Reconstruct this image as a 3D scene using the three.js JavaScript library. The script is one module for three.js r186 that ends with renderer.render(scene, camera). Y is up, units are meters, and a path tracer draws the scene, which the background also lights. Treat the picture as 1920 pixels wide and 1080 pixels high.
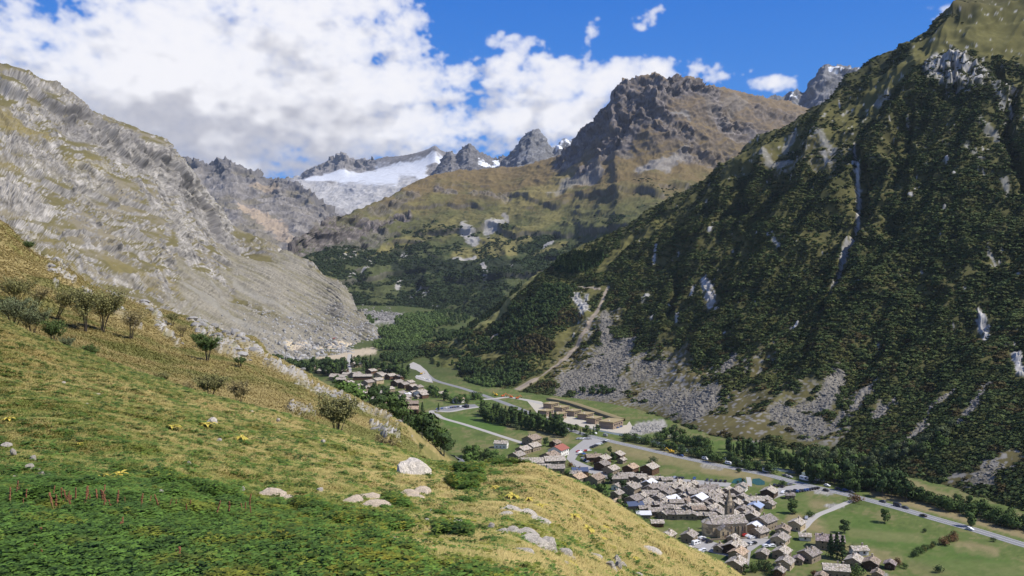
import * as THREE from 'three';
import { mergeGeometries } from 'three/addons/utils/BufferGeometryUtils.js';
import { createNoise3D } from 'simplex-noise';

// ---------- camera, sun, exposure ----------
const K = 1500, EYE = 138;                       // focal length in photograph pixels; the eye stands 138 m above the valley floor
const scene = new THREE.Scene();
const camera = new THREE.PerspectiveCamera(2 * Math.atan(540 / K) * 180 / Math.PI, 16 / 9, 0.4, 30000);
camera.position.set(0, EYE, 0);
camera.lookAt(0, EYE, -100);
const renderer = new THREE.WebGLRenderer();
renderer.toneMapping = THREE.LinearToneMapping;
renderer.toneMappingExposure = 1.2;
renderer.shadowMap.enabled = true;
const SUN = new THREE.Vector3(0.62, 0.76, 0.12).normalize();
const sun = new THREE.DirectionalLight(new THREE.Color(1, 0.955, 0.88), 4.8);
sun.position.copy(SUN).multiplyScalar(4000); sun.target.position.set(0, 0, -1200);
sun.position.add(sun.target.position);
sun.castShadow = true;
Object.assign(sun.shadow.camera, { left: -3000, right: 3000, top: 3000, bottom: -3000, near: 10, far: 9000 });
scene.add(sun, sun.target);
scene.fog = new THREE.FogExp2(new THREE.Color(0.75, 0.85, 1.0), 2.0e-5);

// ---------- numbers ----------
function rng(seed) { let s = seed | 0; return () => { s = (s + 0x6d2b79f5) | 0; let t = Math.imul(s ^ (s >>> 15), 1 | s); t = (t + Math.imul(t ^ (t >>> 7), 61 | t)) ^ t; return ((t ^ (t >>> 14)) >>> 0) / 4294967296; }; }
const R0 = rng(11);
const noise = createNoise3D(rng(5));
const clamp = (x, a = 0, b = 1) => x < a ? a : x > b ? b : x;
const lerp = (a, b, t) => a + (b - a) * t;
const sstep = (a, b, x) => { const t = clamp((x - a) / (b - a)); return t * t * (3 - 2 * t); };
function fbm(x, y, z, oct = 4, gain = 0.5, lac = 2.03) { let a = 1, s = 0, n = 0; for (let i = 0; i < oct; i++) { s += a * noise(x, y, z); n += a; a *= gain; x = x * lac + 3.1; y = y * lac + 1.7; z = z * lac - 2.3; } return s / n; }
function ridged(x, y, z, oct = 4, gain = 0.55, lac = 2.07) { let a = 1, s = 0, n = 0; for (let i = 0; i < oct; i++) { const r = 1 - Math.abs(noise(x, y, z)); s += a * r * r; n += a; a *= gain; x = x * lac + 5.2; y = y * lac - 1.3; z = z * lac + 2.9; } return s / n; }
// fractured blocks: random value of the nearest cell, and distance to the crack between cells
const hash3 = (x, y, z, s) => { let h = Math.imul(x, 374761393) ^ Math.imul(y, 668265263) ^ Math.imul(z, 1274126177) ^ Math.imul(s, 974634781); h = Math.imul(h ^ (h >>> 13), 1274126177); h = Math.imul(h ^ (h >>> 16), 668265263); return ((h ^ (h >>> 15)) >>> 0) / 4294967296; };
const CELL = [0, 0];
function cells(x, y, z) {
  const ix = Math.floor(x), iy = Math.floor(y), iz = Math.floor(z); let a = 9, b = 9, v = 0;
  for (let i = -1; i < 2; i++) for (let j = -1; j < 2; j++) for (let k = -1; k < 2; k++) {
    const X = ix + i, Y = iy + j, Z = iz + k, dx = X + hash3(X, Y, Z, 1) - x, dy = Y + hash3(X, Y, Z, 2) - y, dz = Z + hash3(X, Y, Z, 3) - z, d = dx * dx + dy * dy + dz * dz;
    if (d < a) { b = a; a = d; v = hash3(X, Y, Z, 4); } else if (d < b) b = d;
  }
  CELL[0] = v; CELL[1] = Math.sqrt(b) - Math.sqrt(a); return CELL;
}
// monotone cubic through points [x, y]
function curve(pts) {
  const n = pts.length, X = pts.map((p) => p[0]), Y = pts.map((p) => p[1]), M = new Array(n).fill(0), S = [];
  for (let i = 0; i < n - 1; i++) S.push((Y[i + 1] - Y[i]) / (X[i + 1] - X[i]));
  for (let i = 0; i < n; i++) M[i] = i === 0 ? S[0] : i === n - 1 ? S[n - 2] : S[i - 1] * S[i] <= 0 ? 0 : 2 * S[i - 1] * S[i] / (S[i - 1] + S[i]);
  return (x) => {
    if (x <= X[0]) return Y[0];
    if (x >= X[n - 1]) return Y[n - 1];
    let i = 0; while (x > X[i + 1]) i++;
    const h = X[i + 1] - X[i], t = (x - X[i]) / h, t2 = t * t, t3 = t2 * t;
    return Y[i] * (2 * t3 - 3 * t2 + 1) + M[i] * h * (t3 - 2 * t2 + t) + Y[i + 1] * (3 * t2 - 2 * t3) + M[i + 1] * h * (t3 - t2);
  };
}
const floorCurve = curve([[0, 0], [900, 0], [1300, 4], [1700, 25], [2200, 58], [2600, 86], [3300, 140], [4000, 220]]);
const floorAt = (x, z) => floorCurve(-z);
const at = (px, py, d) => new THREE.Vector3((px - 960) / K * d, EYE - (py - 540) / K * d, -d);   // a surveyed point: bearing, height angle, distance
function onFloor(px, py) {                                                                    // the valley-floor point seen in that direction
  let d = 138 * K / Math.max(py - 540, 20);
  for (let i = 0; i < 40; i++) d = lerp(d, (EYE - floorCurve(d)) * K / Math.max(py - 540, 20), 0.6);
  return new THREE.Vector3((px - 960) / K * d, floorCurve(d), -d);
}

// ---------- naming ----------
const used = new Map();
function numbered(name) { const n = used.get(name) || 0; used.set(name, n + 1); return n ? name + '_' + String(n).padStart(3, '0') : name; }
function tag(o, label, category, group, kind) { o.userData.label = label; o.userData.category = category; if (group) o.userData.group = group; if (kind) o.userData.kind = kind; return o; }
function thing(name, label, category, pos, turn = 0, group) {
  const o = new THREE.Group(); o.name = numbered(name); scene.add(o);
  if (pos) o.position.copy(pos); o.rotation.y = turn;
  return tag(o, label, category, group);
}
function part(name, geo, mat, parent) { const m = new THREE.Mesh(geo, mat); m.name = name; m.castShadow = m.receiveShadow = true; parent.add(m); return m; }
function top(name, geo, mat, label, category, group, kind) { const m = new THREE.Mesh(geo, mat); m.name = numbered(name); m.castShadow = m.receiveShadow = true; scene.add(m); return tag(m, label, category, group, kind); }
const std = (r, g, b, rough = 0.9, extra = {}) => { const { metalness = 0, ...e } = extra; return new THREE.MeshStandardMaterial({ color: new THREE.Color().setRGB(r, g, b), roughness: rough, metalness, ...e }); };
// ---------- sky: clear deep-blue alpine air with broken fair-weather cumulus ----------
{
  const W = 4096, H = 2048, data = new Float32Array(W * H * 4);
  // cloud banks: bearing and height (photograph survey), half widths, strength
  const banks = [[130, 155, 160, 56, 0.95], [330, 170, 260, 130, 1.4], [570, 60, 170, 90, 1.2], [600, 190, 240, 100, 1.35], [430, 270, 230, 60, 1.0], [700, 255, 150, 60, 0.95],
    [800, 150, 130, 34, 0.95], [905, 130, 50, 18, 0.6], [360, 30, 90, 60, 0.95], [690, 20, 70, 60, 0.8], [560, 310, 120, 40, 0.9], 
    [1020, 150, 110, 48, 1.05], [960, 235, 70, 60, 1.05], [1060, 225, 110, 60, 1.1], [1140, 150, 90, 38, 1.0], [1230, 140, 70, 28, 1.0], [975, 92, 55, 18, 0.8], [1320, 142, 48, 22, 0.75], [1375, 152, 30, 14, 0.6],
    [1465, 168, 52, 20, 0.95], [1215, 32, 36, 22, 0.75], [1190, 52, 26, 18, 0.65], [1240, 8, 30, 16, 0.6], [1050, 44, 18, 11, 0.62], [1095, 62, 20, 14, 0.6], [1085, 80, 14, 8, 0.5], [1775, 18, 46, 24, 0.85], [1800, 0, 40, 20, 0.8],
    [30, 55, 50, 16, 0.55], [70, 25, 30, 14, 0.45], [95, 40, 30, 20, 0.5], [870, 175, 22, 18, 0.6], [890, 215, 36, 22, 0.6], [860, 260, 26, 18, 0.55]].map(([px, py, rx, ry, w]) => {
    const x = (px - 960) / K, y = (540 - py) / K;
    return [Math.atan(x), Math.atan2(y, Math.hypot(x, 1)), rx / K, ry / K, w];
  });
  const density = (x, y, z, soft) => {
    const az = Math.atan2(x, -z), el = Math.asin(clamp(y, -1, 1));
    const q = 1.5 * y;
    const wx = fbm(x * 7, q * 7, z * 7 + 9, 2) * 0.03, wy = fbm(x * 7 + 31, q * 7, z * 7, 2) * 0.016;
    let b = 0;
    for (const [a, e, rx, ry, w] of banks) {
      const u = (az + wx - a) / rx, v = (el + wy - e) / ry, d2 = u * u + v * v;
      if (d2 < 6) b = Math.max(b, w * Math.exp(-d2 * 0.55)) + 0.06 * w * Math.exp(-d2 * 0.8);
    }
    const out = Math.max(sstep(0.5, 0.85, Math.abs(az)), sstep(0.36, 0.62, el), sstep(-0.02, -0.2, el));
    if (out > 0) {
      const k = 1 / (Math.max(y, 0) + 0.22);
      b = lerp(b, 0.42 + 0.75 * fbm(x * k * 1.15 + 4, 0.3, z * k * 1.15 - 7, 3), out);
    }
    if (soft) return b * 0.98 - 0.54 + 0.36 * fbm(x * 14, q * 14, z * 14, 3, 0.5);
    const f = 0.62 * fbm(x * 14, q * 14, z * 14, 4, 0.55) + 0.5 * fbm(x * 42 + 3, q * 42, z * 42, 5, 0.6), g = 1 - Math.abs(fbm(x * 11 + 7, q * 11, z * 11, 5, 0.55)) * 2;
    return b * 0.98 - 0.6 + 0.62 * f + 0.2 * (g - 0.35);
  };
  for (let r = 0; r < H; r++) {
    const el = ((r + 0.5) / H - 0.5) * Math.PI, y = Math.sin(el), c = Math.cos(el);
    const t = sstep(-0.02, 0.42, y), u = sstep(0.3, 1, y);
    const base = [lerp(lerp(0.085, 0.016, t), 0.006, u), lerp(lerp(0.31, 0.145, t), 0.075, u), lerp(lerp(0.75, 0.56, t), 0.34, u)];
    for (let i = 0; i < W; i++) {
      const ro = ((i + 0.5) / W - 0.5) * 2 * Math.PI, x = Math.cos(ro) * c, z = Math.sin(ro) * c, o = (r * W + i) * 4;
      let R = base[0], G = base[1], B = base[2];
      if (y < -0.06) { R = 0.09; G = 0.1; B = 0.08; }
      else {
        const D = density(x, y, z);
        if (D > 0) {
          const a = 1 - Math.exp(-D * 5);
          const s0 = density(x, y, z, true), up = density(x + 0.03 * SUN.x, y + 0.034, z + 0.006, true), up2 = density(x + 0.04 * SUN.x, y + 0.1, z + 0.02, true);
          const relief = clamp((s0 - up) * 1.5, -0.3, 0.3), deep = sstep(0.05, 0.9, up2) * 0.3 + sstep(0.35, 1.1, s0) * 0.06, fine = clamp((D - s0) * 0.35, -0.1, 0.12);
          const lit = clamp(0.9 + relief - deep + fine, 0.06, 1.05);
          const cr = lerp(0.28, 0.79, lit), cg = lerp(0.285, 0.785, lit), cb = lerp(0.345, 0.815, lit);
          R = lerp(R, cr, a); G = lerp(G, cg, a); B = lerp(B, cb, a);
        }
      }
      data[o] = R; data[o + 1] = G; data[o + 2] = B; data[o + 3] = 1;
    }
  }
  const tex = new THREE.DataTexture(data, W, H, THREE.RGBAFormat, THREE.FloatType);
  tex.mapping = THREE.EquirectangularReflectionMapping; tex.magFilter = THREE.LinearFilter; tex.minFilter = THREE.LinearFilter; tex.needsUpdate = true;
  scene.background = tex; scene.environment = tex;
}
// ---------- terrain sheets ----------
// A sheet is a height field over bearing and distance from the view point, finer where it is near; nodes(px) gives its profile [distance, height] outwards.
function sheet(o) {
  const { px0, px1, dpx, rows, nodes, disp, color } = o;
  const NU = Math.round((px1 - px0) / dpx) + 1, NV = rows, pos = new Float32Array(NU * NV * 3), tv = new Float32Array(NU * NV), S = 150;
  const prof = (px) => {
    const n = nodes(px), f = curve(n), D = [];
    for (let k = 0; k < n.length - 1; k++) { const m = Math.ceil(S / (n.length - 1)); for (let s = 0; s < m; s++) D.push(n[k][0] * Math.pow(n[k + 1][0] / n[k][0], s / m)); }
    D.push(n[n.length - 1][0]);
    return [D, D.map(f), n];
  };
  for (let i = 0; i < NU; i++) {
    const px = px0 + i * dpx, [D, Y, n] = prof(px), C = [0];
    const stop = n[o.crest ?? n.length - 1][0];
    for (let k = 1; k < D.length; k++) {
      const a = 540 + (EYE - Y[k - 1]) * K / D[k - 1], b = 540 + (EYE - Y[k]) * K / D[k];
      const wgt = D[k] > stop ? 0.2 : 1;
      C.push(C[k - 1] + wgt * Math.min(Math.abs(b - a), 60) + 60 * Math.log(D[k] / D[k - 1]) * wgt);
    }
    let k = 1; const tot = C[C.length - 1];
    for (let j = 0; j < NV; j++) {
      const c = tot * j / (NV - 1); while (k < C.length - 1 && C[k] < c) k++;
      const t = (c - C[k - 1]) / (C[k] - C[k - 1] || 1), d = lerp(D[k - 1], D[k], t), y = lerp(Y[k - 1], Y[k], t), q = (j * NU + i) * 3;
      pos[q] = (px - 960) / K * d; pos[q + 1] = y; pos[q + 2] = -d;
      tv[j * NU + i] = (d - n[0][0]) / (stop - n[0][0]);
    }
  }
  const nrm = (p, i, j, out) => {
    const a = (j * NU + Math.max(i - 1, 0)) * 3, b = (j * NU + Math.min(i + 1, NU - 1)) * 3, c = (Math.max(j - 1, 0) * NU + i) * 3, d = (Math.min(j + 1, NV - 1) * NU + i) * 3;
    const ux = p[b] - p[a], uy = p[b + 1] - p[a + 1], uz = p[b + 2] - p[a + 2], vx = p[d] - p[c], vy = p[d + 1] - p[c + 1], vz = p[d + 2] - p[c + 2];
    let nx = uy * vz - uz * vy, ny = uz * vx - ux * vz, nz = ux * vy - uy * vx; const l = Math.hypot(nx, ny, nz) || 1;
    out[0] = nx / l; out[1] = ny / l; out[2] = nz / l;
  };
  const N = [0, 0, 0], moved = new Float32Array(pos), info = new Float32Array(NU * NV);
  const patch = { pos: moved, NU, NV, px0, px1, dpx, prof, normal: (i, j) => { nrm(moved, i, j, N); return N; } };
  patch.hit = (px, py) => {                                   // first point of the undisturbed sheet seen in a direction
    const [D, Y] = prof(px); let best = 0, bd = 1e9;
    for (let k = 0; k < D.length; k++) { const y = 540 + (EYE - Y[k]) * K / D[k]; if (y <= py) { const y0 = k ? 540 + (EYE - Y[k - 1]) * K / D[k - 1] : y, t = k && y0 !== y ? clamp((y0 - py) / (y0 - y)) : 1; return at(px, py, k ? lerp(D[k - 1], D[k], t) : D[0]); } if (Math.abs(y - py) < bd) { bd = Math.abs(y - py); best = k; } }
    return at(px, 540 + (EYE - Y[best]) * K / D[best], D[best]);
  };
  if (o.prepare) o.prepare(patch);
  if (disp) for (let j = 0; j < NV; j++) for (let i = 0; i < NU; i++) {
    const q = (j * NU + i) * 3; nrm(pos, i, j, N);
    const r = disp(pos[q], pos[q + 1], pos[q + 2], N, tv[j * NU + i], px0 + i * dpx);
    const h = typeof r === 'number' ? r : r[0]; if (typeof r !== 'number') info[j * NU + i] = r[1];
    moved[q] += N[0] * h; moved[q + 1] += N[1] * h; moved[q + 2] += N[2] * h;
  }
  const col = new Float32Array(NU * NV * 3), out = [0, 0, 0];
  for (let j = 0; j < NV; j++) for (let i = 0; i < NU; i++) {
    const q = (j * NU + i) * 3; nrm(moved, i, j, N);
    color(moved[q], moved[q + 1], moved[q + 2], N, tv[j * NU + i], px0 + i * dpx, out, info[j * NU + i], j * NU + i);
    col[q] = out[0]; col[q + 1] = out[1]; col[q + 2] = out[2];
  }
  const idx = new Uint32Array((NU - 1) * (NV - 1) * 6); let w = 0;
  for (let j = 0; j < NV - 1; j++) for (let i = 0; i < NU - 1; i++) { const a = j * NU + i, b = a + 1, c = a + NU, d = c + 1; idx[w++] = a; idx[w++] = b; idx[w++] = d; idx[w++] = a; idx[w++] = d; idx[w++] = c; }
  const g = new THREE.BufferGeometry();
  g.setAttribute('position', new THREE.BufferAttribute(moved, 3)); g.setAttribute('color', new THREE.BufferAttribute(col, 3));
  g.setIndex(new THREE.BufferAttribute(idx, 1)); g.computeVertexNormals();
  patch.mesh = top(o.name, g, o.mat || groundMat, o.label, o.category, null, 'structure');
  patch.ground = (i, j) => { i = Math.min(i, NU - 1.001); j = Math.min(j, NV - 1.001); const a = i | 0, b = j | 0, u = i - a, v = j - b, r = []; for (let k = 0; k < 3; k++) { const f = (x, y) => moved[(y * NU + x) * 3 + k]; r.push(lerp(lerp(f(a, b), f(a + 1, b), u), lerp(f(a, b + 1), f(a + 1, b + 1), u), v)); } return new THREE.Vector3(...r); };
  patch.stand = (px, py) => {                                 // the built surface seen in a direction, nearest first
    const i = clamp((px - px0) / dpx, 0, NU - 1.01); let prev = 1e9;
    for (let j = 0; j < NV; j++) { const p = patch.ground(i, j), y = 540 + (EYE - p.y) * K / -p.z; if (y <= py && prev > py) return p; prev = y; }
    return patch.hit(px, py);
  };
  patch.under = (px, d) => {                                  // the built surface at a bearing and distance
    const i = clamp((px - px0) / dpx, 0, NU - 1.01); let a = 0, b = NV - 1.01;
    for (let k = 0; k < 24; k++) { const m = (a + b) / 2; if (-patch.ground(i, m).z < d) a = m; else b = m; }
    return patch.ground(i, a);
  };
  return patch;
}
const groundMat = std(1, 1, 1, 0.95, { vertexColors: true }); groundMat.specularIntensity = 0.15; groundMat.name = 'ground';

// strokes: soft-edged streaks and fields lying on a sheet, [px, py, px, py, half width in survey pixels]
function strokes(patch, list, level = true) {
  return list.map(([x0, y0, x1, y1, r, w = 1]) => {
    const a = patch.hit(x0, y0), b = patch.hit(x1, y1), s = r / K * -(a.z + b.z) / 2; let f = 1;
    if (level) { const mx = (x0 + x1) / 2, my = (y0 + y1) / 2, p = patch.hit(mx, my + 3), q = patch.hit(mx, my - 3); f = clamp(Math.abs(q.z - p.z) / 6 / (-(a.z + b.z) / 2 / K), 0.35, 14); }
    return { a, d: b.clone().sub(a), s, w, f, level, box: new THREE.Box3().setFromPoints([a, b]).expandByScalar(s * 2.2 * Math.max(f, 1)).expandByVector(new THREE.Vector3(0, 80, 0)) };
  });
}
// level strokes are measured along and across the line of a survey bearing, so that a patch on flat ground keeps its surveyed outline
function inStrokes(list, x, y, z, rag = 0) {
  let m = 0;
  for (const s of list) {
    const b = s.box; if (x < b.min.x || x > b.max.x || y < b.min.y || y > b.max.y || z < b.min.z || z > b.max.z) continue;
    const px = x - s.a.x, py = y - s.a.y, pz = z - s.a.z, D = s.d; let dist;
    if (s.level) {
      const l = Math.hypot(x, z), ux = x / l, uz = z / l, pr = (px * ux + pz * uz) / s.f, pl = px * uz - pz * ux, dr = (D.x * ux + D.z * uz) / s.f, dl = D.x * uz - D.z * ux, q = dr * dr + dl * dl || 1, t = clamp((pr * dr + pl * dl) / q);
      dist = Math.hypot(pr - dr * t, pl - dl * t) / s.s;
    } else {
      const l2 = D.lengthSq() || 1, t = clamp((px * D.x + py * D.y + pz * D.z) / l2);
      dist = Math.hypot(px - D.x * t, py - D.y * t, pz - D.z * t) / s.s;
    }
    m = Math.max(m, s.w * sstep(1.25, 0.7, dist + rag));
  }
  return m;
}
const yAt = (py, d) => EYE - (py - 540) * d / K;
function mixc(out, r, g, b, t) { out[0] += (r - out[0]) * t; out[1] += (g - out[1]) * t; out[2] += (b - out[2]) * t; }
function setc(out, r, g, b) { out[0] = r; out[1] = g; out[2] = b; }
// ---------- the far range with its glacier ----------
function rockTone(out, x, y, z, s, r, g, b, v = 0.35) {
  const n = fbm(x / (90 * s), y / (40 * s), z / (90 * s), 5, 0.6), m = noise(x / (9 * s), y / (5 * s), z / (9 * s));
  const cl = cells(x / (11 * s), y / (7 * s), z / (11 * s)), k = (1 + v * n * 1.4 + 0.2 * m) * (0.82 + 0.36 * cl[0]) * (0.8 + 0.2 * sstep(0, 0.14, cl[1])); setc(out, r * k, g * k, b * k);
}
const glacierSheet = (() => {
  const cd = curve([[300, 9000], [560, 8600], [840, 8000], [1000, 8000], [1200, 8000]]);
  const cp = curve([[300, 345], [470, 345], [530, 329], [562, 327], [590, 306], [612, 299], [645, 284], [656, 292], [672, 296], [700, 294], [740, 289], [775, 284], [800, 276], [816, 269], [830, 279], [850, 284], [900, 300], [1000, 320], [1200, 340]]);
  let snow, slab, S1;
  return sheet({
    name: 'mountain', label: 'far jagged grey ridge holding the white glacier and pale polished slabs below it', category: 'mountain', px0: 440, px1: 1000, dpx: 1.7, rows: 190, crest: 4,
    nodes: (px) => { const d = cd(px), py = cp(px), d0 = 4400; return [[d0, yAt(452, d0)], [5600, yAt(388, 5600)], [d - 1500, yAt(336 - 8 * sstep(650, 840, px), d - 1500)], [d - 260, yAt(py + lerp(14, 22, sstep(560, 700, px)) , d - 260)], [d, yAt(py, d)], [d + 600, yAt(py + 60, d + 600)]]; },
    prepare: (p) => {
      snow = strokes(p, [[575, 335, 650, 331, 5], [640, 329, 720, 329, 7], [710, 325, 790, 315, 10], [780, 309, 838, 299, 10], [836, 294, 842, 302, 8], [690, 335, 740, 333, 8], [785, 329, 800, 334, 6], [740, 312, 800, 302, 8], [610, 331, 700, 325, 6]]);
      slab = strokes(p, [[565, 345, 640, 372, 22], [640, 352, 760, 343, 20], [660, 378, 720, 355, 24], [620, 362, 700, 390, 24], [740, 348, 790, 338, 14], [550, 335, 600, 342, 9]]);
    },
    disp: (x, y, z, n, t) => { const top = sstep(0.78, 1, t); return (ridged(x / 420, y / 300, z / 420, 6, 0.6) - 0.55) * lerp(46, 105, top) * sstep(0, 0.2, t) * (1 - 0.95 * inStrokes(snow, x, y, z, -0.2)) - lerp(0, 20, top) + (cells(x / 70, y / 50, z / 70)[0] - 0.5) * 40 * top * sstep(0.2, 0, inStrokes(snow, x, y, z, -0.3)); },
    color: (x, y, z, n, t, px, out) => {
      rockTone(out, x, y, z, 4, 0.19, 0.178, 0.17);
      const rag = 0.35 * fbm(x / 120, y / 60, z / 120, 4);
      const s = inStrokes(slab, x, y, z, rag); if (s) { const k = 1 + 0.4 * fbm(x / 60, y / 160, z / 60, 4); mixc(out, 0.35 * k, 0.342 * k, 0.335 * k, s * 0.95); }
      const w = inStrokes(snow, x, y, z, rag * 1.3 - 0.05) * sstep(0.965, 0.945, t + 0.012 * noise(x / 60, 1, z / 60)); if (w) { const k = 0.9 + 0.14 * fbm(x / 120, y / 14, z / 60, 4); mixc(out, 0.66 * k, 0.68 * k, 0.71 * k, w * (0.86 + 0.14 * noise(x / 40, y / 12, z / 40))); }
    },
  });
})();
function farPeak(name, label, px0, px1, crest, dist, foot, tone, snowList, amp = 60) {
  const cp = curve(crest); let snow;
  return sheet({
    name, label, category: 'mountain', px0, px1, dpx: 1.7, rows: 100, crest: 2,
    nodes: (px) => { const py = cp(px), d0 = dist - foot[0], y0 = Math.min(yAt(foot[1], d0), yAt(py, dist) - 30), y2 = yAt(py, dist); return [[d0, y0], [dist - foot[0] * 0.35, lerp(y0, y2, 0.56)], [dist, y2], [dist + 400, y2 - 250]]; },
    prepare: (p) => { snow = strokes(p, snowList || []); },
    disp: (x, y, z, n, t) => ((ridged(x / 200, y / 260, z / 200, 6, 0.6) - 0.55) * amp + (cells(x / 60, y / 36, z / 60)[0] - 0.5) * amp * 0.5) * sstep(0, 0.25, t) - amp * 0.15,
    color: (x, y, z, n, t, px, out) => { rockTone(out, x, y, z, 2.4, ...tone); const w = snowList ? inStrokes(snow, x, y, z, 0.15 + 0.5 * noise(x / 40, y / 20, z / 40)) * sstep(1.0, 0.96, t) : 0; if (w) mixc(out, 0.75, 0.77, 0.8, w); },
  });
}
farPeak('mountain', 'small sharp rock peak standing at the right end of the glacier', 815, 1000, [[815, 322], [828, 300], [838, 288], [846, 283], [852, 290], [858, 287], [868, 277], [879, 269], [884, 271], [893, 281], [908, 290], [925, 298], [945, 294], [970, 304], [1000, 320]], 6600, [1200, 330], [0.15, 0.145, 0.145], [[900, 303, 935, 308, 4], [925, 301, 950, 306, 3]], 50);
farPeak('mountain', 'grey layered pyramid peak between the glacier and the large central massif', 930, 1110, [[930, 318], [946, 300], [958, 287], [972, 266], [985, 253], [999, 243], [1008, 244], [1020, 253], [1033, 270], [1040, 277], [1048, 266], [1060, 262], [1072, 268], [1092, 272], [1110, 280]], 5400, [1000, 325], [0.17, 0.17, 0.172], [[1046, 269, 1066, 266, 4], [1044, 278, 1060, 274, 3]], 40);
farPeak('mountain', 'far grey craggy peak behind the shoulder of the dark right slope', 1405, 1720, [[1405, 182], [1425, 176], [1450, 181], [1475, 178], [1484, 168], [1492, 173], [1508, 172], [1518, 158], [1530, 139], [1545, 122], [1552, 120], [1566, 125], [1590, 123], [1612, 124], [1640, 136], [1720, 170]], 4700, [900, 255], [0.17, 0.168, 0.168], [[1425, 181, 1452, 185, 3], [1478, 184, 1492, 180, 3], [1555, 124, 1608, 125, 1.6]], 46);

// ---------- far ridge on the left, brown and grey ----------
(() => {
  const cp = curve([[250, 320], [320, 308], [345, 297], [366, 295], [384, 305], [400, 302], [430, 296], [444, 300], [458, 311], [475, 318], [500, 328], [528, 335], [560, 347], [590, 366], [612, 384], [640, 408], [680, 450], [740, 500]]);
  const cd = curve([[250, 5600], [430, 5400], [560, 5000], [640, 4600], [740, 4300]]);
  let tan;
  sheet({
    name: 'mountain', label: 'far grey and brown ridge with dark rocky top left of the glacier', category: 'mountain', px0: 270, px1: 740, dpx: 1.7, rows: 180, crest: 3,
    nodes: (px) => { const d = cd(px), py = cp(px), y3 = yAt(py, d), d0 = 3100, y0 = Math.min(yAt(505, d0), y3 - 30); return [[d0, y0], [lerp(d0, d, 0.4), lerp(y0, y3, 0.36)], [lerp(d0, d, 0.8), lerp(y0, y3, 0.74)], [d, y3], [d + 500, y3 - 250]]; },
    prepare: (p) => { tan = strokes(p, [[455, 385, 480, 395, 8, 0.8], [480, 400, 530, 425, 10, 0.8], [520, 430, 545, 450, 9, 0.7], [470, 345, 520, 352, 5, 0.6]]); },
    disp: (x, y, z, n, t) => (ridged(x / 300, y / 260, z / 300, 6) - 0.55) * lerp(50, 80, sstep(0.75, 1, t)) * sstep(0, 0.15, t) - 8 + (cells(x / 60, y / 40, z / 60)[0] - 0.5) * lerp(8, 26, sstep(0.75, 1, t)),
    color: (x, y, z, n, t, px, out) => {
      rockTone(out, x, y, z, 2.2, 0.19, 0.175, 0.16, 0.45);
      const g = sstep(-0.05, 0.4, fbm(x / 300, y / 200, z / 300, 4) + 0.5 * (n[1] - 0.75)); mixc(out, 0.16, 0.14, 0.095, g * 0.75);
      mixc(out, 0.12, 0.115, 0.115, sstep(0.86, 0.97, t + 0.06 * noise(x / 80, y / 60, z / 80)) * 0.85);
      const s = inStrokes(tan, x, y, z, 0.5 * noise(x / 40, y / 40, z / 40)); if (s) mixc(out, 0.36, 0.28, 0.2, s);
    },
  });
})();

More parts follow.
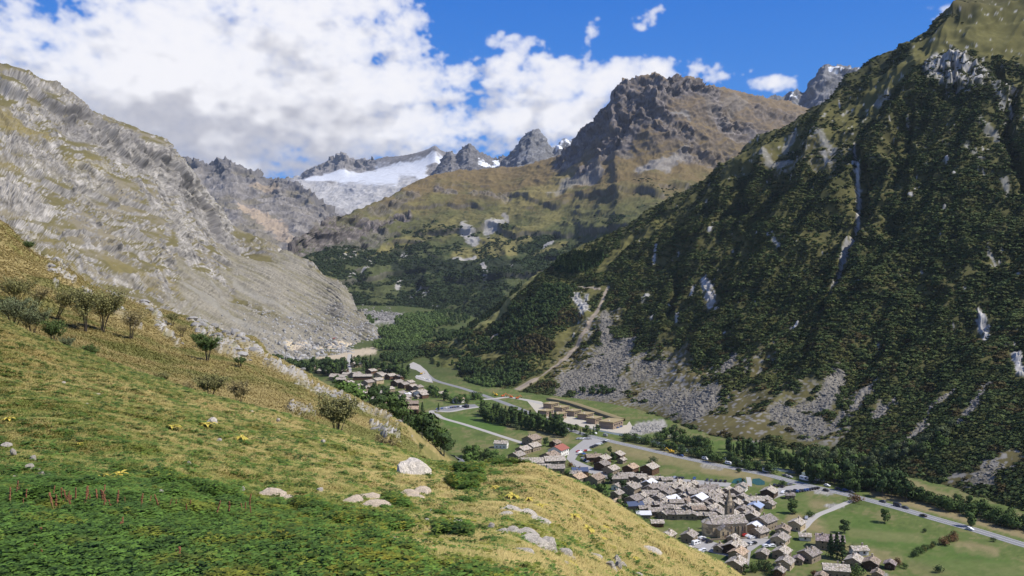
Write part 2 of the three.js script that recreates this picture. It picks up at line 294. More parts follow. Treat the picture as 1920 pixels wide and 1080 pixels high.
// ---------- the central massif ----------
const massif = (() => {
  const cp = curve([[480, 520], [530, 490], [545, 470], [556, 452], [572, 436], [600, 418], [622, 403], [660, 392], [700, 377], [740, 356], [775, 337], [810, 322], [850, 316], [900, 312], [940, 311], [1000, 302], [1040, 290], [1066, 272], [1088, 246], [1108, 226], [1122, 203], [1140, 186], [1152, 158], [1163, 150], [1185, 146], [1215, 135], [1234, 131], [1255, 139], [1285, 140], [1310, 145], [1332, 151], [1350, 157], [1400, 172], [1440, 180], [1480, 186], [1520, 200], [1560, 212], [1620, 230], [1700, 260]]);
  const cd = curve([[480, 2600], [545, 2700], [620, 3000], [700, 3300], [830, 3700], [940, 3850], [1040, 3760], [1110, 3680], [1160, 3620], [1230, 3560], [1330, 3620], [1480, 3900], [1700, 4200]]);
  const fd = curve([[480, 2480], [560, 2500], [740, 2480], [850, 2250], [950, 1950], [1100, 1850], [1700, 1800]]);
  let rock, dark, meadow, scree, pale, veg;
  const f1 = (px) => lerp(0.33, 0.3, sstep(700, 1100, px)), f2 = (px) => lerp(0.76, 0.6, sstep(960, 1220, px) * sstep(1500, 1340, px));
  return sheet({
    name: 'mountain', label: 'large brown central massif with dark flat-topped rock summit and green lower slopes', category: 'mountain', px0: 490, px1: 1660, dpx: 1.7, rows: 300, crest: 3,
    nodes: (px) => { const d = cd(px), y3 = yAt(cp(px), d), d0 = fd(px), y0 = floorCurve(d0) - 6; return [[d0, y0], [lerp(d0, d, 0.42), lerp(y0, y3, f1(px))], [lerp(d0, d, lerp(0.8, 0.84, sstep(960, 1220, px))), lerp(y0, y3, f2(px))], [d, y3], [d + 500, y3 - 220]]; },
    prepare: (p) => {
      rock = strokes(p, [[1112, 232, 1160, 165, 26], [1160, 160, 1230, 150, 26], [1230, 150, 1335, 158, 20], [1180, 180, 1215, 205, 18], [1330, 165, 1332, 172, 8], [1060, 290, 1110, 230, 22], [1140, 230, 1185, 235, 18], [1125, 270, 1165, 262, 18], [1085, 320, 1130, 290, 10], [1180, 215, 1250, 205, 14], [1240, 235, 1295, 245, 16, 0.8], [1350, 215, 1440, 245, 14, 0.8], [1290, 290, 1380, 300, 16, 0.7], [1420, 200, 1490, 215, 10, 0.6], [548, 470, 600, 425, 14], [590, 440, 680, 415, 22], [620, 420, 760, 400, 14], [640, 450, 720, 440, 10, 0.6], [700, 390, 780, 360, 10, 0.6], [820, 350, 850, 362, 8, 0.8], [890, 360, 950, 365, 9, 0.6]]);
      dark = strokes(p, [[780, 495, 850, 502, 14], [850, 500, 930, 515, 18], [870, 510, 920, 508, 16], [920, 490, 970, 500, 14], [740, 500, 790, 520, 8], [740, 465, 780, 460, 7]]);
      meadow = strokes(p, [[860, 470, 960, 460, 12], [900, 455, 990, 435, 14], [980, 440, 1040, 400, 16, 0.7], [640, 480, 740, 455, 6], [720, 460, 850, 420, 7, 0.8], [830, 430, 960, 390, 12, 0.6], [960, 380, 1060, 340, 20, 0.7], [1000, 470, 1060, 450, 5], [700, 405, 850, 360, 10, 0.5]]);
      scree = strokes(p, [[1230, 300, 1290, 285, 10], [1200, 312, 1250, 305, 10], [1215, 215, 1290, 205, 6], [1340, 200, 1390, 230, 5], [1400, 235, 1420, 255, 5], [1060, 340, 1120, 320, 12, 0.8], [1030, 360, 1080, 335, 9, 0.7], [1330, 190, 1400, 180, 8, 0.5], [945, 395, 950, 405, 5], [1110, 290, 1180, 285, 8, 0.5]]);
      pale = strokes(p, [[870, 430, 890, 445, 8], [915, 425, 940, 412, 8], [640, 483, 665, 480, 4], [690, 490, 700, 492, 4], [755, 470, 770, 478, 5], [655, 520, 690, 503, 3], [905, 500, 910, 515, 4], [850, 480, 890, 475, 3], [775, 545, 785, 535, 4], [790, 548, 800, 540, 4], [810, 565, 822, 562, 3], [745, 530, 752, 520, 4], [960, 500, 965, 495, 4], [1020, 455, 1035, 450, 3]]);
    },
    disp: (x, y, z, n, t, px) => { const rkm = inStrokes(rock, x, y, z, 0.25 + 0.3 * noise(x / 60, y / 60, z / 60)), r = ridged(x / 240, y / 190, z / 240, 7, 0.6), hi = sstep(0.68, 1, t) * sstep(1010, 1100, px) * sstep(1460, 1340, px); return (r - 0.5) * (lerp(26, 34, hi) + 20 * rkm) * sstep(0, 0.12, t) + rkm * ((cells(x / 46, y / 60, z / 46)[0] - 0.5) * 34 + (cells(x / 17, y / 22, z / 17)[0] - 0.5) * 13) - 12 + 18 * sstep(0.35, 0.7, Math.sin(y / 26 + 2.2 * fbm(x / 260, y / 260, z / 260, 2))) * sstep(0.1, 0.3, t) * sstep(0.95, 0.7, t) * (1 - hi); },
    color: (x, y, z, n, t, px, out, inf, k) => {
      const q = fbm(x / 190, y / 120, z / 190, 5), q2 = fbm(x / 45 + 9, y / 30, z / 45, 4, 0.6), j = 1 + 0.28 * q2;
      setc(out, 0.155 * j, 0.115 * j, 0.055 * j);
      mixc(out, 0.18 * j, 0.135 * j, 0.085 * j, sstep(680, 950, y + 160 * q) * 0.8);
      mixc(out, 0.085 * j, 0.092 * j, 0.036 * j, sstep(640, 380, y + 170 * q) * 0.8);
      mixc(out, 0.062 * j, 0.078 * j, 0.031 * j, sstep(430, 230, y + 130 * q) * 0.7);
      const m = inStrokes(meadow, x, y, z, 0.5 * q); if (m) mixc(out, 0.19 * j, 0.165 * j, 0.062 * j, m * 0.8);
      const sh = sstep(0.02, 0.2, q + 0.55 * q2 + 0.5 * sstep(460, 200, y) - 0.34 + 0.1 * sstep(700, 900, px)) * (1 - m * 0.9) * sstep(620, 420, y + 120 * q); mixc(out, 0.028 * j, 0.043 * j, 0.017 * j, sh * 0.95);
      let s = inStrokes(scree, x, y, z, 0.5 * q2); if (s) mixc(out, 0.25 * j, 0.235 * j, 0.215 * j, s * 0.8);
      const steep = sstep(0.6, 0.4, n[1] + 0.1 * q2); let rk = inStrokes(rock, x, y, z, 0.5 * q); rk = Math.max(rk * sstep(-0.4, 0.1, q2 + 0.9 * (0.78 - n[1])), steep * 0.45);
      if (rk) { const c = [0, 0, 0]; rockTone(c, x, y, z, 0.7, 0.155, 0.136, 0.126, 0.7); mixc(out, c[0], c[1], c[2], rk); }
      s = inStrokes(dark, x, y, z, 0.6 * q2); if (s) mixc(out, 0.018, 0.026, 0.016, s * 0.85);
      s = inStrokes(pale, x, y, z, 0.8 * q2); if (s) mixc(out, 0.36 * j, 0.34 * j, 0.31 * j, s * 0.9);
    },
  });
})();

// ---------- the sunlit left mountainside: slabs, ledges, grass and a long talus ----------
const leftSide = (() => {
  const cp = curve([[-220, 40], [-100, 90], [0, 119], [40, 129], [80, 147], [120, 164], [160, 186], [200, 213], [250, 238], [290, 255], [312, 268], [322, 285], [345, 306], [372, 336], [400, 369], [425, 402], [445, 424], [480, 443], [520, 462], [545, 476], [580, 498], [610, 520], [640, 534], [658, 556], [680, 585], [700, 606], [715, 622], [735, 634], [770, 645]]);
  const cd = curve([[-220, 1650], [0, 1850], [200, 2050], [345, 2250], [445, 2330], [545, 2330], [640, 2150], [700, 1880], [770, 1700]]);
  const fd = curve([[-220, 520], [0, 640], [200, 860], [400, 1160], [560, 1420], [640, 1500], [700, 1570], [770, 1640]]);
  let talus, wall, grass, quarry, streak;
  return sheet({
    name: 'mountain', label: 'bare sunlit grey mountainside with rock slabs and a long talus on the left', category: 'mountain', px0: -200, px1: 770, dpx: 1.55, rows: 400, crest: 3,
    nodes: (px) => { const d = cd(px), y3 = Math.max(yAt(cp(px), d), floorCurve(d) + 1), d0 = fd(px), y0 = floorCurve(d0) - 4; const b = sstep(560, 350, px); return [[d0, y0], [lerp(d0, d, 0.33), lerp(y0, y3, lerp(0.3, 0.25, b))], [lerp(d0, d, 0.7), lerp(y0, y3, lerp(0.68, 0.64, b))], [d, y3], [d + 400, y3 - 120]]; },
    prepare: (p) => {
      talus = strokes(p, [[470, 520, 640, 600, 38], [400, 570, 560, 645, 40], [560, 560, 680, 620, 36], [540, 500, 640, 560, 28], [600, 620, 700, 638, 20], [430, 470, 560, 530, 18, 0.8], [360, 540, 460, 600, 26, 0.85], [330, 560, 450, 620, 18, 0.6], [340, 490, 430, 540, 8, 0.8], [420, 510, 600, 590, 9, 0.8]]);
      wall = strokes(p, [[130, 210, 200, 235, 12], [190, 232, 260, 262, 15], [250, 262, 312, 300, 14], [300, 300, 360, 350, 12], [360, 350, 420, 420, 12], [0, 335, 60, 360, 30], [20, 250, 100, 280, 24], [270, 330, 300, 375, 9], [285, 380, 310, 400, 7], [80, 150, 180, 200, 10, 0.6], [330, 400, 350, 470, 14, 0.8], [60, 300, 200, 330, 18, 0.6], [190, 500, 250, 525, 10, 0.8], [300, 300, 420, 400, 16, 0.7]]);
      grass = strokes(p, [[0, 195, 60, 215, 16], [20, 215, 90, 225, 10], [0, 290, 40, 300, 6, 0.6], [110, 280, 200, 290, 10, 0.5], [100, 490, 170, 530, 10, 0.7], [200, 470, 240, 520, 8, 0.6], [220, 480, 330, 570, 10, 0.55], [420, 450, 520, 510, 8, 0.45], [280, 470, 340, 540, 8, 0.5], [60, 420, 110, 440, 10, 0.5]]);
      quarry = strokes(p, [[545, 648, 600, 652, 9], [590, 650, 660, 655, 8], [620, 640, 690, 643, 5], [640, 658, 665, 668, 6]]);
      streak = strokes(p, [[350, 530, 520, 625, 5], [395, 520, 480, 575, 3.5], [440, 530, 600, 600, 4], [380, 545, 470, 605, 4]]);
    },
    disp: (x, y, z, n, t, px) => {
      const a = -0.4 * x - 0.92 * z, big = fbm(x / 420, y / 300, z / 420, 3), fan = inStrokes(talus, x, y, z, 0.15);
      const fl = 0.89 * x - 0.45 * z, dip = y + 0.55 * fl, rk = 0.5 * ridged(fl / 90, y / 60, a / 260, 7, 0.66) + 0.5 * ridged(fl / 170, dip / 30, a / 380, 7, 0.66), wt = t + 0.05 * noise(x / 150, y / 150, z / 150) + 0.02 * noise(x / 40, y / 40, z / 40), st = y / 62 + 1.5 * fbm(x / 300, y / 300, z / 300, 3), ter = sstep(0.3, 0.62, st - Math.floor(st)) - (st - Math.floor(st)), wallStep = 24 * sstep(0.86, 0.885, wt) + 10 * sstep(0.62, 0.635, wt) + 9 * sstep(0.45, 0.465, wt + 0.02 * noise(x / 60, 4, z / 60)) - 43 * sstep(0.3, 0.95, t), w = inStrokes(wall, x, y, z, 0.3 * big), M = Math.max(sstep(-0.12, 0.16, fbm(x / 170 + 5, y / 110, z / 170, 4)), w);
      const fade = sstep(0, 0.06, t);
      return [fade * (30 * big + (1 - fan) * ((rk - 0.5) * (7 + 15 * M) + M * ((cells(fl / 44, dip / 17, a / 130)[0] - 0.5) * 12 + (cells(fl / 16, dip / 7, a / 50)[0] - 0.5) * 5) + w * (ridged((fl + 0.3 * y) / 26, y / 120, a / 300, 5, 0.66) - 0.5) * 16 + ter * 5 + wallStep * sstep(560, 420, px)) + fan * (3 * noise((y + 0.62 * fl) / 11, fl / 240, 0) + 1.4 * noise((y + 0.62 * fl) / 4, fl / 120, 4) + 1.6 * noise(x / 5, y / 5, z / 5) + 1.5 * (cells(x / 9, y / 9, z / 9)[0] - 0.5) + 5 * fbm(x / 70, y / 50, z / 70, 3))) - 6 * fade, rk * (0.55 + 0.45 * M) - 0.08 * (1 - M)];
    },
    color: (x, y, z, n, t, px, out, rk) => {
      const q = fbm(x / 150, y / 90, z / 150, 5), q2 = fbm(x / 30, y / 18, z / 30, 4, 0.62), a = -0.4 * x - 0.92 * z, j = 1 + 0.25 * q2;
      setc(out, 0.19 * j, 0.165 * j, 0.11 * j);
      mixc(out, 0.125 * j, 0.108 * j, 0.045 * j, sstep(-0.3, 0.1, q + 0.6 * (n[1] - 0.78) + 0.3 * q2 - 0.05));
      const g = inStrokes(grass, x, y, z, 0.6 * q2); if (g) mixc(out, 0.19 * j, 0.155 * j, 0.06 * j, g);
      let rock = sstep(0.56, 0.67, rk + 0.2 * q2 + 0.22 * q) * 0.92; rock = Math.max(rock, sstep(0.72, 0.56, n[1])); rock = Math.max(rock * (1 - 0.75 * g), inStrokes(wall, x, y, z, 0.5 * q2) * 0.9);
      const c = [0, 0, 0]; { const k = 1 + 0.4 * noise((0.89 * x - 0.45 * z + 0.3 * y) / 6, y / 50, 3) * sstep(0.8, 0.55, n[1]) + 0.4 * q2 + 0.3 * q + 0.3 * noise(x / 5, y / 3, z / 5) - 0.35 * sstep(0.15, 0.6, noise((0.89 * x - 0.45 * z) / 30, (y + 0.5 * x) / 12, 9) + 0.5 * q2); const fl = 0.89 * x - 0.45 * z, dip = y + 0.55 * fl, cl = cells(fl / 16, dip / 7, a / 50), kk = k * (0.8 + 0.4 * cl[0]) * (0.72 + 0.28 * sstep(0, 0.16, cl[1])); setc(c, 0.285 * kk, 0.266 * kk, 0.24 * kk); } mixc(out, c[0], c[1], c[2], rock); { const wt = t + 0.05 * noise(x / 150, y / 150, z / 150) + 0.02 * noise(x / 40, y / 40, z / 40), wz = sstep(0.8, 0.85, wt) * sstep(0.91, 0.885, wt) * sstep(480, 420, px) * sstep(60, 130, px); if (wz) { const k = 0.8 + 0.5 * noise((0.89 * x - 0.45 * z) / 9, y / 60, 2) + 0.25 * noise((0.89 * x - 0.45 * z) / 4, y / 30, 7); mixc(out, 0.15 * k, 0.14 * k, 0.135 * k, wz * 0.65 * sstep(-0.3, 0.2, q2 + q)); } }
      const f = inStrokes(talus, x, y, z, 0.3 * q); if (f) { const k = 1 + 0.24 * noise((y + 0.62 * (0.89 * x - 0.45 * z)) / 7, x / 160, 5) + 0.34 * noise(x / 2.6, y / 2.6, z / 2.6) + 0.16 * q2 + 0.16 * q; mixc(out, 0.215 * k, 0.196 * k, 0.155 * k, f); const gr = sstep(0.1, 0.45, noise((y + 0.62 * (0.89 * x - 0.45 * z)) / 16, x / 130, 8) + 0.4 * q2); mixc(out, 0.155 * j, 0.14 * j, 0.075 * j, gr * f * 0.55 * sstep(0.1, 0.4, t)); }
      let s = inStrokes(streak, x, y, z, 0.3 * q2); if (s) mixc(out, 0.24 * j, 0.225 * j, 0.19 * j, s * 0.8);
      s = inStrokes(quarry, x, y, z, 0.35 * q2); if (s) mixc(out, 0.5 * (1 + 0.15 * q2), 0.42 * (1 + 0.15 * q2), 0.3, s);
    },
  });
})();

// ---------- the steep dark slope on the right ----------
let rightBare = null;
const rightSide = (() => {
  const cp = curve([[730, 690], [760, 672], [800, 652], [850, 634], [880, 617], [930, 585], [970, 545], [1000, 517], [1040, 492], [1090, 466], [1120, 455], [1160, 432], [1200, 408], [1250, 384], [1290, 362], [1320, 345], [1350, 326], [1385, 300], [1420, 272], [1460, 250], [1500, 226], [1540, 200], [1580, 174], [1610, 152], [1640, 124], [1680, 92], [1702, 76], [1725, 66], [1750, 46], [1790, 22], [1815, 4], [1835, -6], [1870, -8], [1920, -14], [2000, -60], [2150, -120]]);
  const cd = curve([[730, 1600], [880, 1480], [1000, 1480], [1100, 1500], [1200, 1550], [1350, 1460], [1500, 1400], [1640, 1370], [1780, 1400], [1920, 1460], [2150, 1500]]);
  const fp = curve([[730, 692], [780, 678], [840, 700], [900, 722], [1000, 740], [1100, 753], [1200, 773], [1350, 824], [1500, 848], [1640, 880], [1780, 918], [1920, 962], [2150, 1030]]);
  let ravine, scree, rock, meadow, run, trail, cliff, rib, thin;
  return sheet({
    name: 'mountain', label: 'steep dark shrub-covered mountainside with pale scree tongues on the right', category: 'mountain', px0: 730, px1: 2080, dpx: 1.7, rows: 440, crest: 3,
    nodes: (px) => { const d = cd(px), f = onFloor(px, fp(px)), d0 = Math.min(-f.z, d - 30), y0 = floorCurve(d0) - 4, y3 = Math.max(yAt(cp(px), d), y0 + 6); return [[d0, y0], [lerp(d0, d, 0.26), lerp(y0, y3, 0.17)], [lerp(d0, d, 0.62), lerp(y0, y3, 0.57)], [d, y3], [d + 350, y3 - 60]]; },
    prepare: (p) => {
      ravine = strokes(p, [[1606, 268, 1612, 340, 11], [1612, 340, 1600, 420, 11], [1600, 420, 1572, 520, 10], [1572, 520, 1545, 580, 8, 0.7], [1880, 120, 1900, 180, 8], [1900, 180, 1886, 240, 9], [1886, 240, 1905, 310, 10], [1905, 310, 1950, 370, 10], [1785, 120, 1792, 170, 4, 0.6], [1690, 190, 1680, 330, 20, 0.7], [1680, 330, 1640, 480, 22, 0.6], [1270, 520, 1250, 600, 6, 0.6], [1390, 320, 1385, 400, 14, 0.5]]);
      scree = strokes(p, [[1135, 600, 1133, 640, 9], [1140, 652, 1175, 647, 18], [1122, 680, 1168, 670, 21], [1072, 710, 1150, 700, 22], [1060, 728, 1160, 730, 16], [1200, 700, 1240, 690, 16, 0.75], [1210, 742, 1300, 738, 15, 0.8], [1270, 762, 1330, 748, 16, 0.95], [1290, 777, 1312, 772, 10], [1222, 651, 1177, 690, 4], [1376, 651, 1340, 715, 9], [1426, 651, 1394, 680, 6], [1340, 715, 1300, 760, 8, 0.8], [1567, 697, 1540, 760, 15], [1460, 776, 1530, 800, 18, 0.8], [1640, 692, 1594, 770, 9], [1675, 737, 1644, 770, 9], [1793, 715, 1748, 750, 3], [1748, 750, 1730, 790, 5], [1730, 790, 1694, 832, 9], [1852, 706, 1830, 745, 10], [1830, 745, 1798, 778, 7], [1857, 878, 1840, 900, 16, 0.6], [1500, 770, 1540, 745, 12, 0.8], [1580, 770, 1560, 800, 6, 0.7]]);
      thin = strokes(p, [[1080, 690, 1240, 715, 48, 0.95], [1250, 735, 1390, 790, 48, 0.92], [1290, 700, 1440, 680, 22, 0.75], [1440, 775, 1560, 805, 32, 0.8], [1480, 735, 1600, 735, 22, 0.6], [1600, 740, 1690, 770, 16, 0.45], [1820, 890, 1930, 850, 38, 0.85], [1100, 620, 1150, 600, 16, 0.8], [1400, 250, 1330, 350, 20, 0.5], [1440, 290, 1570, 300, 20, 0.5]]);
      rock = strokes(p, [[1318, 505, 1325, 520, 7], [1325, 530, 1335, 560, 9], [1300, 525, 1296, 540, 4], [1345, 580, 1340, 570, 5], [1270, 590, 1268, 600, 4], [1588, 440, 1580, 475, 7], [1605, 300, 1612, 400, 2.5], [1590, 330, 1600, 300, 3], [1560, 540, 1542, 580, 3], [1495, 605, 1485, 622, 5], [1838, 570, 1850, 605, 9], [1905, 640, 1915, 690, 9], [1885, 140, 1903, 170, 4], [1330, 440, 1335, 430, 4], [1440, 460, 1460, 470, 4, 0.7], [1880, 330, 1890, 350, 6, 0.5], [1640, 165, 1665, 155, 8, 0.6], [1510, 255, 1560, 280, 9, 0.5], [1430, 290, 1480, 300, 8, 0.5], [1490, 240, 1470, 260, 5, 0.5], [1815, 270, 1840, 280, 8, 0.5], [1545, 290, 1555, 310, 6, 0.6], [1078, 560, 1098, 590, 10], [1100, 560, 1090, 600, 7, 0.8], [1840, 230, 1870, 250, 8, 0.5], [1855, 455, 1865, 462, 5, 0.6], [1205, 570, 1215, 560, 4, 0.8], [1220, 600, 1222, 590, 4, 0.7]]);
      { const r = rng(55), more = []; const add = (x0, y0, x1, y1, n, s) => { for (let k = 0; k < n; k++) { const x = lerp(x0, x1, r()), y = lerp(y0, y1, r()), q = s * (0.22 + 0.75 * r() * r()); more.push([x, y, x + q * (r() - 0.2) * 2, y - q * 1.5 * r(), q, 0.6 + 0.4 * r()]); } }; add(1390, 240, 1620, 330, 46, 3.2); add(1180, 440, 1420, 640, 34, 3.4); add(1700, 220, 1905, 460, 34, 4); add(1640, 450, 1915, 640, 40, 4); add(1560, 170, 1720, 240, 22, 3.4); add(1075, 550, 1110, 640, 14, 4); add(1440, 330, 1640, 620, 26, 3); add(1200, 380, 1400, 430, 14, 2.6); rock.push(...strokes(p, more)); rock.push(...strokes(p, [[1602, 262, 1612, 340, 3], [1612, 340, 1604, 410, 3], [1604, 410, 1582, 470, 5], [1582, 470, 1560, 540, 3], [1560, 540, 1542, 584, 4], [1882, 150, 1902, 220, 3, 0.8], [1230, 470, 1225, 500, 3]])); }
      cliff = strokes(p, [[1760, 115, 1775, 150, 22], [1790, 110, 1840, 130, 26], [1800, 150, 1840, 160, 22], [1740, 130, 1750, 150, 10, 0.7], [1860, 170, 1880, 210, 8, 0.6]]);
      rib = strokes(p, [[1430, 270, 1600, 175, 18], [1660, 110, 1730, 75, 14], [1700, 75, 1830, 10, 20, 0.6]]);
      meadow = strokes(p, [[790, 676, 850, 690, 16], [850, 672, 930, 668, 12], [860, 655, 900, 640, 7], [1110, 748, 1240, 762, 11], [1240, 760, 1280, 775, 8, 0.7], [1430, 790, 1475, 745, 10], [1350, 790, 1420, 805, 14, 0.8], [1050, 640, 1085, 610, 14, 0.9], [1020, 680, 1060, 650, 12, 0.7], [1130, 500, 1180, 455, 11, 0.9], [1180, 460, 1300, 372, 9, 0.7], [1110, 550, 1130, 545, 8, 0.8], [1400, 300, 1600, 190, 14, 0.7], [1560, 250, 1640, 180, 16, 0.75], [1640, 150, 1740, 100, 22, 0.85], [1740, 90, 1920, 60, 30, 0.95], [1850, 50, 2000, 10, 40, 0.9], [1900, 130, 1960, 260, 16, 0.5], [1620, 280, 1600, 240, 8, 0.6], [1250, 770, 1330, 800, 10, 0.5], [1850, 880, 1900, 850, 18, 0.5], [1090, 500, 1110, 480, 6, 0.8], [1320, 780, 1480, 820, 9, 0.7], [1200, 690, 1240, 740, 12, 0.7], [1240, 700, 1330, 730, 14, 0.65], [1250, 650, 1290, 690, 9, 0.6], [1330, 800, 1420, 790, 12, 0.7], [1420, 690, 1380, 760, 10, 0.7], [1440, 740, 1500, 700, 9, 0.6], [1520, 720, 1470, 800, 11, 0.7], [1560, 760, 1620, 780, 8, 0.5], [1660, 730, 1620, 800, 8, 0.5], [1600, 690, 1660, 700, 7, 0.5], [1420, 640, 1380, 670, 8, 0.6], [1480, 830, 1560, 830, 10, 0.5], [1440, 260, 1360, 340, 12, 0.6], [1450, 300, 1560, 320, 8, 0.6], [1590, 250, 1500, 300, 8, 0.5], [1330, 370, 1250, 430, 9, 0.6], [1880, 400, 1900, 520, 6, 0.4], [1700, 180, 1640, 220, 10, 0.5], [1850, 180, 1870, 300, 8, 0.5]]);
      run = strokes(p, [[1012, 508, 990, 528, 4], [990, 528, 955, 573, 4.5], [955, 573, 925, 598, 5], [925, 598, 880, 628, 6], [880, 628, 845, 645, 7], [990, 528, 975, 545, 5]]);
      trail = strokes(p, [[1140, 542, 1120, 590, 3], [1120, 590, 1098, 622, 4], [1098, 622, 1060, 662, 3.5], [1060, 662, 1005, 708, 4], [1005, 708, 955, 738, 5], [1082, 537, 1125, 545, 1.6], [945, 605, 905, 633, 1.8], [1040, 478, 1090, 462, 3.2]]);
      rightBare = { thin, scree, rock, meadow, run, trail, cliff };
    },
    disp: (x, y, z, n, t, px) => {
      const a = -0.53 * x - 0.85 * z, fade = sstep(0, 0.1, t), gul = ridged(a / 230, y / 700, x / 900, 4, 0.55), rv = inStrokes(ravine, x, y, z, 0.55 * noise(x / 34, y / 30, z / 34)), sc = inStrokes(scree, x, y, z, 0.1), cl = inStrokes(cliff, x, y, z, 0.2);
      const low = sstep(0.05, 0.3, t);
      return [fade * ((gul - 0.5) * lerp(10, 46, low) * lerp(0.45, 1, sstep(1100, 1350, px)) + 9 * fbm(x / 90, y / 70, z / 90, 4) * low - 15 * rv + sc * 1.3 * noise(x / 4, y / 4, z / 4) + cl * ((ridged(a / 26, y / 90, x / 60, 4) - 0.4) * 16 + (cells(a / 12, y / 26, x / 14)[0] - 0.5) * 9) + 5 * inStrokes(rock, x, y, z, 0.2) * (cells(x / 5, y / 6, z / 5)[0] - 0.3)), gul];
    },
    color: (x, y, z, n, t, px, out) => {
      const q = fbm(x / 120, y / 80, z / 120, 5), q2 = fbm(x / 24, y / 18, z / 24, 4, 0.6), j = 1 + 0.3 * q2;
      setc(out, 0.068 * j, 0.068 * j, 0.026 * j);
      const open = inStrokes(meadow, x, y, z, 0.5 * q + 0.3 * q2);
      mixc(out, 0.11 * j, 0.11 * j, 0.038 * j, 0.8 * sstep(1180, 1060, px)); mixc(out, 0.11 * j, 0.1 * j, 0.037 * j, 0.55 * sstep(0.1, 0.35, fbm(x / 190 + 3, y / 120, z / 190, 3))); mixc(out, 0.13 * j, 0.12 * j, 0.043 * j, Math.max(open, sstep(0.12, 0.5, q + 0.25 * sstep(1250, 1080, px)) * 0.55));
      const th = inStrokes(thin, x, y, z, 0.4 * q); if (th) { mixc(out, 0.12 * j, 0.1 * j, 0.042 * j, th * 0.85); mixc(out, 0.25 * j, 0.235 * j, 0.21 * j, th * sstep(0.1, 0.5, noise(x / 7, y / 6, z / 7) + 0.6 * q)); }
      mixc(out, 0.1 * j, 0.12 * j, 0.035 * j, open * sstep(900, 800, px) * 0.7);
      const hi = sstep(560, 680, y + 60 * q); mixc(out, 0.11 * j, 0.09 * j, 0.045 * j, hi * 0.7);
      const stone = sstep(0.25, 0.5, noise(x / 9, y / 7, z / 9)) * sstep(0.1, 0.4, inStrokes(scree, x, y, z, 0.4 * q - 0.5));
      let s = Math.max(inStrokes(scree, x, y, z, 0.6 * q2 + 0.3 * q), stone * 0.7); if (s) { const k = 1 + 0.42 * noise(x / 2.6, y / 2.6, z / 2.6) + 0.2 * q2; mixc(out, 0.2 * k, 0.183 * k, 0.152 * k, s); }
      s = Math.max(inStrokes(rock, x, y, z, 0.9 * q2 + 0.25), inStrokes(cliff, x, y, z, 0.6 * q2) * sstep(-0.35, 0.05, q2 + 0.3 * q)); s = Math.max(s, 0.8 * sstep(0.36, 0.5, q2 + 0.1 * q) * sstep(0.74, 0.6, n[1]) * sstep(250, 400, y)); if (s) { const k = 1 + 0.4 * q2 + 0.25 * noise(x / 5, y / 9, z / 5); mixc(out, 0.38 * k, 0.365 * k, 0.34 * k, s); }
      s = inStrokes(run, x, y, z, 0.2 * q2); if (s) mixc(out, 0.17 * j, 0.165 * j, 0.065 * j, s);
      s = inStrokes(trail, x, y, z, 0.25 * q2); if (s) mixc(out, 0.31 * j, 0.255 * j, 0.19 * j, s);
    },
  });
})();
// ---------- the hillside the photograph is taken from: meadow, hollow, rocky bank, fall to the valley ----------
const C3d = curve([[-500, 78], [0, 75], [250, 72], [450, 68], [625, 62], [770, 55], [820, 52], [900, 48], [960, 45], [1002, 45], [1110, 45], [1190, 44], [1280, 42], [1375, 40], [1500, 40], [2100, 40]]);
const C3p = curve([[-500, 440], [-200, 535], [0, 598], [62, 628], [125, 652], [170, 668], [250, 698], [350, 731], [450, 756], [550, 785], [625, 809], [700, 834], [770, 855], [820, 868], [880, 874], [930, 876], [970, 877], [1002, 878], [1032, 890], [1070, 906], [1110, 926], [1145, 946], [1190, 971], [1280, 1024], [1340, 1056], [1375, 1079], [1450, 1122], [1700, 1270], [2100, 1420]]);
const relC = (pts) => curve(pts);
const N1 = relC([[-500, -3.4], [450, -3.6], [960, -3.9], [1190, -5], [1375, -5.5], [2100, -6.5]]);
const N2 = relC([[-500, -4.6], [0, -5.4], [250, -6.0], [450, -6.8], [620, -7.2], [820, -7.6], [960, -7.8], [1190, -9.6], [1375, -10.9], [1700, -12.6], [2100, -14]]);
const C5d = curve([[-500, 150], [0, 160], [175, 150], [320, 140], [475, 130], [620, 118], [746, 108], [820, 86], [900, 78], [1002, 74], [1190, 71], [1375, 68], [2100, 66]]);
const C5r = relC([[-500, 12], [-200, 5.5], [0, 2.1], [175, -5.2], [320, -10.4], [475, -14.0], [620, -17.9], [746, -20.4], [820, -19.2], [900, -20], [1002, -25], [1190, -28], [1375, -31], [2100, -34]]);
const C6d = curve([[-500, 340], [0, 330], [62, 328], [175, 318], [320, 300], [475, 288], [567, 268], [620, 254], [667, 238], [746, 190], [784, 150], [820, 120], [850, 108], [900, 100], [960, 105], [1190, 105], [1375, 100], [2100, 98]]);
const C6r = relC([[-500, 70], [-200, 48], [0, 26.5], [62, 14.9], [120, 8.2], [175, 1.1], [237, -4.1], [320, -9], [375, -11.9], [425, -16.4], [475, -17.8], [504, -24], [567, -28.2], [620, -31.7], [667, -33.2], [715, -33.6], [746, -32.8], [775, -32.2], [795, -36], [820, -35], [850, -34], [900, -36], [960, -45], [1190, -50], [1375, -53], [2100, -58]]);
const C7d = curve([[-500, 480], [0, 480], [175, 470], [320, 450], [475, 430], [620, 420], [746, 400], [800, 410], [850, 430], [900, 440], [960, 300], [1190, 200], [1375, 190], [2100, 190]]);
const C7r = relC([[-500, 20], [-200, 0], [0, -25], [175, -45], [320, -62], [475, -72], [620, -64], [700, -66], [746, -70], [800, -77], [850, -91], [900, -106], [960, -107], [1190, -106], [2100, -108]]);
const hillBits = {};
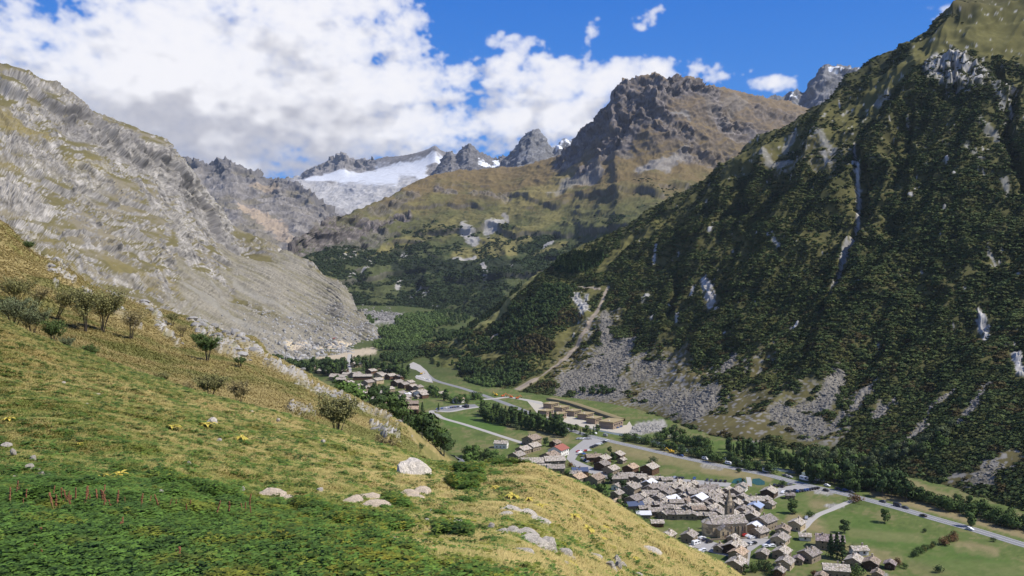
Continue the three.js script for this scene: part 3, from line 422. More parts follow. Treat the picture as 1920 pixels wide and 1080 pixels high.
const hill = sheet({
  name: 'hillside', label: 'near grassy hillside with rocky bank falling to the valley in the foreground', category: 'hillside', px0: -420, px1: 1900, dpx: 3, rows: 430,
  nodes: (px) => {
    const d3 = C3d(px), y3 = yAt(C3p(px), d3) - EYE, los = -y3 / d3;
    return [[1.2, EYE - 1.75], [10, EYE + N1(px)], [28, EYE + N2(px)], [d3, EYE + y3], [d3 + 9, EYE + y3 - Math.max(los * 9, 0) - 1.0], [Math.max(C5d(px), d3 + 20), EYE + C5r(px)], [Math.max(C6d(px), d3 + 40), EYE + C6r(px)], [C7d(px), EYE + C7r(px)], [C7d(px) + 150, -4]];
  },
  prepare: (p) => {
    hillBits.rock = strokes(p, [[20, 425, 70, 470, 6, 0.9], [60, 470, 120, 503, 5], [90, 505, 130, 525, 7, 0.8], [120, 500, 200, 540, 4], [160, 545, 180, 560, 5, 0.8], [200, 550, 300, 580, 4, 0.8], [100, 530, 106, 535, 3], [220, 590, 260, 610, 6, 0.7], [280, 580, 310, 610, 8, 0.8], [290, 605, 330, 640, 7, 0.9], [360, 600, 400, 620, 9], [375, 620, 420, 650, 10], [420, 630, 470, 645, 9], [410, 655, 460, 670, 7, 0.8], [500, 680, 560, 705, 9], [520, 690, 580, 720, 6], [545, 765, 580, 780, 8, 0.9], [600, 730, 680, 760, 8, 0.8], [660, 750, 720, 790, 7, 0.9], [700, 800, 740, 830, 9], [715, 810, 750, 850, 8], [640, 760, 700, 780, 5, 0.7], [740, 800, 775, 830, 6, 0.6], [560, 720, 620, 750, 6, 0.7], [400, 640, 440, 660, 10], [430, 640, 480, 662, 9, 0.8]], true);
    hillBits.lush = strokes(p, [[850, 870, 960, 873, 7], [860, 881, 900, 884, 3, 0.8], [845, 905, 870, 910, 5, 0.7], [880, 915, 890, 915, 4, 0.8], [880, 900, 905, 905, 4, 0.6], [730, 945, 760, 950, 4, 0.6], [860, 945, 880, 950, 4, 0.5], [820, 985, 870, 1000, 8, 0.55], [300, 905, 430, 945, 16, 0.5], [600, 965, 760, 985, 10, 0.5], [560, 955, 640, 975, 9, 0.5]], true);
    hillBits.straw = strokes(p, [[880, 905, 1000, 890, 12, 0.7], [1000, 900, 1380, 1060, 40, 0.8], [900, 960, 1050, 980, 16, 0.8], [760, 900, 850, 930, 14, 0.7], [600, 900, 780, 900, 16, 0.4], [0, 640, 300, 760, 20, 0.2], [640, 830, 760, 870, 10, 0.6], [950, 1050, 1150, 1080, 20, 0.6], [350, 750, 560, 800, 8, 0.5], [0, 512, 200, 560, 8, 0.8], [260, 620, 350, 655, 8, 0.8], [540, 740, 600, 790, 10, 0.7], [460, 730, 540, 760, 8, 0.7]], true);
    hillBits.edge = curve([[-500, 930], [0, 955], [120, 960], [300, 972], [420, 985], [560, 998], [680, 1005], [740, 1028], [800, 1055], [900, 1075], [960, 1095], [1040, 1130], [2000, 1200]]); hillBits.edgeAt = (px) => p.edgeD[clamp(Math.round((px + 500) / 20), 0, 99)]; hillBits.lushNear = (x, y, z, q) => { const d = -z, px = 960 + x / d * K; if (d > 45) return 0; const e = p.edgeD[clamp(Math.round((px + 500) / 20), 0, 99)]; return sstep(1.06, 0.78, d / e + q + 0.16 * noise(x / 3.5, 2, z / 3.5)); };
    p.edgeD = Array.from({ length: 100 }, (_, i) => -p.hit(i * 20 - 500, hillBits.edge(i * 20 - 500)).z);
    hillBits.soil = strokes(p, [[60, 797, 80, 800, 5, 0.8], [480, 930, 560, 930, 6, 0.7], [620, 940, 700, 935, 8, 0.7], [630, 925, 660, 920, 4, 0.7], [860, 935, 850, 960, 6, 0.5], [905, 905, 930, 915, 6, 0.6], [110, 715, 130, 722, 4, 0.5]], true);
  },
  disp: (x, y, z, n, t, px) => {
    const d = -z, far = sstep(85, 150, d), mid = sstep(6, 20, d), rk = far * sstep(640, 420, d) ? inStrokes(hillBits.rock, x, y, z, 0.4 * noise(x / 9, y / 6, z / 9)) : 0;
    return [mid * (0.16 * fbm(x / 3.2, 0, z / 3.2, 3) + 0.28 * fbm(x / 11, 0, z / 11, 3)) + far * 1.6 * fbm(x / 26, y / 20, z / 26, 4) + rk * ((ridged(x / 10, y / 7, z / 10, 5, 0.6) - 0.42) * 1.8 + 0.4 + (cells(x / 3.4, y / 2.2, z / 3.4)[0] - 0.4) * 1.7 + (cells(x / 1.4, y, z / 1.4)[0] - 0.5) * 0.5), rk];
  },
  color: (x, y, z, n, t, px, out, rk) => {
    const d = -z, q = fbm(x / 14, y / 9, z / 14, 4), q2 = fbm(x / 2.2, y / 2, z / 2.2, 3, 0.6), big = fbm(x / 45, y / 45, z / 45, 3), j = 1 + 0.25 * q2;
    setc(out, 0.185 * j, 0.175 * j, 0.05 * j);
    mixc(out, 0.28 * j, 0.22 * j, 0.09 * j, sstep(-0.15, 0.5, q + 0.5 * q2 + 0.5 * sstep(80, 95, d) - 0.1));
    mixc(out, 0.12 * j, 0.145 * j, 0.034 * j, sstep(0.05, 0.45, -q + 0.35 * big) * sstep(95, 75, d) * 0.35);
    const st = inStrokes(hillBits.straw, x, y, z, 0.6 * q + 0.3 * q2); if (st) mixc(out, 0.29 * j, 0.225 * j, 0.095 * j, st);
    const so = inStrokes(hillBits.soil, x, y, z, 0.6 * q2); if (so) mixc(out, 0.2 * j, 0.15 * j, 0.095 * j, so);
    const lu = Math.max(inStrokes(hillBits.lush, x, y, z, 0.9 * q2 + 0.1) * 0.6, hillBits.lushNear(x, y, z, 0.2 * q2)); if (lu) mixc(out, 0.045 * j, 0.085 * j, 0.018 * j, lu);
    if (d > 90) {
      mixc(out, 0.15 * j, 0.145 * j, 0.045 * j, sstep(0.05, 0.5, big + 0.5 * q) * 0.8);
      const back = sstep(300, 400, d) * sstep(1.0, 0.9, t) * sstep(500, 700, px); mixc(out, 0.06 * j, 0.075 * j, 0.028 * j, back);
      if (rk) { const k = 1 + 0.4 * q2 + 0.25 * noise(x / 1.3, y / 0.9, z / 1.3); mixc(out, 0.33 * k, 0.312 * k, 0.285 * k, clamp(rk * sstep(0.96, 0.8, n[1] + 0.1 * q2) + rk * 0.35)); }
    }
  },
});

// ---------- the valley floor ----------
const valley = (() => {
  let dry, lush, pale, stony, quarry;
  return sheet({
    name: 'valley_floor', label: 'flat green valley floor under the village, the road and the fields', category: 'valley floor', px0: 300, px1: 2300, dpx: 2.5, rows: 330,
    nodes: () => [250, 600, 900, 1000, 1100, 1200, 1300, 1400, 1500, 1600, 1700, 1850, 2000, 2200, 2400, 2600, 2800, 3000, 3200, 3400].map((d) => [d, floorCurve(d)]),
    prepare: () => {
      const P = { hit: onFloor };
      dry = strokes(P, [[1490, 975, 1540, 985, 14, 0.8], [1600, 1000, 1720, 1010, 10, 0.7], [1530, 1020, 1680, 1045, 12, 0.5], [1800, 1025, 1860, 1035, 12, 0.7], [1640, 925, 1920, 1000, 9, 0.9], [1150, 838, 1340, 872, 14, 0.6], [1320, 880, 1440, 896, 8, 0.7], [1520, 945, 1560, 950, 8, 0.5], [1000, 812, 1060, 822, 9, 0.6], [1640, 900, 1800, 940, 10, 0.6], [1720, 1060, 1920, 1070, 16, 0.3], [925, 790, 960, 800, 6, 0.5], [1660, 890, 1730, 915, 8, 0.7]], true);
      lush = strokes(P, [[1060, 912, 1130, 918, 16], [840, 790, 940, 800, 10], [860, 785, 930, 795, 9, 0.8], [850, 745, 900, 752, 9, 0.6], [1560, 975, 1900, 1080, 30, 0.6], [1430, 950, 1500, 940, 20, 0.5], [1340, 835, 1500, 860, 12, 0.5], [1520, 860, 1600, 885, 10, 0.4], [730, 566, 790, 574, 7], [690, 553, 730, 558, 6]], true);
      pale = strokes(P, [[1185, 810, 1235, 800, 9], [1200, 800, 1240, 795, 9], [1240, 812, 1280, 820, 6, 0.5]], true);
      quarry = strokes(P, [[555, 664, 640, 668, 7], [640, 664, 700, 658, 7], [650, 672, 665, 668, 5]]);
      stony = strokes(P, [[660, 590, 710, 598, 10], [700, 600, 755, 596, 9], [670, 575, 690, 585, 6], [1320, 872, 1350, 876, 6, 0.7], [1530, 922, 1560, 925, 4], [1550, 948, 1580, 948, 4], [1640, 1075, 1660, 1080, 5]], true);
    },
    color: (x, y, z, n, t, px, out) => {
      const q = fbm(x / 40, 1, z / 40, 4), q2 = fbm(x / 7, 5, z / 7, 4, 0.6), j = 1 + 0.2 * q2, d = -z;
      setc(out, 0.1 * j, 0.13 * j, 0.038 * j);
      mixc(out, 0.16 * j, 0.145 * j, 0.065 * j, sstep(-0.05, 0.4, q + 0.7 * q2) * 0.8); mixc(out, 0.06 * j, 0.085 * j, 0.026 * j, sstep(0.1, 0.5, -q + 0.5 * fbm(x / 3, 8, z / 3, 3)) * 0.6);
      mixc(out, 0.055 * j, 0.07 * j, 0.025 * j, sstep(1050, 1300, d) * 0.7);
      let s = inStrokes(dry, x, y, z, 0.6 * q2 + 0.3 * q); if (s) mixc(out, 0.24 * j, 0.19 * j, 0.1 * j, s);
      s = inStrokes(quarry, x, y, z, 0.5 * q2); if (s) mixc(out, 0.42 * j, 0.35 * j, 0.25 * j, s);
      s = inStrokes(lush, x, y, z, 0.4 * q2); if (s) mixc(out, 0.068 * j, 0.125 * j, 0.026 * j, s * 0.85);
      s = Math.max(inStrokes(pale, x, y, z, 0.6 * q2), inStrokes(stony, x, y, z, 0.8 * q2)); if (s) { const k = 1 + 0.45 * noise(x / 2.2, 0, z / 2.2); mixc(out, 0.27 * k, 0.255 * k, 0.225 * k, s); }
    },
  });
})();
// ---------- roads, yards, paths, ponds ----------
const asphalt = std(0.235, 0.232, 0.23, 0.9), worn = std(0.36, 0.345, 0.325, 0.95), gravel = std(0.43, 0.405, 0.365, 0.97), white = std(0.75, 0.75, 0.73, 0.7), dryGravel = std(0.5, 0.45, 0.36, 0.97);
for (const m of [asphalt, worn, gravel, dryGravel]) {                                  // grain and patches
  const n = 128, data = new Uint8Array(n * n * 4), r = rng(7);
  for (let i = 0; i < n * n; i++) { const x = i % n, y = i / n | 0, v = 215 + 26 * fbm(Math.cos(x / n * 6.283) * 1.5, Math.sin(x / n * 6.283) * 1.5, Math.cos(y / n * 6.283) * 1.5 + 5, 3) + 22 * (r() - 0.5); data[i * 4] = data[i * 4 + 1] = data[i * 4 + 2] = clamp(v, 0, 255); data[i * 4 + 3] = 255; }
  const t = new THREE.DataTexture(data, n, n); t.wrapS = t.wrapT = THREE.RepeatWrapping; t.magFilter = THREE.LinearFilter; t.repeat.set(0.08, 0.08); t.needsUpdate = true; m.map = t;
}
function ribbon(pts, width, lift, ground = floorAt, steps = 6) {
  const c = new THREE.CatmullRomCurve3(pts, false, 'centripetal'), n = pts.length * steps, pos = [], uv = [], idx = []; let along = 0, prev = null;
  for (let i = 0; i <= n; i++) {
    const p = c.getPoint(i / n), t = c.getTangent(i / n), w = (typeof width === 'function' ? width(i / n) : width) / 2, l = Math.hypot(t.x, t.z), sx = -t.z / l * w, sz = t.x / l * w;
    if (prev) along += prev.distanceTo(p); prev = p.clone();
    const y = ground ? ground(p.x, p.z) + lift : p.y + lift;
    for (const [s, dy] of [[-1.06, -lift - 0.05], [-1, 0], [1, 0], [1.06, -lift - 0.05]]) { pos.push(p.x + sx * s, y + dy, p.z + sz * s); uv.push(s * w, along); }
    if (i) for (let k = 0; k < 3; k++) { const a = (i - 1) * 4 + k, b = a + 4; idx.push(a, b, a + 1, a + 1, b, b + 1); }
  }
  const g = new THREE.BufferGeometry(); g.setAttribute('position', new THREE.Float32BufferAttribute(pos, 3)); g.setAttribute('uv', new THREE.Float32BufferAttribute(uv, 2)); g.setIndex(idx); g.computeVertexNormals(); return g;
}
function pad(outline, lift) {
  const w = outline.map(([px, py]) => onFloor(px, py)), f = THREE.ShapeUtils.triangulateShape(w.map((p) => new THREE.Vector2(p.x, p.z)), []), pos = [], uv = [];
  const put = (a, b, c, k) => {
    if (k) { const m = (p, q) => p.clone().add(q).multiplyScalar(0.5), x = m(a, b), y = m(b, c), z = m(c, a); put(a, x, z, k - 1); put(x, b, y, k - 1); put(z, y, c, k - 1); put(x, y, z, k - 1); return; }
    if ((b.x - a.x) * (c.z - a.z) - (b.z - a.z) * (c.x - a.x) > 0) [b, c] = [c, b];
    for (const p of [a, b, c]) { pos.push(p.x, floorAt(p.x, p.z) + lift, p.z); uv.push(p.x, p.z); }
  };
  for (const [a, b, c] of f) put(w[a], w[b], w[c], 3);
  const g = new THREE.BufferGeometry(); g.setAttribute('position', new THREE.Float32BufferAttribute(pos, 3)); g.setAttribute('uv', new THREE.Float32BufferAttribute(uv, 2)); g.computeVertexNormals(); return g;
}
const road = (pts) => pts.map(([x, y]) => onFloor(x, y));
const mainRoad = road([[2050, 1058], [1920, 1022], [1829, 994], [1764, 976], [1689, 954], [1606, 932], [1544, 917], [1500, 907], [1440, 891], [1355, 874], [1280, 858], [1205, 841], [1140, 826], [1087, 812], [1030, 790], [970, 765], [925, 748], [870, 729], [815, 713], [800, 702]]);
top('road', ribbon(mainRoad, 8.2, 0.18), asphalt, 'long straight grey valley road running past the village to the ski station', 'road', null, 'structure');
top('road_marking', ribbon(mainRoad.slice(0, 14), 0.22, 0.2), white, 'thin white centre line along the valley road', 'road marking', null, 'structure');
for (const [s, l] of [[-1, 'thin white edge line on the village side of the valley road'], [1, 'thin white edge line on the river side of the valley road']])
  top('road_marking', ribbon(mainRoad.slice(0, 14).map((p, i, a) => { const q = a[Math.min(i + 1, a.length - 1)], o = a[Math.max(i - 1, 0)], dx = q.x - o.x, dz = q.z - o.z, m = Math.hypot(dx, dz); return new THREE.Vector3(p.x - dz / m * 3.7 * s, p.y, p.z + dx / m * 3.7 * s); }), 0.18, 0.2), white, l, 'road marking', null, 'structure');
top('village_street', pad([[1105, 815], [1140, 825], [1112, 838], [1086, 850], [1078, 862], [1100, 872], [1132, 884], [1150, 894], [1138, 898], [1108, 888], [1076, 874], [1062, 860], [1068, 845], [1090, 828]], 0.12), worn, 'wide pale street and parking place between the road and the upper village', 'street', null, 'structure');
top('parking_lot', pad([[1252, 896], [1300, 900], [1350, 903], [1372, 906], [1366, 913], [1330, 911], [1262, 904]], 0.12), worn, 'grey car park strip between the village roofs and the green pond meadow', 'parking lot', null, 'structure');
top('parking_lot', pad([[1440, 924], [1462, 914], [1500, 908], [1536, 914], [1548, 919], [1520, 921], [1490, 924], [1466, 930], [1446, 938], [1425, 950], [1415, 945]], 0.12), worn, 'pale parking lot branching off the road at the right end of the village', 'parking lot', null, 'structure');
top('path', ribbon(road([[1606, 936], [1585, 944], [1560, 955], [1535, 965], [1518, 976], [1502, 990], [1490, 996]]), (t) => lerp(4, 7, sstep(0.5, 1, t)), 0.1), gravel, 'pale curved lane from the road down to the lower village', 'path', null, 'structure');
top('village_street', pad([[1300, 1003], [1325, 1012], [1355, 1022], [1385, 1012], [1412, 1008], [1455, 1012], [1452, 1020], [1425, 1022], [1408, 1034], [1404, 1060], [1398, 1072], [1386, 1072], [1392, 1050], [1388, 1036], [1368, 1044], [1340, 1038], [1300, 1026], [1284, 1014]], 0.12), worn, 'pale square and lane below the stone church', 'street', null, 'structure');
top('village_street', pad([[1340, 986], [1395, 1006], [1440, 1010], [1440, 1003], [1400, 995], [1352, 978]], 0.12), worn, 'narrow grey street at the right side of the church', 'street', null, 'structure');
top('path', ribbon(road([[800, 775], [815, 776], [830, 784], [868, 795], [900, 805], [940, 818], [965, 826], [990, 834]]), 5.5, 0.14), gravel, 'pale lane curving from the hamlet car park across the green field', 'path', null, 'structure');
top('path', ribbon(road([[810, 776], [812, 770], [840, 772], [870, 767], [898, 763]]), 6, 0.13), gravel, 'pale lane along the near edge of the hamlet car park', 'path', null, 'structure');
top('parking_lot', pad([[818, 765], [850, 760], [890, 758], [898, 763], [872, 767], [840, 771], [818, 773]], 0.1), asphalt, 'grey hamlet car park above the green field', 'parking lot', null, 'structure');
top('path', ribbon(road([[656, 664], [654, 676], [655, 692], [654, 704]]), 7, 0.14), gravel, 'pale straight lane leading through the hamlet towards the quarry', 'path', null, 'structure');
top('path', ribbon(road([[905, 749], [925, 748], [950, 745], [975, 748], [1020, 758]]), 8, 0.24), gravel, 'pale lane from the road bridge to the long barracks', 'path', null, 'structure');
top('parking_lot', pad([[765, 684], [775, 679], [788, 685], [800, 695], [806, 704], [795, 703], [780, 694], [766, 690]], 0.3), gravel, 'pale gravel parking at the foot of the ski meadow', 'parking lot', null, 'structure');
top('parking_lot', pad([[778, 706], [800, 700], [808, 708], [812, 718], [800, 716], [780, 710]], 0.28), gravel, 'pale gravel yard with yellow machines below the ski meadow', 'parking lot', null, 'structure');
top('yard', pad([[985, 748], [1015, 753], [1040, 771], [1070, 780], [1110, 793], [1150, 800], [1175, 797], [1180, 790], [1186, 800], [1178, 814], [1150, 811], [1090, 800], [1040, 788], [1010, 778]], 0.13), dryGravel, 'pale gravel yard along the row of barracks', 'yard', null, 'structure');
top('road', ribbon([[851, 838, 470], [846, 846, 445], [850, 854, 428], [856, 862, 414], [860, 869, 404]].map(([x, y]) => hill.stand(x, y)), 6.5, 0.35, null), std(0.15, 0.15, 0.16, 0.9), 'short piece of dark asphalt road between the trees on the near slope', 'road', null, 'structure');
const river = road([[2050, 1010], [1920, 985], [1840, 962], [1760, 940], [1690, 922], [1610, 905], [1540, 893], [1470, 882], [1400, 868], [1330, 853], [1260, 838], [1200, 822], [1150, 812], [1100, 800]]);
top('river', ribbon(river, 9, 0.05), std(0.16, 0.2, 0.21, 0.25), 'narrow stony river behind the trees along the road', 'river', null, 'structure');
const pondMat = std(0.035, 0.11, 0.12, 0.12);
top('pond', pad([[1371, 906], [1376, 899], [1388, 896], [1397, 898], [1399, 906], [1388, 908]], 0.1), pondMat, 'left one of the two small teal ponds beside the road', 'pond', null, 'structure');
top('pond', pad([[1410, 906], [1411, 898], [1424, 897], [1434, 903], [1434, 909], [1420, 910]], 0.1), pondMat, 'right one of the two small teal ponds beside the road', 'pond', null, 'structure');
top('path', ribbon(road([[1405, 912], [1405, 904], [1403, 895]]), 3.2, 0.14), gravel, 'pale footway between the two small ponds', 'path', null, 'structure');
// ---------- houses ----------
function canvasTex(w, h, paint) { const c = document.createElement('canvas'); c.width = w; c.height = h; paint(c.getContext('2d'), w, h); const t = new THREE.CanvasTexture(c); t.wrapS = t.wrapT = THREE.RepeatWrapping; t.colorSpace = THREE.SRGBColorSpace; return t; }
const slabTex = canvasTex(512, 512, (g, w) => {                       // stone slab courses, 8 m to a repeat
  const r = rng(3); g.fillStyle = '#777'; g.fillRect(0, 0, w, w);
  for (let y = 0; y < 16; y++) for (let x = -1, X = -r() * 30; X < w; x++) { const k = 28 + r() * 34, v = 150 + r() * 105; g.fillStyle = `rgb(${v},${v * (0.95 + r() * 0.05)},${v * (0.9 + r() * 0.08)})`; g.fillRect(X, y * 32, k - 2, 29 + r() * 2); X += k; }
  for (let i = 0; i < 260; i++) { g.fillStyle = r() < 0.5 ? 'rgba(60,55,45,.25)' : 'rgba(190,170,110,.22)'; g.beginPath(); g.ellipse(r() * w, r() * w, 4 + r() * 22, 3 + r() * 12, r() * 3, 0, 7); g.fill(); }
});
const stoneTex = canvasTex(256, 256, (g, w) => {                      // rubble masonry, 4 m to a repeat
  const r = rng(4); g.fillStyle = '#a8a096'; g.fillRect(0, 0, w, w);
  for (let i = 0; i < 900; i++) { const v = 130 + r() * 120; g.fillStyle = `rgb(${v},${v * 0.95},${v * 0.87})`; g.beginPath(); g.ellipse(r() * w, r() * w, 5 + r() * 9, 3 + r() * 5, (r() - 0.5) * 0.5, 0, 7); g.fill(); }
});
const woodTex = canvasTex(128, 128, (g, w) => { const r = rng(6); for (let y = 0; y < 16; y++) { const v = 170 + r() * 70; g.fillStyle = `rgb(${v},${v * 0.93},${v * 0.85})`; g.fillRect(0, y * 8, w, 7); g.fillStyle = '#555'; g.fillRect(0, y * 8 + 7, w, 1); } });
for (const t of [slabTex, stoneTex, woodTex]) t.repeat.set(1, 1);
slabTex.repeat.set(1 / 8, 1 / 8); stoneTex.repeat.set(0.25, 0.25); woodTex.repeat.set(0.4, 0.4);
const lum = (r, g, b, map, rough = 0.9, extra) => std(r, g, b, rough, { map, ...extra });
const ROOF = {
  grey: lum(0.5, 0.465, 0.44, slabTex), pale: lum(0.66, 0.615, 0.565, slabTex), dark: lum(0.38, 0.35, 0.34, slabTex), brown: lum(0.45, 0.37, 0.31, slabTex), tan: lum(0.68, 0.53, 0.4, slabTex), mauve: lum(0.42, 0.355, 0.36, slabTex),
  white: std(0.62, 0.62, 0.64, 0.55), blue: std(0.3, 0.36, 0.5, 0.5), navy: std(0.07, 0.09, 0.15, 0.4), red: std(0.28, 0.09, 0.06, 0.7), turf: std(0.3, 0.235, 0.12, 0.95),
};
const WALL = { stone: lum(0.46, 0.415, 0.35, stoneTex), pale: lum(0.75, 0.67, 0.55, stoneTex), white: std(0.72, 0.7, 0.65, 0.9), wood: lum(0.2, 0.115, 0.065, woodTex), darkwood: lum(0.1, 0.065, 0.04, woodTex), cream: lum(0.85, 0.75, 0.56, stoneTex), board: lum(0.52, 0.46, 0.4, woodTex) };
const paneMat = std(0.03, 0.035, 0.045, 0.15), frameMat = std(0.25, 0.16, 0.09, 0.8), doorMat = std(0.16, 0.09, 0.05, 0.8), fasciaMat = std(0.3, 0.17, 0.09, 0.8), chimneyMat = WALL.pale;
function box(w, h, d, x, y, z) { const g = new THREE.BoxGeometry(w, h, d); g.translate(x, y, z); const p = g.attributes.position, n = g.attributes.normal, u = g.attributes.uv; for (let i = 0; i < p.count; i++) { const ax = Math.abs(n.getX(i)), ay = Math.abs(n.getY(i)); u.setXY(i, ax > 0.5 ? p.getZ(i) : p.getX(i), ay > 0.5 ? p.getZ(i) : p.getY(i)); } return g; }
function metreUV(g) { const p = g.attributes.position, n = g.attributes.normal, u = new Float32Array(p.count * 2); for (let i = 0; i < p.count; i++) { const nx = Math.abs(n.getX(i)), nz = Math.abs(n.getZ(i)); u[i * 2] = nx > nz ? p.getZ(i) : p.getX(i); u[i * 2 + 1] = nx > 0.9 || nz > 0.9 ? p.getY(i) : nx > nz ? p.getX(i) * 1.15 : p.getZ(i) * 1.15; } g.setAttribute('uv', new THREE.BufferAttribute(u, 2)); return g; }
// gabled body: ridge along x, length L, span W, eaves height H, rise r
function bodyGeo(L, W, H, r) { const s = new THREE.Shape([[-W / 2, -1.5], [W / 2, -1.5], [W / 2, H], [0, H + r], [-W / 2, H]].map((p) => new THREE.Vector2(...p))); const g = new THREE.ExtrudeGeometry(s, { depth: L, bevelEnabled: false }); g.rotateY(Math.PI / 2); g.translate(-L / 2, 0, 0); return metreUV(g); }
function roofGeo(L, W, H, r, o, t) {
  const k = r / (W / 2), e = W / 2 + o, s = new THREE.Shape([[-e, H - k * o], [0, H + r + 0.02], [e, H - k * o], [e, H - k * o + t], [0, H + r + t + 0.05], [-e, H - k * o + t]].map((p) => new THREE.Vector2(...p)));
  const g = new THREE.ExtrudeGeometry(s, { depth: L + 2 * o * 0.8, bevelEnabled: false }); g.rotateY(Math.PI / 2); g.translate(-(L + 2 * o * 0.8) / 2, 0, 0); return metreUV(g);
}
function house(pos, turn, o, label, category = 'house', name = 'stone_house') {
  const { L, W, H, r = W * 0.23, roof, wall, rand, chimneys = 1, windows = true, over = 0.7, balcony = false } = o;
  const h = thing(name, label, category, pos, turn);
  part('wall', bodyGeo(L, W, H, r), WALL[wall], h);
  const rf = part('roof', roofGeo(L, W, H, r, over, 0.28), ROOF[roof], h);
  for (const s of [-1, 1]) part('roof_edge', box(L + over * 1.5, 0.16, 0.08, 0, H - r / (W / 2) * over + 0.06, s * (W / 2 + over - 0.06)), fasciaMat, rf);
  for (let c = 0; c < chimneys; c++) { const cx = lerp(-0.32, 0.32, rand()) * L, cz = (rand() - 0.5) * W * 0.3; const ch = part('chimney', box(0.75, 1.5, 0.75, cx, H + r - Math.abs(cz) * r / (W / 2) + 0.75, cz), chimneyMat, rf); part('chimney_cap', box(0.95, 0.14, 0.95, cx, H + r - Math.abs(cz) * r / (W / 2) + 1.57, cz), ROOF.grey, ch); }
  if (windows) {
    const put = (along, y, side, w, hh) => {                            // side 0/1: long walls at -z/+z, 2/3: gable ends at -x/+x
      const a = side < 2, s = side % 2 ? 1 : -1, d = (a ? W : L) / 2;
      const f = part('window', a ? box(w + 0.24, hh + 0.24, 0.08, along, y, s * (d + 0.01)) : box(0.08, hh + 0.24, w + 0.24, s * (d + 0.01), y, along), frameMat, h);
      part('pane', a ? box(w, hh, 0.06, along, y, s * (d + 0.05)) : box(0.06, hh, w, s * (d + 0.05), y, along), paneMat, f);
    };
    const floors = H > 4.6 ? 2 : 1;
    for (const side of [1, 3, 2]) { const span = side < 2 ? L : W, n = Math.max(1, Math.round(span / 3.6 - 0.4)); for (let fl = 0; fl < floors; fl++) for (let k = 0; k < n; k++) if (rand() < 0.8) put((k + 0.5 - n / 2) * span / n * 0.85, 1.4 + fl * 2.6, side, 0.75 + 0.3 * rand(), 0.95); }
    put(0.1, H + r * 0.3, 3, 0.7, 0.7);
    part('door', box(0.1, 2, 1.05, L / 2 + 0.02, 1, -W * 0.28), doorMat, h);
  }
  if (balcony) { part('balcony', mergeGeometries([box(1.1, 0.14, W * 0.8, L / 2 + 0.55, 2.7, 0), box(0.08, 0.9, W * 0.8, L / 2 + 1.06, 3.2, 0)]), WALL.wood, h); }
  return h;
}
const SIZE = (w) => w < 8 ? 'small' : w < 12 ? 'mid-sized' : w < 16 ? 'large' : 'very large';
const roofWord = { grey: 'grey slab roof', pale: 'pale slab roof', dark: 'dark slab roof', brown: 'brown slab roof', tan: 'tan orange-edged roof', mauve: 'mauve-brown roof', white: 'white metal roof', blue: 'blue metal roof', navy: 'navy blue roof', red: 'red roof' };
const wallWord = { stone: 'stone', pale: 'pale stone', white: 'white', wood: 'wooden', darkwood: 'dark wooden', cream: 'cream' };
const ordinal = (n) => n === 1 ? '' : n === 2 ? 'second ' : n === 3 ? 'third ' : n + (n % 10 === 1 && n % 100 !== 11 ? 'st' : n % 10 === 2 && n % 100 !== 12 ? 'nd' : n % 10 === 3 && n % 100 !== 13 ? 'rd' : 'th') + ' ';
const turnOf = { H: 0.12, D: 0.98, G: -0.75, V: 1.45, h: -0.2, d: 0.7 };                  // ridge: H across the view, D running away to the left, G to the right
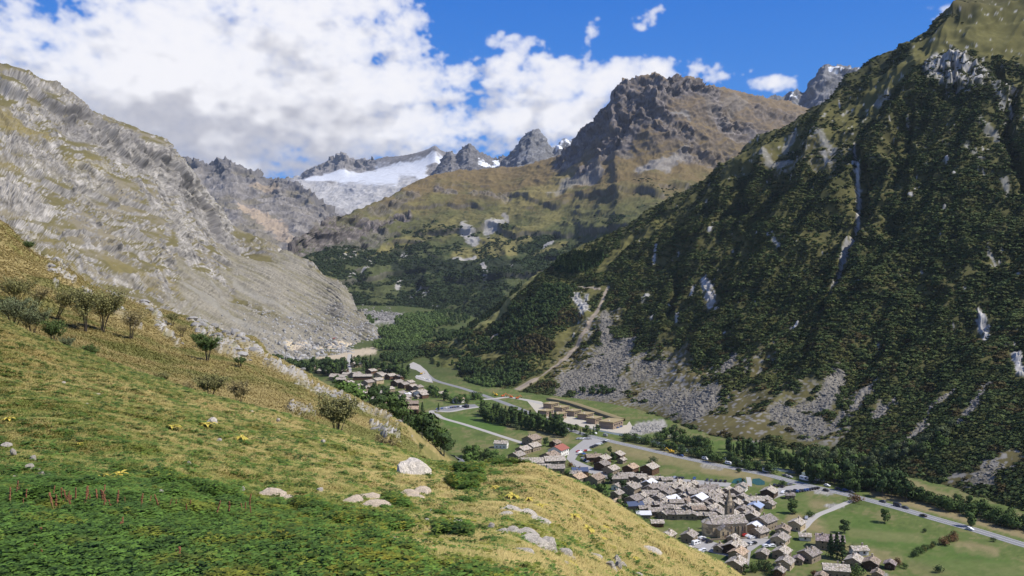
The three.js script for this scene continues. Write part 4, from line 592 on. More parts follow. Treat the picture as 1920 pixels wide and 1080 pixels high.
// roof centre in the survey, roof width there, ridge, roof, wall
const oldVillage = `1185,890,50,h,grey,stone|1240,896,37,H,pale,stone|1217,903,25,D,white,stone|1197,896,18,D,grey,stone|1185,912,27,D,grey,stone|1200,907,12,D,pale,white|1222,912,30,D,dark,stone|1240,917,28,D,dark,stone|1253,907,30,h,pale,stone|1270,904,25,D,pale,stone|1286,911,24,d,pale,pale
1299,905,18,D,pale,stone|1328,911,33,H,dark,stone|1306,921,32,H,grey,stone|1328,923,25,d,grey,stone|1277,917,24,D,grey,stone|1250,922,25,D,dark,stone|1220,921,27,h,grey,stone|1279,927,17,D,grey,pale|1258,932,26,d,white,stone|1310,931,28,D,white,stone|1287,937,22,D,brown,stone|1358,928,34,H,brown,stone|1340,930,22,H,grey,stone
1380,919,26,D,grey,stone|1391,910,20,D,grey,white|1391,930,18,D,grey,pale|1442,917,29,D,pale,darkwood|1414,933,30,h,pale,stone|1416,946,27,D,blue,stone|1435,934,19,D,grey,stone|1444,943,17,D,grey,pale|1366,943,34,H,dark,stone|1339,938,24,D,grey,stone|1325,942,20,D,dark,stone|1268,940,22,H,grey,stone|1227,943,38,H,pale,stone
1188,934,28,D,dark,stone|1190,945,26,H,navy,stone|1208,951,18,H,grey,stone|1206,960,23,H,white,stone|1228,955,23,H,grey,stone|1263,948,44,H,grey,stone|1305,948,25,H,pale,stone|1268,960,48,H,dark,stone|1298,963,20,V,dark,stone|1322,963,38,H,pale,stone|1309,953,22,H,brown,stone|1337,948,24,D,pale,stone|1347,956,28,D,grey,stone
1232,977,20,H,pale,wood|1253,999,23,D,pale,stone|1292,1001,27,D,grey,stone|1392,954,24,D,dark,stone|1398,961,20,D,grey,stone|1411,965,24,D,pale,stone|1391,977,24,V,dark,stone|1434,973,36,d,dark,stone|1415,985,24,D,white,stone|1424,992,27,d,grey,stone|1468,989,27,D,brown,pale|1463,1004,31,D,grey,pale
1378,1018,37,D,pale,darkwood|1374,1006,18,D,pale,stone|1348,1024,18,D,dark,stone|1384,1034,30,D,tan,stone|1381,1051,34,D,pale,stone|1430,1034,23,D,grey,stone|1466,1030,30,D,pale,stone|1472,1050,30,D,grey,pale|1494,979,27,D,pale,cream|1509,1002,18,h,pale,white|1556,1008,44,h,mauve,stone|1610,1026,26,H,pale,white|1517,1034,34,d,dark,stone
1497,1045,19,D,mauve,stone|1567,1060,40,h,pale,stone|1602,1047,30,D,pale,stone|1634,1053,28,D,brown,darkwood|1669,1054,15,D,mauve,darkwood|1540,1077,20,D,brown,stone|1645,1072,13,D,brown,stone|1461,1067,13,D,grey,wood|1481,926,14,h,dark,stone|1157,924,20,D,grey,stone|1152,942,22,D,tan,stone|1290,1028,18,D,pale,stone|1212,899,20,d,pale,stone|1263,913,22,D,pale,stone|1297,914,20,D,grey,stone|1318,917,20,D,dark,stone|1346,919,22,D,pale,stone|1234,931,22,D,grey,stone|1205,926,22,D,pale,stone|1290,949,22,D,grey,stone|1246,961,20,D,pale,stone|1352,941,20,D,pale,stone|1380,941,22,D,pale,stone|1405,953,20,D,grey,stone|1375,961,22,D,pale,stone|1284,929,20,D,pale,stone|1331,953,20,d,grey,stone|1212,938,20,D,grey,stone|1247,937,22,D,pale,stone|1173,916,18,D,grey,stone|1180,906,20,D,pale,stone|1364,918,20,D,pale,stone|1302,938,20,D,dark,stone|1400,940,18,D,pale,stone`;
const upperVillage = `940,829,22,h,pale,white|997,821,29,D,brown,stone|999,833,24,D,pale,stone|981,839,23,D,pale,stone|1041,828,18,D,brown,darkwood|1047,841,32,D,red,white|1031,853,32,D,brown,stone|969,851,26,D,grey,stone|997,865,38,H,pale,darkwood|1039,860,34,H,pale,stone|1017,872,28,H,pale,stone|1042,873,28,H,grey,stone
1112,853,24,H,brown,wood|1130,857,25,D,pale,wood|1158,849,23,D,pale,wood|1129,868,25,D,dark,darkwood|1146,876,25,D,pale,stone|1182,874,25,D,tan,wood|1218,874,29,D,pale,wood|1087,880,26,H,navy,stone|1082,893,28,D,tan,stone|1116,892,30,D,brown,stone|1078,886,20,H,grey,stone|1160,893,26,H,grey,stone|1070,907,12,D,pale,white|1156,909,16,D,grey,white|1166,861,14,D,pale,stone`;
const hamlet = `583,686,14,D,grey,stone|610,695,20,h,pale,stone|640,694,18,h,grey,wood|635,706,24,h,pale,stone|668,682,16,D,pale,cream|696,695,30,D,pale,wood|701,686,14,D,grey,stone|680,705,26,H,pale,wood|667,701,16,D,grey,stone|717,704,18,D,pale,cream|732,704,18,D,pale,wood|707,712,22,D,pale,cream|690,716,18,D,grey,stone|745,716,24,D,grey,darkwood|757,720,14,D,grey,darkwood|773,724,15,D,pale,wood
676,737,18,D,pale,stone|665,729,14,H,grey,stone|707,736,16,D,grey,stone|757,744,20,D,grey,stone|789,735,28,D,pale,white|728,757,22,H,tan,white|766,756,27,H,brown,wood|770,766,22,H,tan,wood|704,745,14,H,pale,stone|860,747,14,D,tan,white|826,736,12,D,pale,stone|720,746,14,D,grey,stone|740,748,14,D,grey,white|651,700,12,h,pale,stone|628,703,12,h,pale,stone|640,711,14,h,pale,stone|561,686,8,D,pale,stone|763,739,10,D,white,white|598,694,9,D,pale,wood|783,743,8,D,grey,stone|655,716,12,D,pale,cream|711,700,13,D,grey,stone|724,696,13,D,pale,stone|748,705,13,D,grey,wood|768,716,13,D,pale,stone|784,725,13,D,grey,stone|793,739,13,D,pale,wood|775,735,13,D,pale,stone|752,735,13,D,grey,stone|730,728,13,D,pale,stone|686,725,13,D,grey,stone|671,722,13,D,pale,wood|758,748,13,D,pale,stone`;
function parse(t, seed, place, wScale = 1) {
  const rand = rng(seed);
  return t.split(/[|\n]/).flatMap((s) => { const [px, py, w, k, ...o] = s.split(','); return +w > 33 && +py < 970 && seed === 21 && /[Hh]/.test(k) ? [[+px - w * 0.24, +py - 1, Math.round(w * 0.54), k === 'H' ? 'h' : 'H', ...o].join(), [+px + w * 0.25, +py + 1, Math.round(w * 0.5), k, o[0] === 'dark' ? 'grey' : o[0] === 'grey' ? 'pale' : 'grey', o[1]].join()] : [s]; }).map((s) => { const [px, py, w, k, roof, wall] = s.split(','), e = onFloor(+px, +py); const d0 = -e.z, W = Math.min(w / K * d0 * wScale, 24), hgt = clamp(W * 0.42, 3.2, 6); 
    const base = onFloor(+px, +py + (hgt * 0.95) / d0 * K), d = -base.z, width = w / K * d * wScale; return { px: +px, py: +py, base, width, k, roof, wall, H: clamp(width * 0.3 + rand() * 1.2, 2.6, 5.6), place, rand }; });
}
const villages = [[parse(oldVillage, 21, 'the church', 1.2), [1352, 985]], [parse(upperVillage, 22, 'the red roof', 1.2), [1047, 841]], [parse(hamlet, 23, 'the hamlet chalet', 1.45), [696, 695]]];
const houses = [];
for (const [list, [lx, ly]] of villages) {
  const rank = {};
  const L = onFloor(lx, ly);
  for (const h of list) { h.dist = Math.hypot(h.base.x - L.x, h.base.z - L.z); const dx = h.px - lx, dy = h.py - ly; h.side = Math.abs(dx) > Math.abs(dy) * 2.4 ? (dx < 0 ? 'left of' : 'right of') : dy < 0 ? 'behind' : 'in front of'; }
  list.sort((a, b) => a.dist - b.dist);
  for (const h of list) {
    const kind = `${SIZE(h.width)} ${wallWord[h.wall]} house, ${roofWord[h.roof]}`, key = h.roof + h.wall + SIZE(h.width) + h.side; rank[key] = (rank[key] || 0) + 1;
    const self = h.dist < 12 && h.roof === 'red' ? 'white house under a dull red roof beside the wide village street' : h.dist < 14 && h.place !== 'the church' ? 'big wooden chalet, the largest roof in the far hamlet' : h.dist < 12 && h.place === 'the church' ? null : null;
    const label = self || `${kind}, ${ordinal(rank[key])}nearest such ${h.side} ${h.place}`;
    const turn = turnOf[h.k] + (h.rand() - 0.5) * 0.22, long = /[Hh]/.test(h.k);
    const span = long ? clamp(h.width * 0.62, 4.5, 11) : clamp(h.width * 0.72, 4.5, 12), len = long ? h.width * 0.92 : clamp(h.width * 0.85, 5, 15);
    houses.push(house(h.base, turn, { L: len, W: span, H: h.H, roof: h.roof, wall: h.wall, rand: h.rand, chimneys: h.width > 9 ? (h.rand() < 0.4 ? 2 : 1) : h.rand() < 0.5 ? 1 : 0, balcony: /wood/.test(h.wall) && h.width > 8 }, label));
  }
}

// ---------- the church ----------
{
  const p = onFloor(1362, 1001), c = thing('stone_church', 'stone church with steep slab roof, round apse and pointed bell tower', 'church', p, 0.16);
  const L = 20, W = 9, H = 7.2, r = 3.2;
  part('wall', bodyGeo(L, W, H, r), WALL.cream, c);
  const rf = part('roof', roofGeo(L, W, H, r, 0.5, 0.3), ROOF.grey, c);
  const ap = new THREE.CylinderGeometry(4.3, 4.3, H + 1, 18, 1, false, Math.PI, Math.PI); ap.translate(-L / 2 + 0.01, H / 2 - 0.5, 0); part('apse', ap, WALL.cream, c);
  const ac = new THREE.ConeGeometry(4.8, 3, 18, 1, false, Math.PI, Math.PI); ac.translate(-L / 2 - 0.02, H + 1.45, 0); part('apse_roof', ac, ROOF.grey, c);
  const ch = new THREE.Group(); ch.name = 'chapel'; ch.position.set(-4.6, 0, 6.2); ch.rotation.y = Math.PI / 2 * -1; c.add(ch);
  part('chapel_wall', bodyGeo(6.4, 6.4, 5, 2.3), WALL.cream, ch); part('chapel_roof', roofGeo(6.4, 6.4, 5, 2.3, 0.4, 0.25), ROOF.grey, ch);
  for (const x of [1.2, 5.4, 9.2]) part('buttress', mergeGeometries([box(0.9, 5.6, 1.3, x, 2.8, W / 2 + 0.64)]), WALL.stone, c);
  for (const x of [3.3, 7.4]) { const f = part('window', mergeGeometries([box(1.0, 3, 0.1, x, 3.9, W / 2 + 0.02)]), WALL.stone, c); part('pane', box(0.66, 2.6, 0.08, x, 3.9, W / 2 + 0.06), paneMat, f); }
  for (const x of [-6, -3.2]) { const f = part('window', box(0.9, 2.2, 0.1, x, 3.2, 6.2 + 3.22), WALL.stone, c); part('pane', box(0.56, 1.8, 0.08, x, 3.2, 6.2 + 3.26), paneMat, f); }
  part('door', box(1.2, 2.4, 0.12, -4.6, 1.2, 6.2 + 3.22), doorMat, c);
  const tower = part('bell_tower', box(4, 15.5, 4, 4.8, 6.75, -6.8), WALL.stone, c);
  const sp = new THREE.ConeGeometry(2.5, 9.5, 4, 1); sp.rotateY(Math.PI / 4); sp.translate(4.8, 14.5 + 4.7, -6.8); part('spire', sp, WALL.stone, tower);
  for (const [x, z] of [[3, -8.6], [6.6, -8.6], [3, -5], [6.6, -5]]) { const k = new THREE.ConeGeometry(0.55, 2.4, 4); k.translate(x, 15.6, z); part('pinnacle', k, WALL.stone, tower); }
  for (const y of [11.6]) { part('belfry_opening', mergeGeometries([box(1.1, 2.4, 0.1, 4.8, y, -4.77), box(0.1, 2.4, 1.1, 2.77, y, -6.8), box(0.1, 2.4, 1.1, 6.83, y, -6.8)]), paneMat, tower); }
  const wallGeo = [];
  const yw = thing('churchyard_wall', 'low stone wall round the small yard in front of the church', 'wall', onFloor(1362, 1012), 0.16);
  part('wall_run', mergeGeometries([box(26, 1.1, 0.5, 0, 0.3, 0), box(0.5, 1.1, 7, 13, 0.3, -3.6), box(0.5, 1.1, 6, -13, 0.3, -3.1)]), WALL.stone, yw);
}
// ---------- barracks ----------
{
  const rand = rng(77), names = ['farthest', 'second farthest', 'third farthest', 'third nearest', 'second nearest', 'nearest and largest'];
  const put = (px, py, w, label) => { // flat turf-roofed blocks with pale end walls
    const b = onFloor(px, py), W = w / K * -b.z, h = thing('barrack_block', label, 'barracks', b, 0.98), D = W * 1.05, H = W > 20 ? 6.6 : 5.6;
    part('wall', box(D, H + 1, W * 0.72, 0, H / 2 - 0.5, 0), WALL.board, h);
    part('end_wall', mergeGeometries([box(0.3, H, 0.5, D / 2 + 0.16, H / 2, W * 0.34), box(0.3, H, 0.5, D / 2 + 0.16, H / 2, -W * 0.34), box(0.3, 0.6, W * 0.72, D / 2 + 0.16, H - 0.3, 0)]), WALL.white, h);
    part('roof', box(D + 1.4, 0.5, W * 0.72 + 1.2, 0, H + 0.27, 0), ROOF.turf, h);
    for (let k = 0; k < 3; k++) { const f = part('window', box(0.1, 1.6, W * 0.15, D / 2 + 0.06, H * 0.45, (k - 1) * W * 0.2), WALL.darkwood, h); part('pane', box(0.06, 1.3, W * 0.12, D / 2 + 0.14, H * 0.45, (k - 1) * W * 0.2), paneMat, f); }
    for (let k = 0; k < 4; k++) { const f = part('window', box(D * 0.14, 1.3, 0.1, (k - 1.5) * D * 0.22, H * 0.62, W * 0.36 + 0.06), WALL.darkwood, h); part('pane', box(D * 0.11, 1.0, 0.06, (k - 1.5) * D * 0.22, H * 0.62, W * 0.36 + 0.12), paneMat, f); }
    part('vent', box(1, 0.6, 1, -D * 0.2, H + 0.8, 0), WALL.white, h);
  };
  [[1033, 765, 25], [1053, 772, 25], [1075, 779, 26], [1098, 785, 27], [1114, 793, 26], [1146, 801, 40]].forEach(([x, y, w], i) => put(x, y, w, `turf-roofed wooden block, ${names[i]} in the back row of barracks`));
  put(1024, 779, 24, 'turf-roofed block standing before the barracks row, left one of two'); put(1048, 785, 25, 'turf-roofed block standing before the barracks row, right one of two');
  const bm = ribbon([[1030, 750], [1065, 757], [1100, 768], [1135, 780], [1165, 790]].map(([x, y]) => onFloor(x, y)), 9, 2.8); top('earth_bank', bm, std(0.2, 0.16, 0.075, 0.97), 'long grassy earth bank behind the barracks row', 'bank', null, 'structure');
}
// ---------- vehicles ----------
const PAINT = { white: std(0.78, 0.78, 0.78, 0.35), silver: std(0.45, 0.46, 0.48, 0.3, { metalness: 0.4 }), grey: std(0.16, 0.165, 0.17, 0.35), black: std(0.02, 0.02, 0.022, 0.3), blue: std(0.03, 0.07, 0.2, 0.3), red: std(0.4, 0.03, 0.025, 0.35), dark: std(0.035, 0.04, 0.055, 0.3), yellow: std(0.75, 0.45, 0.03, 0.45), orange: std(0.75, 0.16, 0.03, 0.45), green: std(0.03, 0.1, 0.06, 0.4) };
const tyreMat = std(0.02, 0.02, 0.02, 0.9), rimMat = std(0.5, 0.5, 0.5, 0.4), glassMat = std(0.02, 0.025, 0.03, 0.08), lampMat = std(0.7, 0.7, 0.68, 0.2), tailMat = std(0.4, 0.02, 0.02, 0.3);
const profile = (pts, w) => { const g = new THREE.ExtrudeGeometry(new THREE.Shape(pts.map((p) => new THREE.Vector2(...p))), { depth: w - 0.2, bevelEnabled: true, bevelSize: 0.08, bevelThickness: 0.1, bevelSegments: 2 }); g.translate(0, 0, -(w - 0.2) / 2); return g; };
function wheels(root, xs, r, w) { for (const x of xs) for (const s of [-1, 1]) { const t = new THREE.CylinderGeometry(r, r, 0.22, 16); t.rotateX(Math.PI / 2); t.translate(x, r, s * w); const wh = part('wheel', t, tyreMat, root); const k = new THREE.CylinderGeometry(r * 0.6, r * 0.6, 0.24, 12); k.rotateX(Math.PI / 2); k.translate(x, r, s * w); part('rim', k, rimMat, wh); } }
function carProto() {
  const g = new THREE.Group();
  part('body', profile([[-2.05, 0.35], [2.05, 0.35], [2.1, 0.62], [1.95, 0.85], [1.0, 0.98], [0.35, 1.42], [-1.35, 1.45], [-1.95, 1.0], [-2.1, 0.9]], 1.75), PAINT.white, g);
  part('window_band', profile([[0.86, 0.98], [0.32, 1.36], [-1.28, 1.38], [-1.75, 1.0]], 1.79), glassMat, g);
  const ws = box(0.04, 0.62, 1.35, 0, 0, 0); ws.rotateZ(0.97); ws.translate(0.72, 1.22, 0); part('windscreen', ws, glassMat, g);
  wheels(g, [-1.28, 1.3], 0.33, 0.82);
  for (const s of [-1, 1]) { part('headlight', box(0.1, 0.16, 0.36, 2.12, 0.72, s * 0.58), lampMat, g); part('tail_light', box(0.1, 0.2, 0.26, -2.13, 0.86, s * 0.62), tailMat, g); }
  return g;
}
function vanProto(L, H, w) {
  const g = new THREE.Group(), a = L / 2;
  part('body', profile([[-a, 0.4], [a, 0.4], [a + 0.03, 0.9], [a - 0.35, 1.25], [a - 0.95, H], [-a + 0.06, H + 0.02]], w), PAINT.white, g);
  part('window_band', profile([[a - 0.5, 1.32], [a - 0.98, H - 0.25], [a - 2.1, H - 0.25], [a - 2.1, 1.32]], w + 0.04), glassMat, g);
  part('window', box(L * 0.3, 0.6, w + 0.05, -a * 0.4, H * 0.68, 0), glassMat, g);
  wheels(g, [-a + 0.95, a - 0.95], 0.36, w / 2 - 0.06);
  for (const s of [-1, 1]) { part('headlight', box(0.1, 0.2, 0.36, a + 0.06, 0.85, s * (w / 2 - 0.3)), lampMat, g); part('tail_light', box(0.08, 0.4, 0.16, -a - 0.1, 1.1, s * (w / 2 - 0.18)), tailMat, g); }
  return g;
}
const protoCar = carProto(), protoVan = vanProto(5.2, 2.2, 1.95), protoCamper = vanProto(6.6, 2.9, 2.2), protoBus = vanProto(11.5, 3.2, 2.5);
function vehicle(proto, name, paint, pos, turn, label, category, group) {
  const v = proto.clone(); v.name = numbered(name); scene.add(v); v.position.copy(pos); v.rotation.y = turn;
  v.traverse((m) => { if (m.name === 'body') m.material = PAINT[paint]; });
  return tag(v, label, category, group);
}
const alongRoad = (px, py) => { let best = 0, bd = 1e9; mainRoad.forEach((p, i) => { const q = onFloor(px, py), d = p.distanceTo(q); if (d < bd) { bd = d; best = i; } }); const a = mainRoad[Math.max(best - 1, 0)], b = mainRoad[Math.min(best + 1, mainRoad.length - 1)]; return Math.atan2(-(b.z - a.z), b.x - a.x); };
const onRoad = (px, py, lift = 0.18) => onFloor(px, py).setY(onFloor(px, py).y + lift);
// on and beside the valley road
for (const [px, py, kind, paint, label, cat, back] of [
  [1819, 994, 'car', 'white', 'white car alone on the road at the right edge of the valley', 'car', 1], [1731, 969, 'car', 'black', 'black car on the road, second from the right edge', 'car', 0], [1698, 954, 'car', 'dark', 'dark car parked on the verge just behind the parked dark van', 'car', 1], [1683, 950, 'van', 'dark', 'dark van parked on the road verge, right of the russet bush', 'van', 1], [1655, 942, 'car', 'dark', 'dark car parked on the far verge just right of the russet bush', 'car', 0],
  [1596, 925, 'car', 'dark', 'dark car on the road, last one left of the russet bush', 'car', 1], [1585, 921, 'car', 'blue', 'dark blue car on the road, second one left of the russet bush', 'car', 1], [1571, 918, 'car', 'dark', 'dark car on the far side, third one left of the russet bush', 'car', 1], [1551, 912, 'car', 'white', 'white car on the far verge near the parking lot entrance', 'car', 1], [1549, 921, 'car', 'black', 'black car turning from the road at the right parking lot', 'car', 1],
  [1537, 903, 'camper', 'white', 'small white camper standing on the far verge by the trees', 'camper van', 1], [1526, 906, 'car', 'dark', 'dark car parked beside the small white camper', 'car', 1], [1508, 901, 'camper', 'white', 'white camper van on the road above the right parking lot', 'camper van', 1], [1481, 896, 'car', 'silver', 'silver car on the road left of the white camper van', 'car', 1], [1472, 893, 'car', 'grey', 'grey car beside the trees, left of the silver car', 'car', 0],
  [1438, 886, 'camper', 'white', 'white minibus on the road behind the ponds', 'minibus', 1], [1414, 882, 'car', 'dark', 'dark car parked at the tree edge left of the white minibus', 'car', 1], [1385, 882, 'car', 'black', 'black car on the near lane behind the pond meadow', 'car', 0], [1366, 871, 'van', 'white', 'white van on the middle stretch of the road', 'van', 1], [1334, 863, 'car', 'dark', 'dark car parked at the tree edge beside a white van', 'car', 1], [1322, 862, 'van', 'white', 'white van driving on the road beside the dark parked car', 'van', 1], [1310, 857, 'van', 'blue', 'dark blue van parked at the tree edge left of the white van', 'van', 1], [1277, 856, 'car', 'blue', 'small blue car alone on the left stretch of the road', 'car', 0],
  [1135, 818, 'van', 'silver', 'silver van parked at the far side of the road junction', 'van', 0], [1116, 814, 'car', 'white', 'white car parked at the far side of the road junction', 'car', 0], [1172, 825, 'car', 'dark', 'dark car half hidden by the bush at the road junction', 'car', 0], [875, 764, 'bus', 'dark', 'long dark bus parked in the hamlet car park', 'bus', 0],
]) { const t = alongRoad(px, py) + (back ? Math.PI : 0); vehicle({ car: protoCar, van: protoVan, camper: protoCamper, bus: protoBus }[kind], { car: 'parked_car', van: 'parked_van', camper: 'camper_van', bus: 'bus' }[kind], paint, onRoad(px, py), kind === 'bus' ? t : t, label, cat); }
// rows of parked cars
function carRow(x0, y0, x1, y1, n, turn, paints, label, group, seed) { const r = rng(seed); for (let i = 0; i < n; i++) { const t = n === 1 ? 0 : i / (n - 1), p = onFloor(lerp(x0, x1, t), lerp(y0, y1, t)); p.y += 0.13; vehicle(protoCar, 'parked_car', paints[(r() * paints.length) | 0], p, turn + (r() - 0.5) * 0.15 + (r() < 0.5 ? Math.PI : 0), label, 'car', group); } }
carRow(1496, 923, 1534, 917, 9, 0.9, ['dark', 'dark', 'blue', 'black'], 'dark car in the tight row at the right parking lot', 'dark cars parked side by side at the right lot', 31);
carRow(1468, 925, 1490, 922, 4, 0.8, ['dark', 'white', 'black'], 'car parked behind the little hut at the right parking lot', 'cars parked behind the hut', 32);
carRow(1453, 911, 1468, 914, 3, 0.9, ['black', 'dark'], 'dark car parked on grass between pond and right parking lot', 'cars between pond and lot', 33);
carRow(1480, 910, 1480, 910, 1, 0.2, ['grey'], 'grey car on the grass corner beside the right parking lot', null, 34);
carRow(1260, 897, 1280, 898, 5, 1.1, ['black', 'dark', 'silver'], 'car at the left end of the village car park strip', 'cars at the left end of the car park strip', 35);
carRow(1302, 899, 1303, 899, 1, 1.1, ['blue'], 'blue car between the two rows of the village car park strip', null, 36);
carRow(1326, 902, 1360, 904, 5, 1.1, ['black', 'dark', 'grey'], 'dark car at the right end of the village car park strip', 'cars at the right end of the car park strip', 37);
carRow(1084, 824, 1106, 824, 7, 0.4, ['white', 'white', 'silver'], 'pale car in the upper row of the wide village street', 'pale cars along the upper edge of the street', 38);
carRow(1110, 840, 1138, 828, 8, 0.2, ['dark', 'black', 'white'], 'car in the row between the wide street and the chalets', 'cars parked along the chalet side of the street', 39);
carRow(1084, 848, 1104, 846, 4, 0.6, ['white', 'red', 'white'], 'car beside the market vans in the wide street', 'cars beside the market vans', 40);
carRow(1093, 861, 1102, 867, 3, 0.9, ['white', 'blue', 'silver'], 'car at the lower end of the wide street near the stalls', 'cars near the stalls', 41);
carRow(1317, 1011, 1330, 1018, 3, 0.5, ['black', 'white', 'dark'], 'car parked in front of the church wall', 'cars in front of the church wall', 42);
carRow(1398, 1006, 1410, 1010, 3, 0.6, ['white', 'red', 'red'], 'car parked right of the churchyard', 'cars right of the churchyard', 43);
carRow(1400, 1024, 1413, 1021, 4, 0.6, ['dark', 'white', 'black'], 'car parked beside the large pale roof below the church', 'cars beside the large pale roof', 44);
carRow(1437, 1026, 1447, 1026, 2, 0.2, ['white', 'silver'], 'pale car on the lane right of the square', 'two pale cars on the lane', 45);
carRow(1312, 1037, 1318, 1034, 2, 0.2, ['white', 'white'], 'white car on the grass edge below the square', 'two white cars on the grass edge', 46);
carRow(820, 768, 868, 763, 12, 1.0, ['dark', 'white', 'silver', 'blue', 'black'], 'car in the long row of the hamlet car park', 'cars in the hamlet car park', 47);
carRow(782, 706, 806, 714, 6, 0.9, ['white', 'silver', 'white'], 'pale car on the gravel yard below the ski meadow', 'pale cars on the gravel yard', 48);
carRow(1158, 803, 1164, 801, 2, 0.9, ['blue', 'white'], 'car before the end wall of the nearest barrack block', 'two cars at the barracks', 49);
carRow(1443, 924, 1443, 924, 1, 0.3, ['silver'], 'silver car beside the dark-walled house at the right lot', null, 50);
carRow(1512, 973, 1512, 973, 1, 1.2, ['silver'], 'silver car in front of the cream house by the lane', null, 51);
vehicle(protoVan, 'parked_van', 'white', onFloor(1305, 1021), 0.6, 'white van alone on the square left of the church cars', 'van');
// market stalls and vans in the wide street
for (const [px, py, c, label] of [[1088, 853, 'white', 'white market stall canopy beside the road street, leftmost of three'], [1095, 856, 'blue', 'blue market stall canopy in the wide street'], [1102, 860, 'white', 'white market stall canopy, lowest of the stalls in the wide street'], [1398, 917, 'orange', 'orange awning beside the white-walled house by the ponds']]) {
  const s = thing('market_stall', label, 'stall', onFloor(px, py), 0.5); const c4 = new THREE.ConeGeometry(2.6, 1.1, 4); c4.rotateY(Math.PI / 4); c4.translate(0, 2.9, 0); part('canopy', c4, PAINT[c], s);
  for (const [x, z] of [[-1.7, -1.7], [1.7, -1.7], [-1.7, 1.7], [1.7, 1.7]]) { const l = new THREE.CylinderGeometry(0.05, 0.05, 2.4, 8); l.translate(x, 1.2, z); part('leg', l, rimMat, s); } part('counter', box(2.8, 0.9, 0.8, 0, 0.45, 1), WALL.wood, s);
}
// diggers
function digger(px, py, paint, label, turn) {
  const p = px > 900 || py > 690 ? onFloor(px, py) : leftSide.stand(px, py), d = thing('excavator', label, 'excavator', p, turn);
  for (const s of [-1, 1]) part('track', profile([[-1.9, 0.1], [1.9, 0.1], [2.1, 0.5], [1.8, 0.9], [-1.8, 0.9], [-2.1, 0.5]], 0.6).translate(0, 0, s * 1.1), tyreMat, d);
  part('body', profile([[-2, 1], [1.4, 1], [1.4, 1.9], [-0.2, 2.1], [-2, 2.2]], 2.5), PAINT[paint], d);
  const cab = part('cab', profile([[0.2, 1.9], [1.4, 1.9], [1.2, 3.1], [0.3, 3.1]], 1.1).translate(0, 0, 0.6), PAINT[paint], d); part('window', box(0.8, 0.8, 1.3, 0.8, 2.6, 0.6), glassMat, cab);
  const boom = box(4, 0.45, 0.4, 0, 0, 0); boom.rotateZ(0.7); boom.translate(2.8, 3.2, -0.4); const b = part('boom', boom, PAINT[paint], d);
  const arm = box(2.8, 0.35, 0.35, 0, 0, 0); arm.rotateZ(-1.1); arm.translate(4.9, 3.4, -0.4); part('arm', arm, PAINT[paint], b); part('bucket', profile([[5.1, 1.2], [6, 1.3], [5.9, 2.1], [5.3, 2.1]], 0.9).translate(0, 0, -0.4), tyreMat, b);
}
digger(943, 744, 'orange', 'orange excavator with raised arm beside the road bridge', 0.4); digger(930, 742, 'yellow', 'yellow excavator left of the orange one by the road bridge', 2.4); digger(958, 746, 'orange', 'orange excavator at the foot of the brown track', 2.8); digger(970, 748, 'orange', 'small orange excavator, rightmost by the barracks lane', 0.2);
digger(626, 636, 'red', 'red excavator on the pale quarry below the talus', 0.6); digger(790, 702, 'yellow', 'yellow digger in the gravel yard below the ski meadow', 0.3); digger(1259, 850, 'yellow', 'yellow digger standing by the trees at the road', 2.6);
// ---------- trees ----------
const LEAF = {
  green: std(0.09, 0.145, 0.036, 0.85, {}), mid: std(0.072, 0.11, 0.032, 0.85), dark: std(0.046, 0.074, 0.027, 0.88), grey: std(0.085, 0.105, 0.05, 0.9), russet: std(0.13, 0.075, 0.035, 0.9), olive: std(0.1, 0.095, 0.03, 0.9), larch: std(0.07, 0.105, 0.033, 0.88),
};
for (const m of Object.values(LEAF)) { m.vertexColors = true; m.specularIntensity = 0.2; }
const barkMat = std(0.09, 0.065, 0.045, 0.95), greyBark = std(0.12, 0.105, 0.09, 0.95);
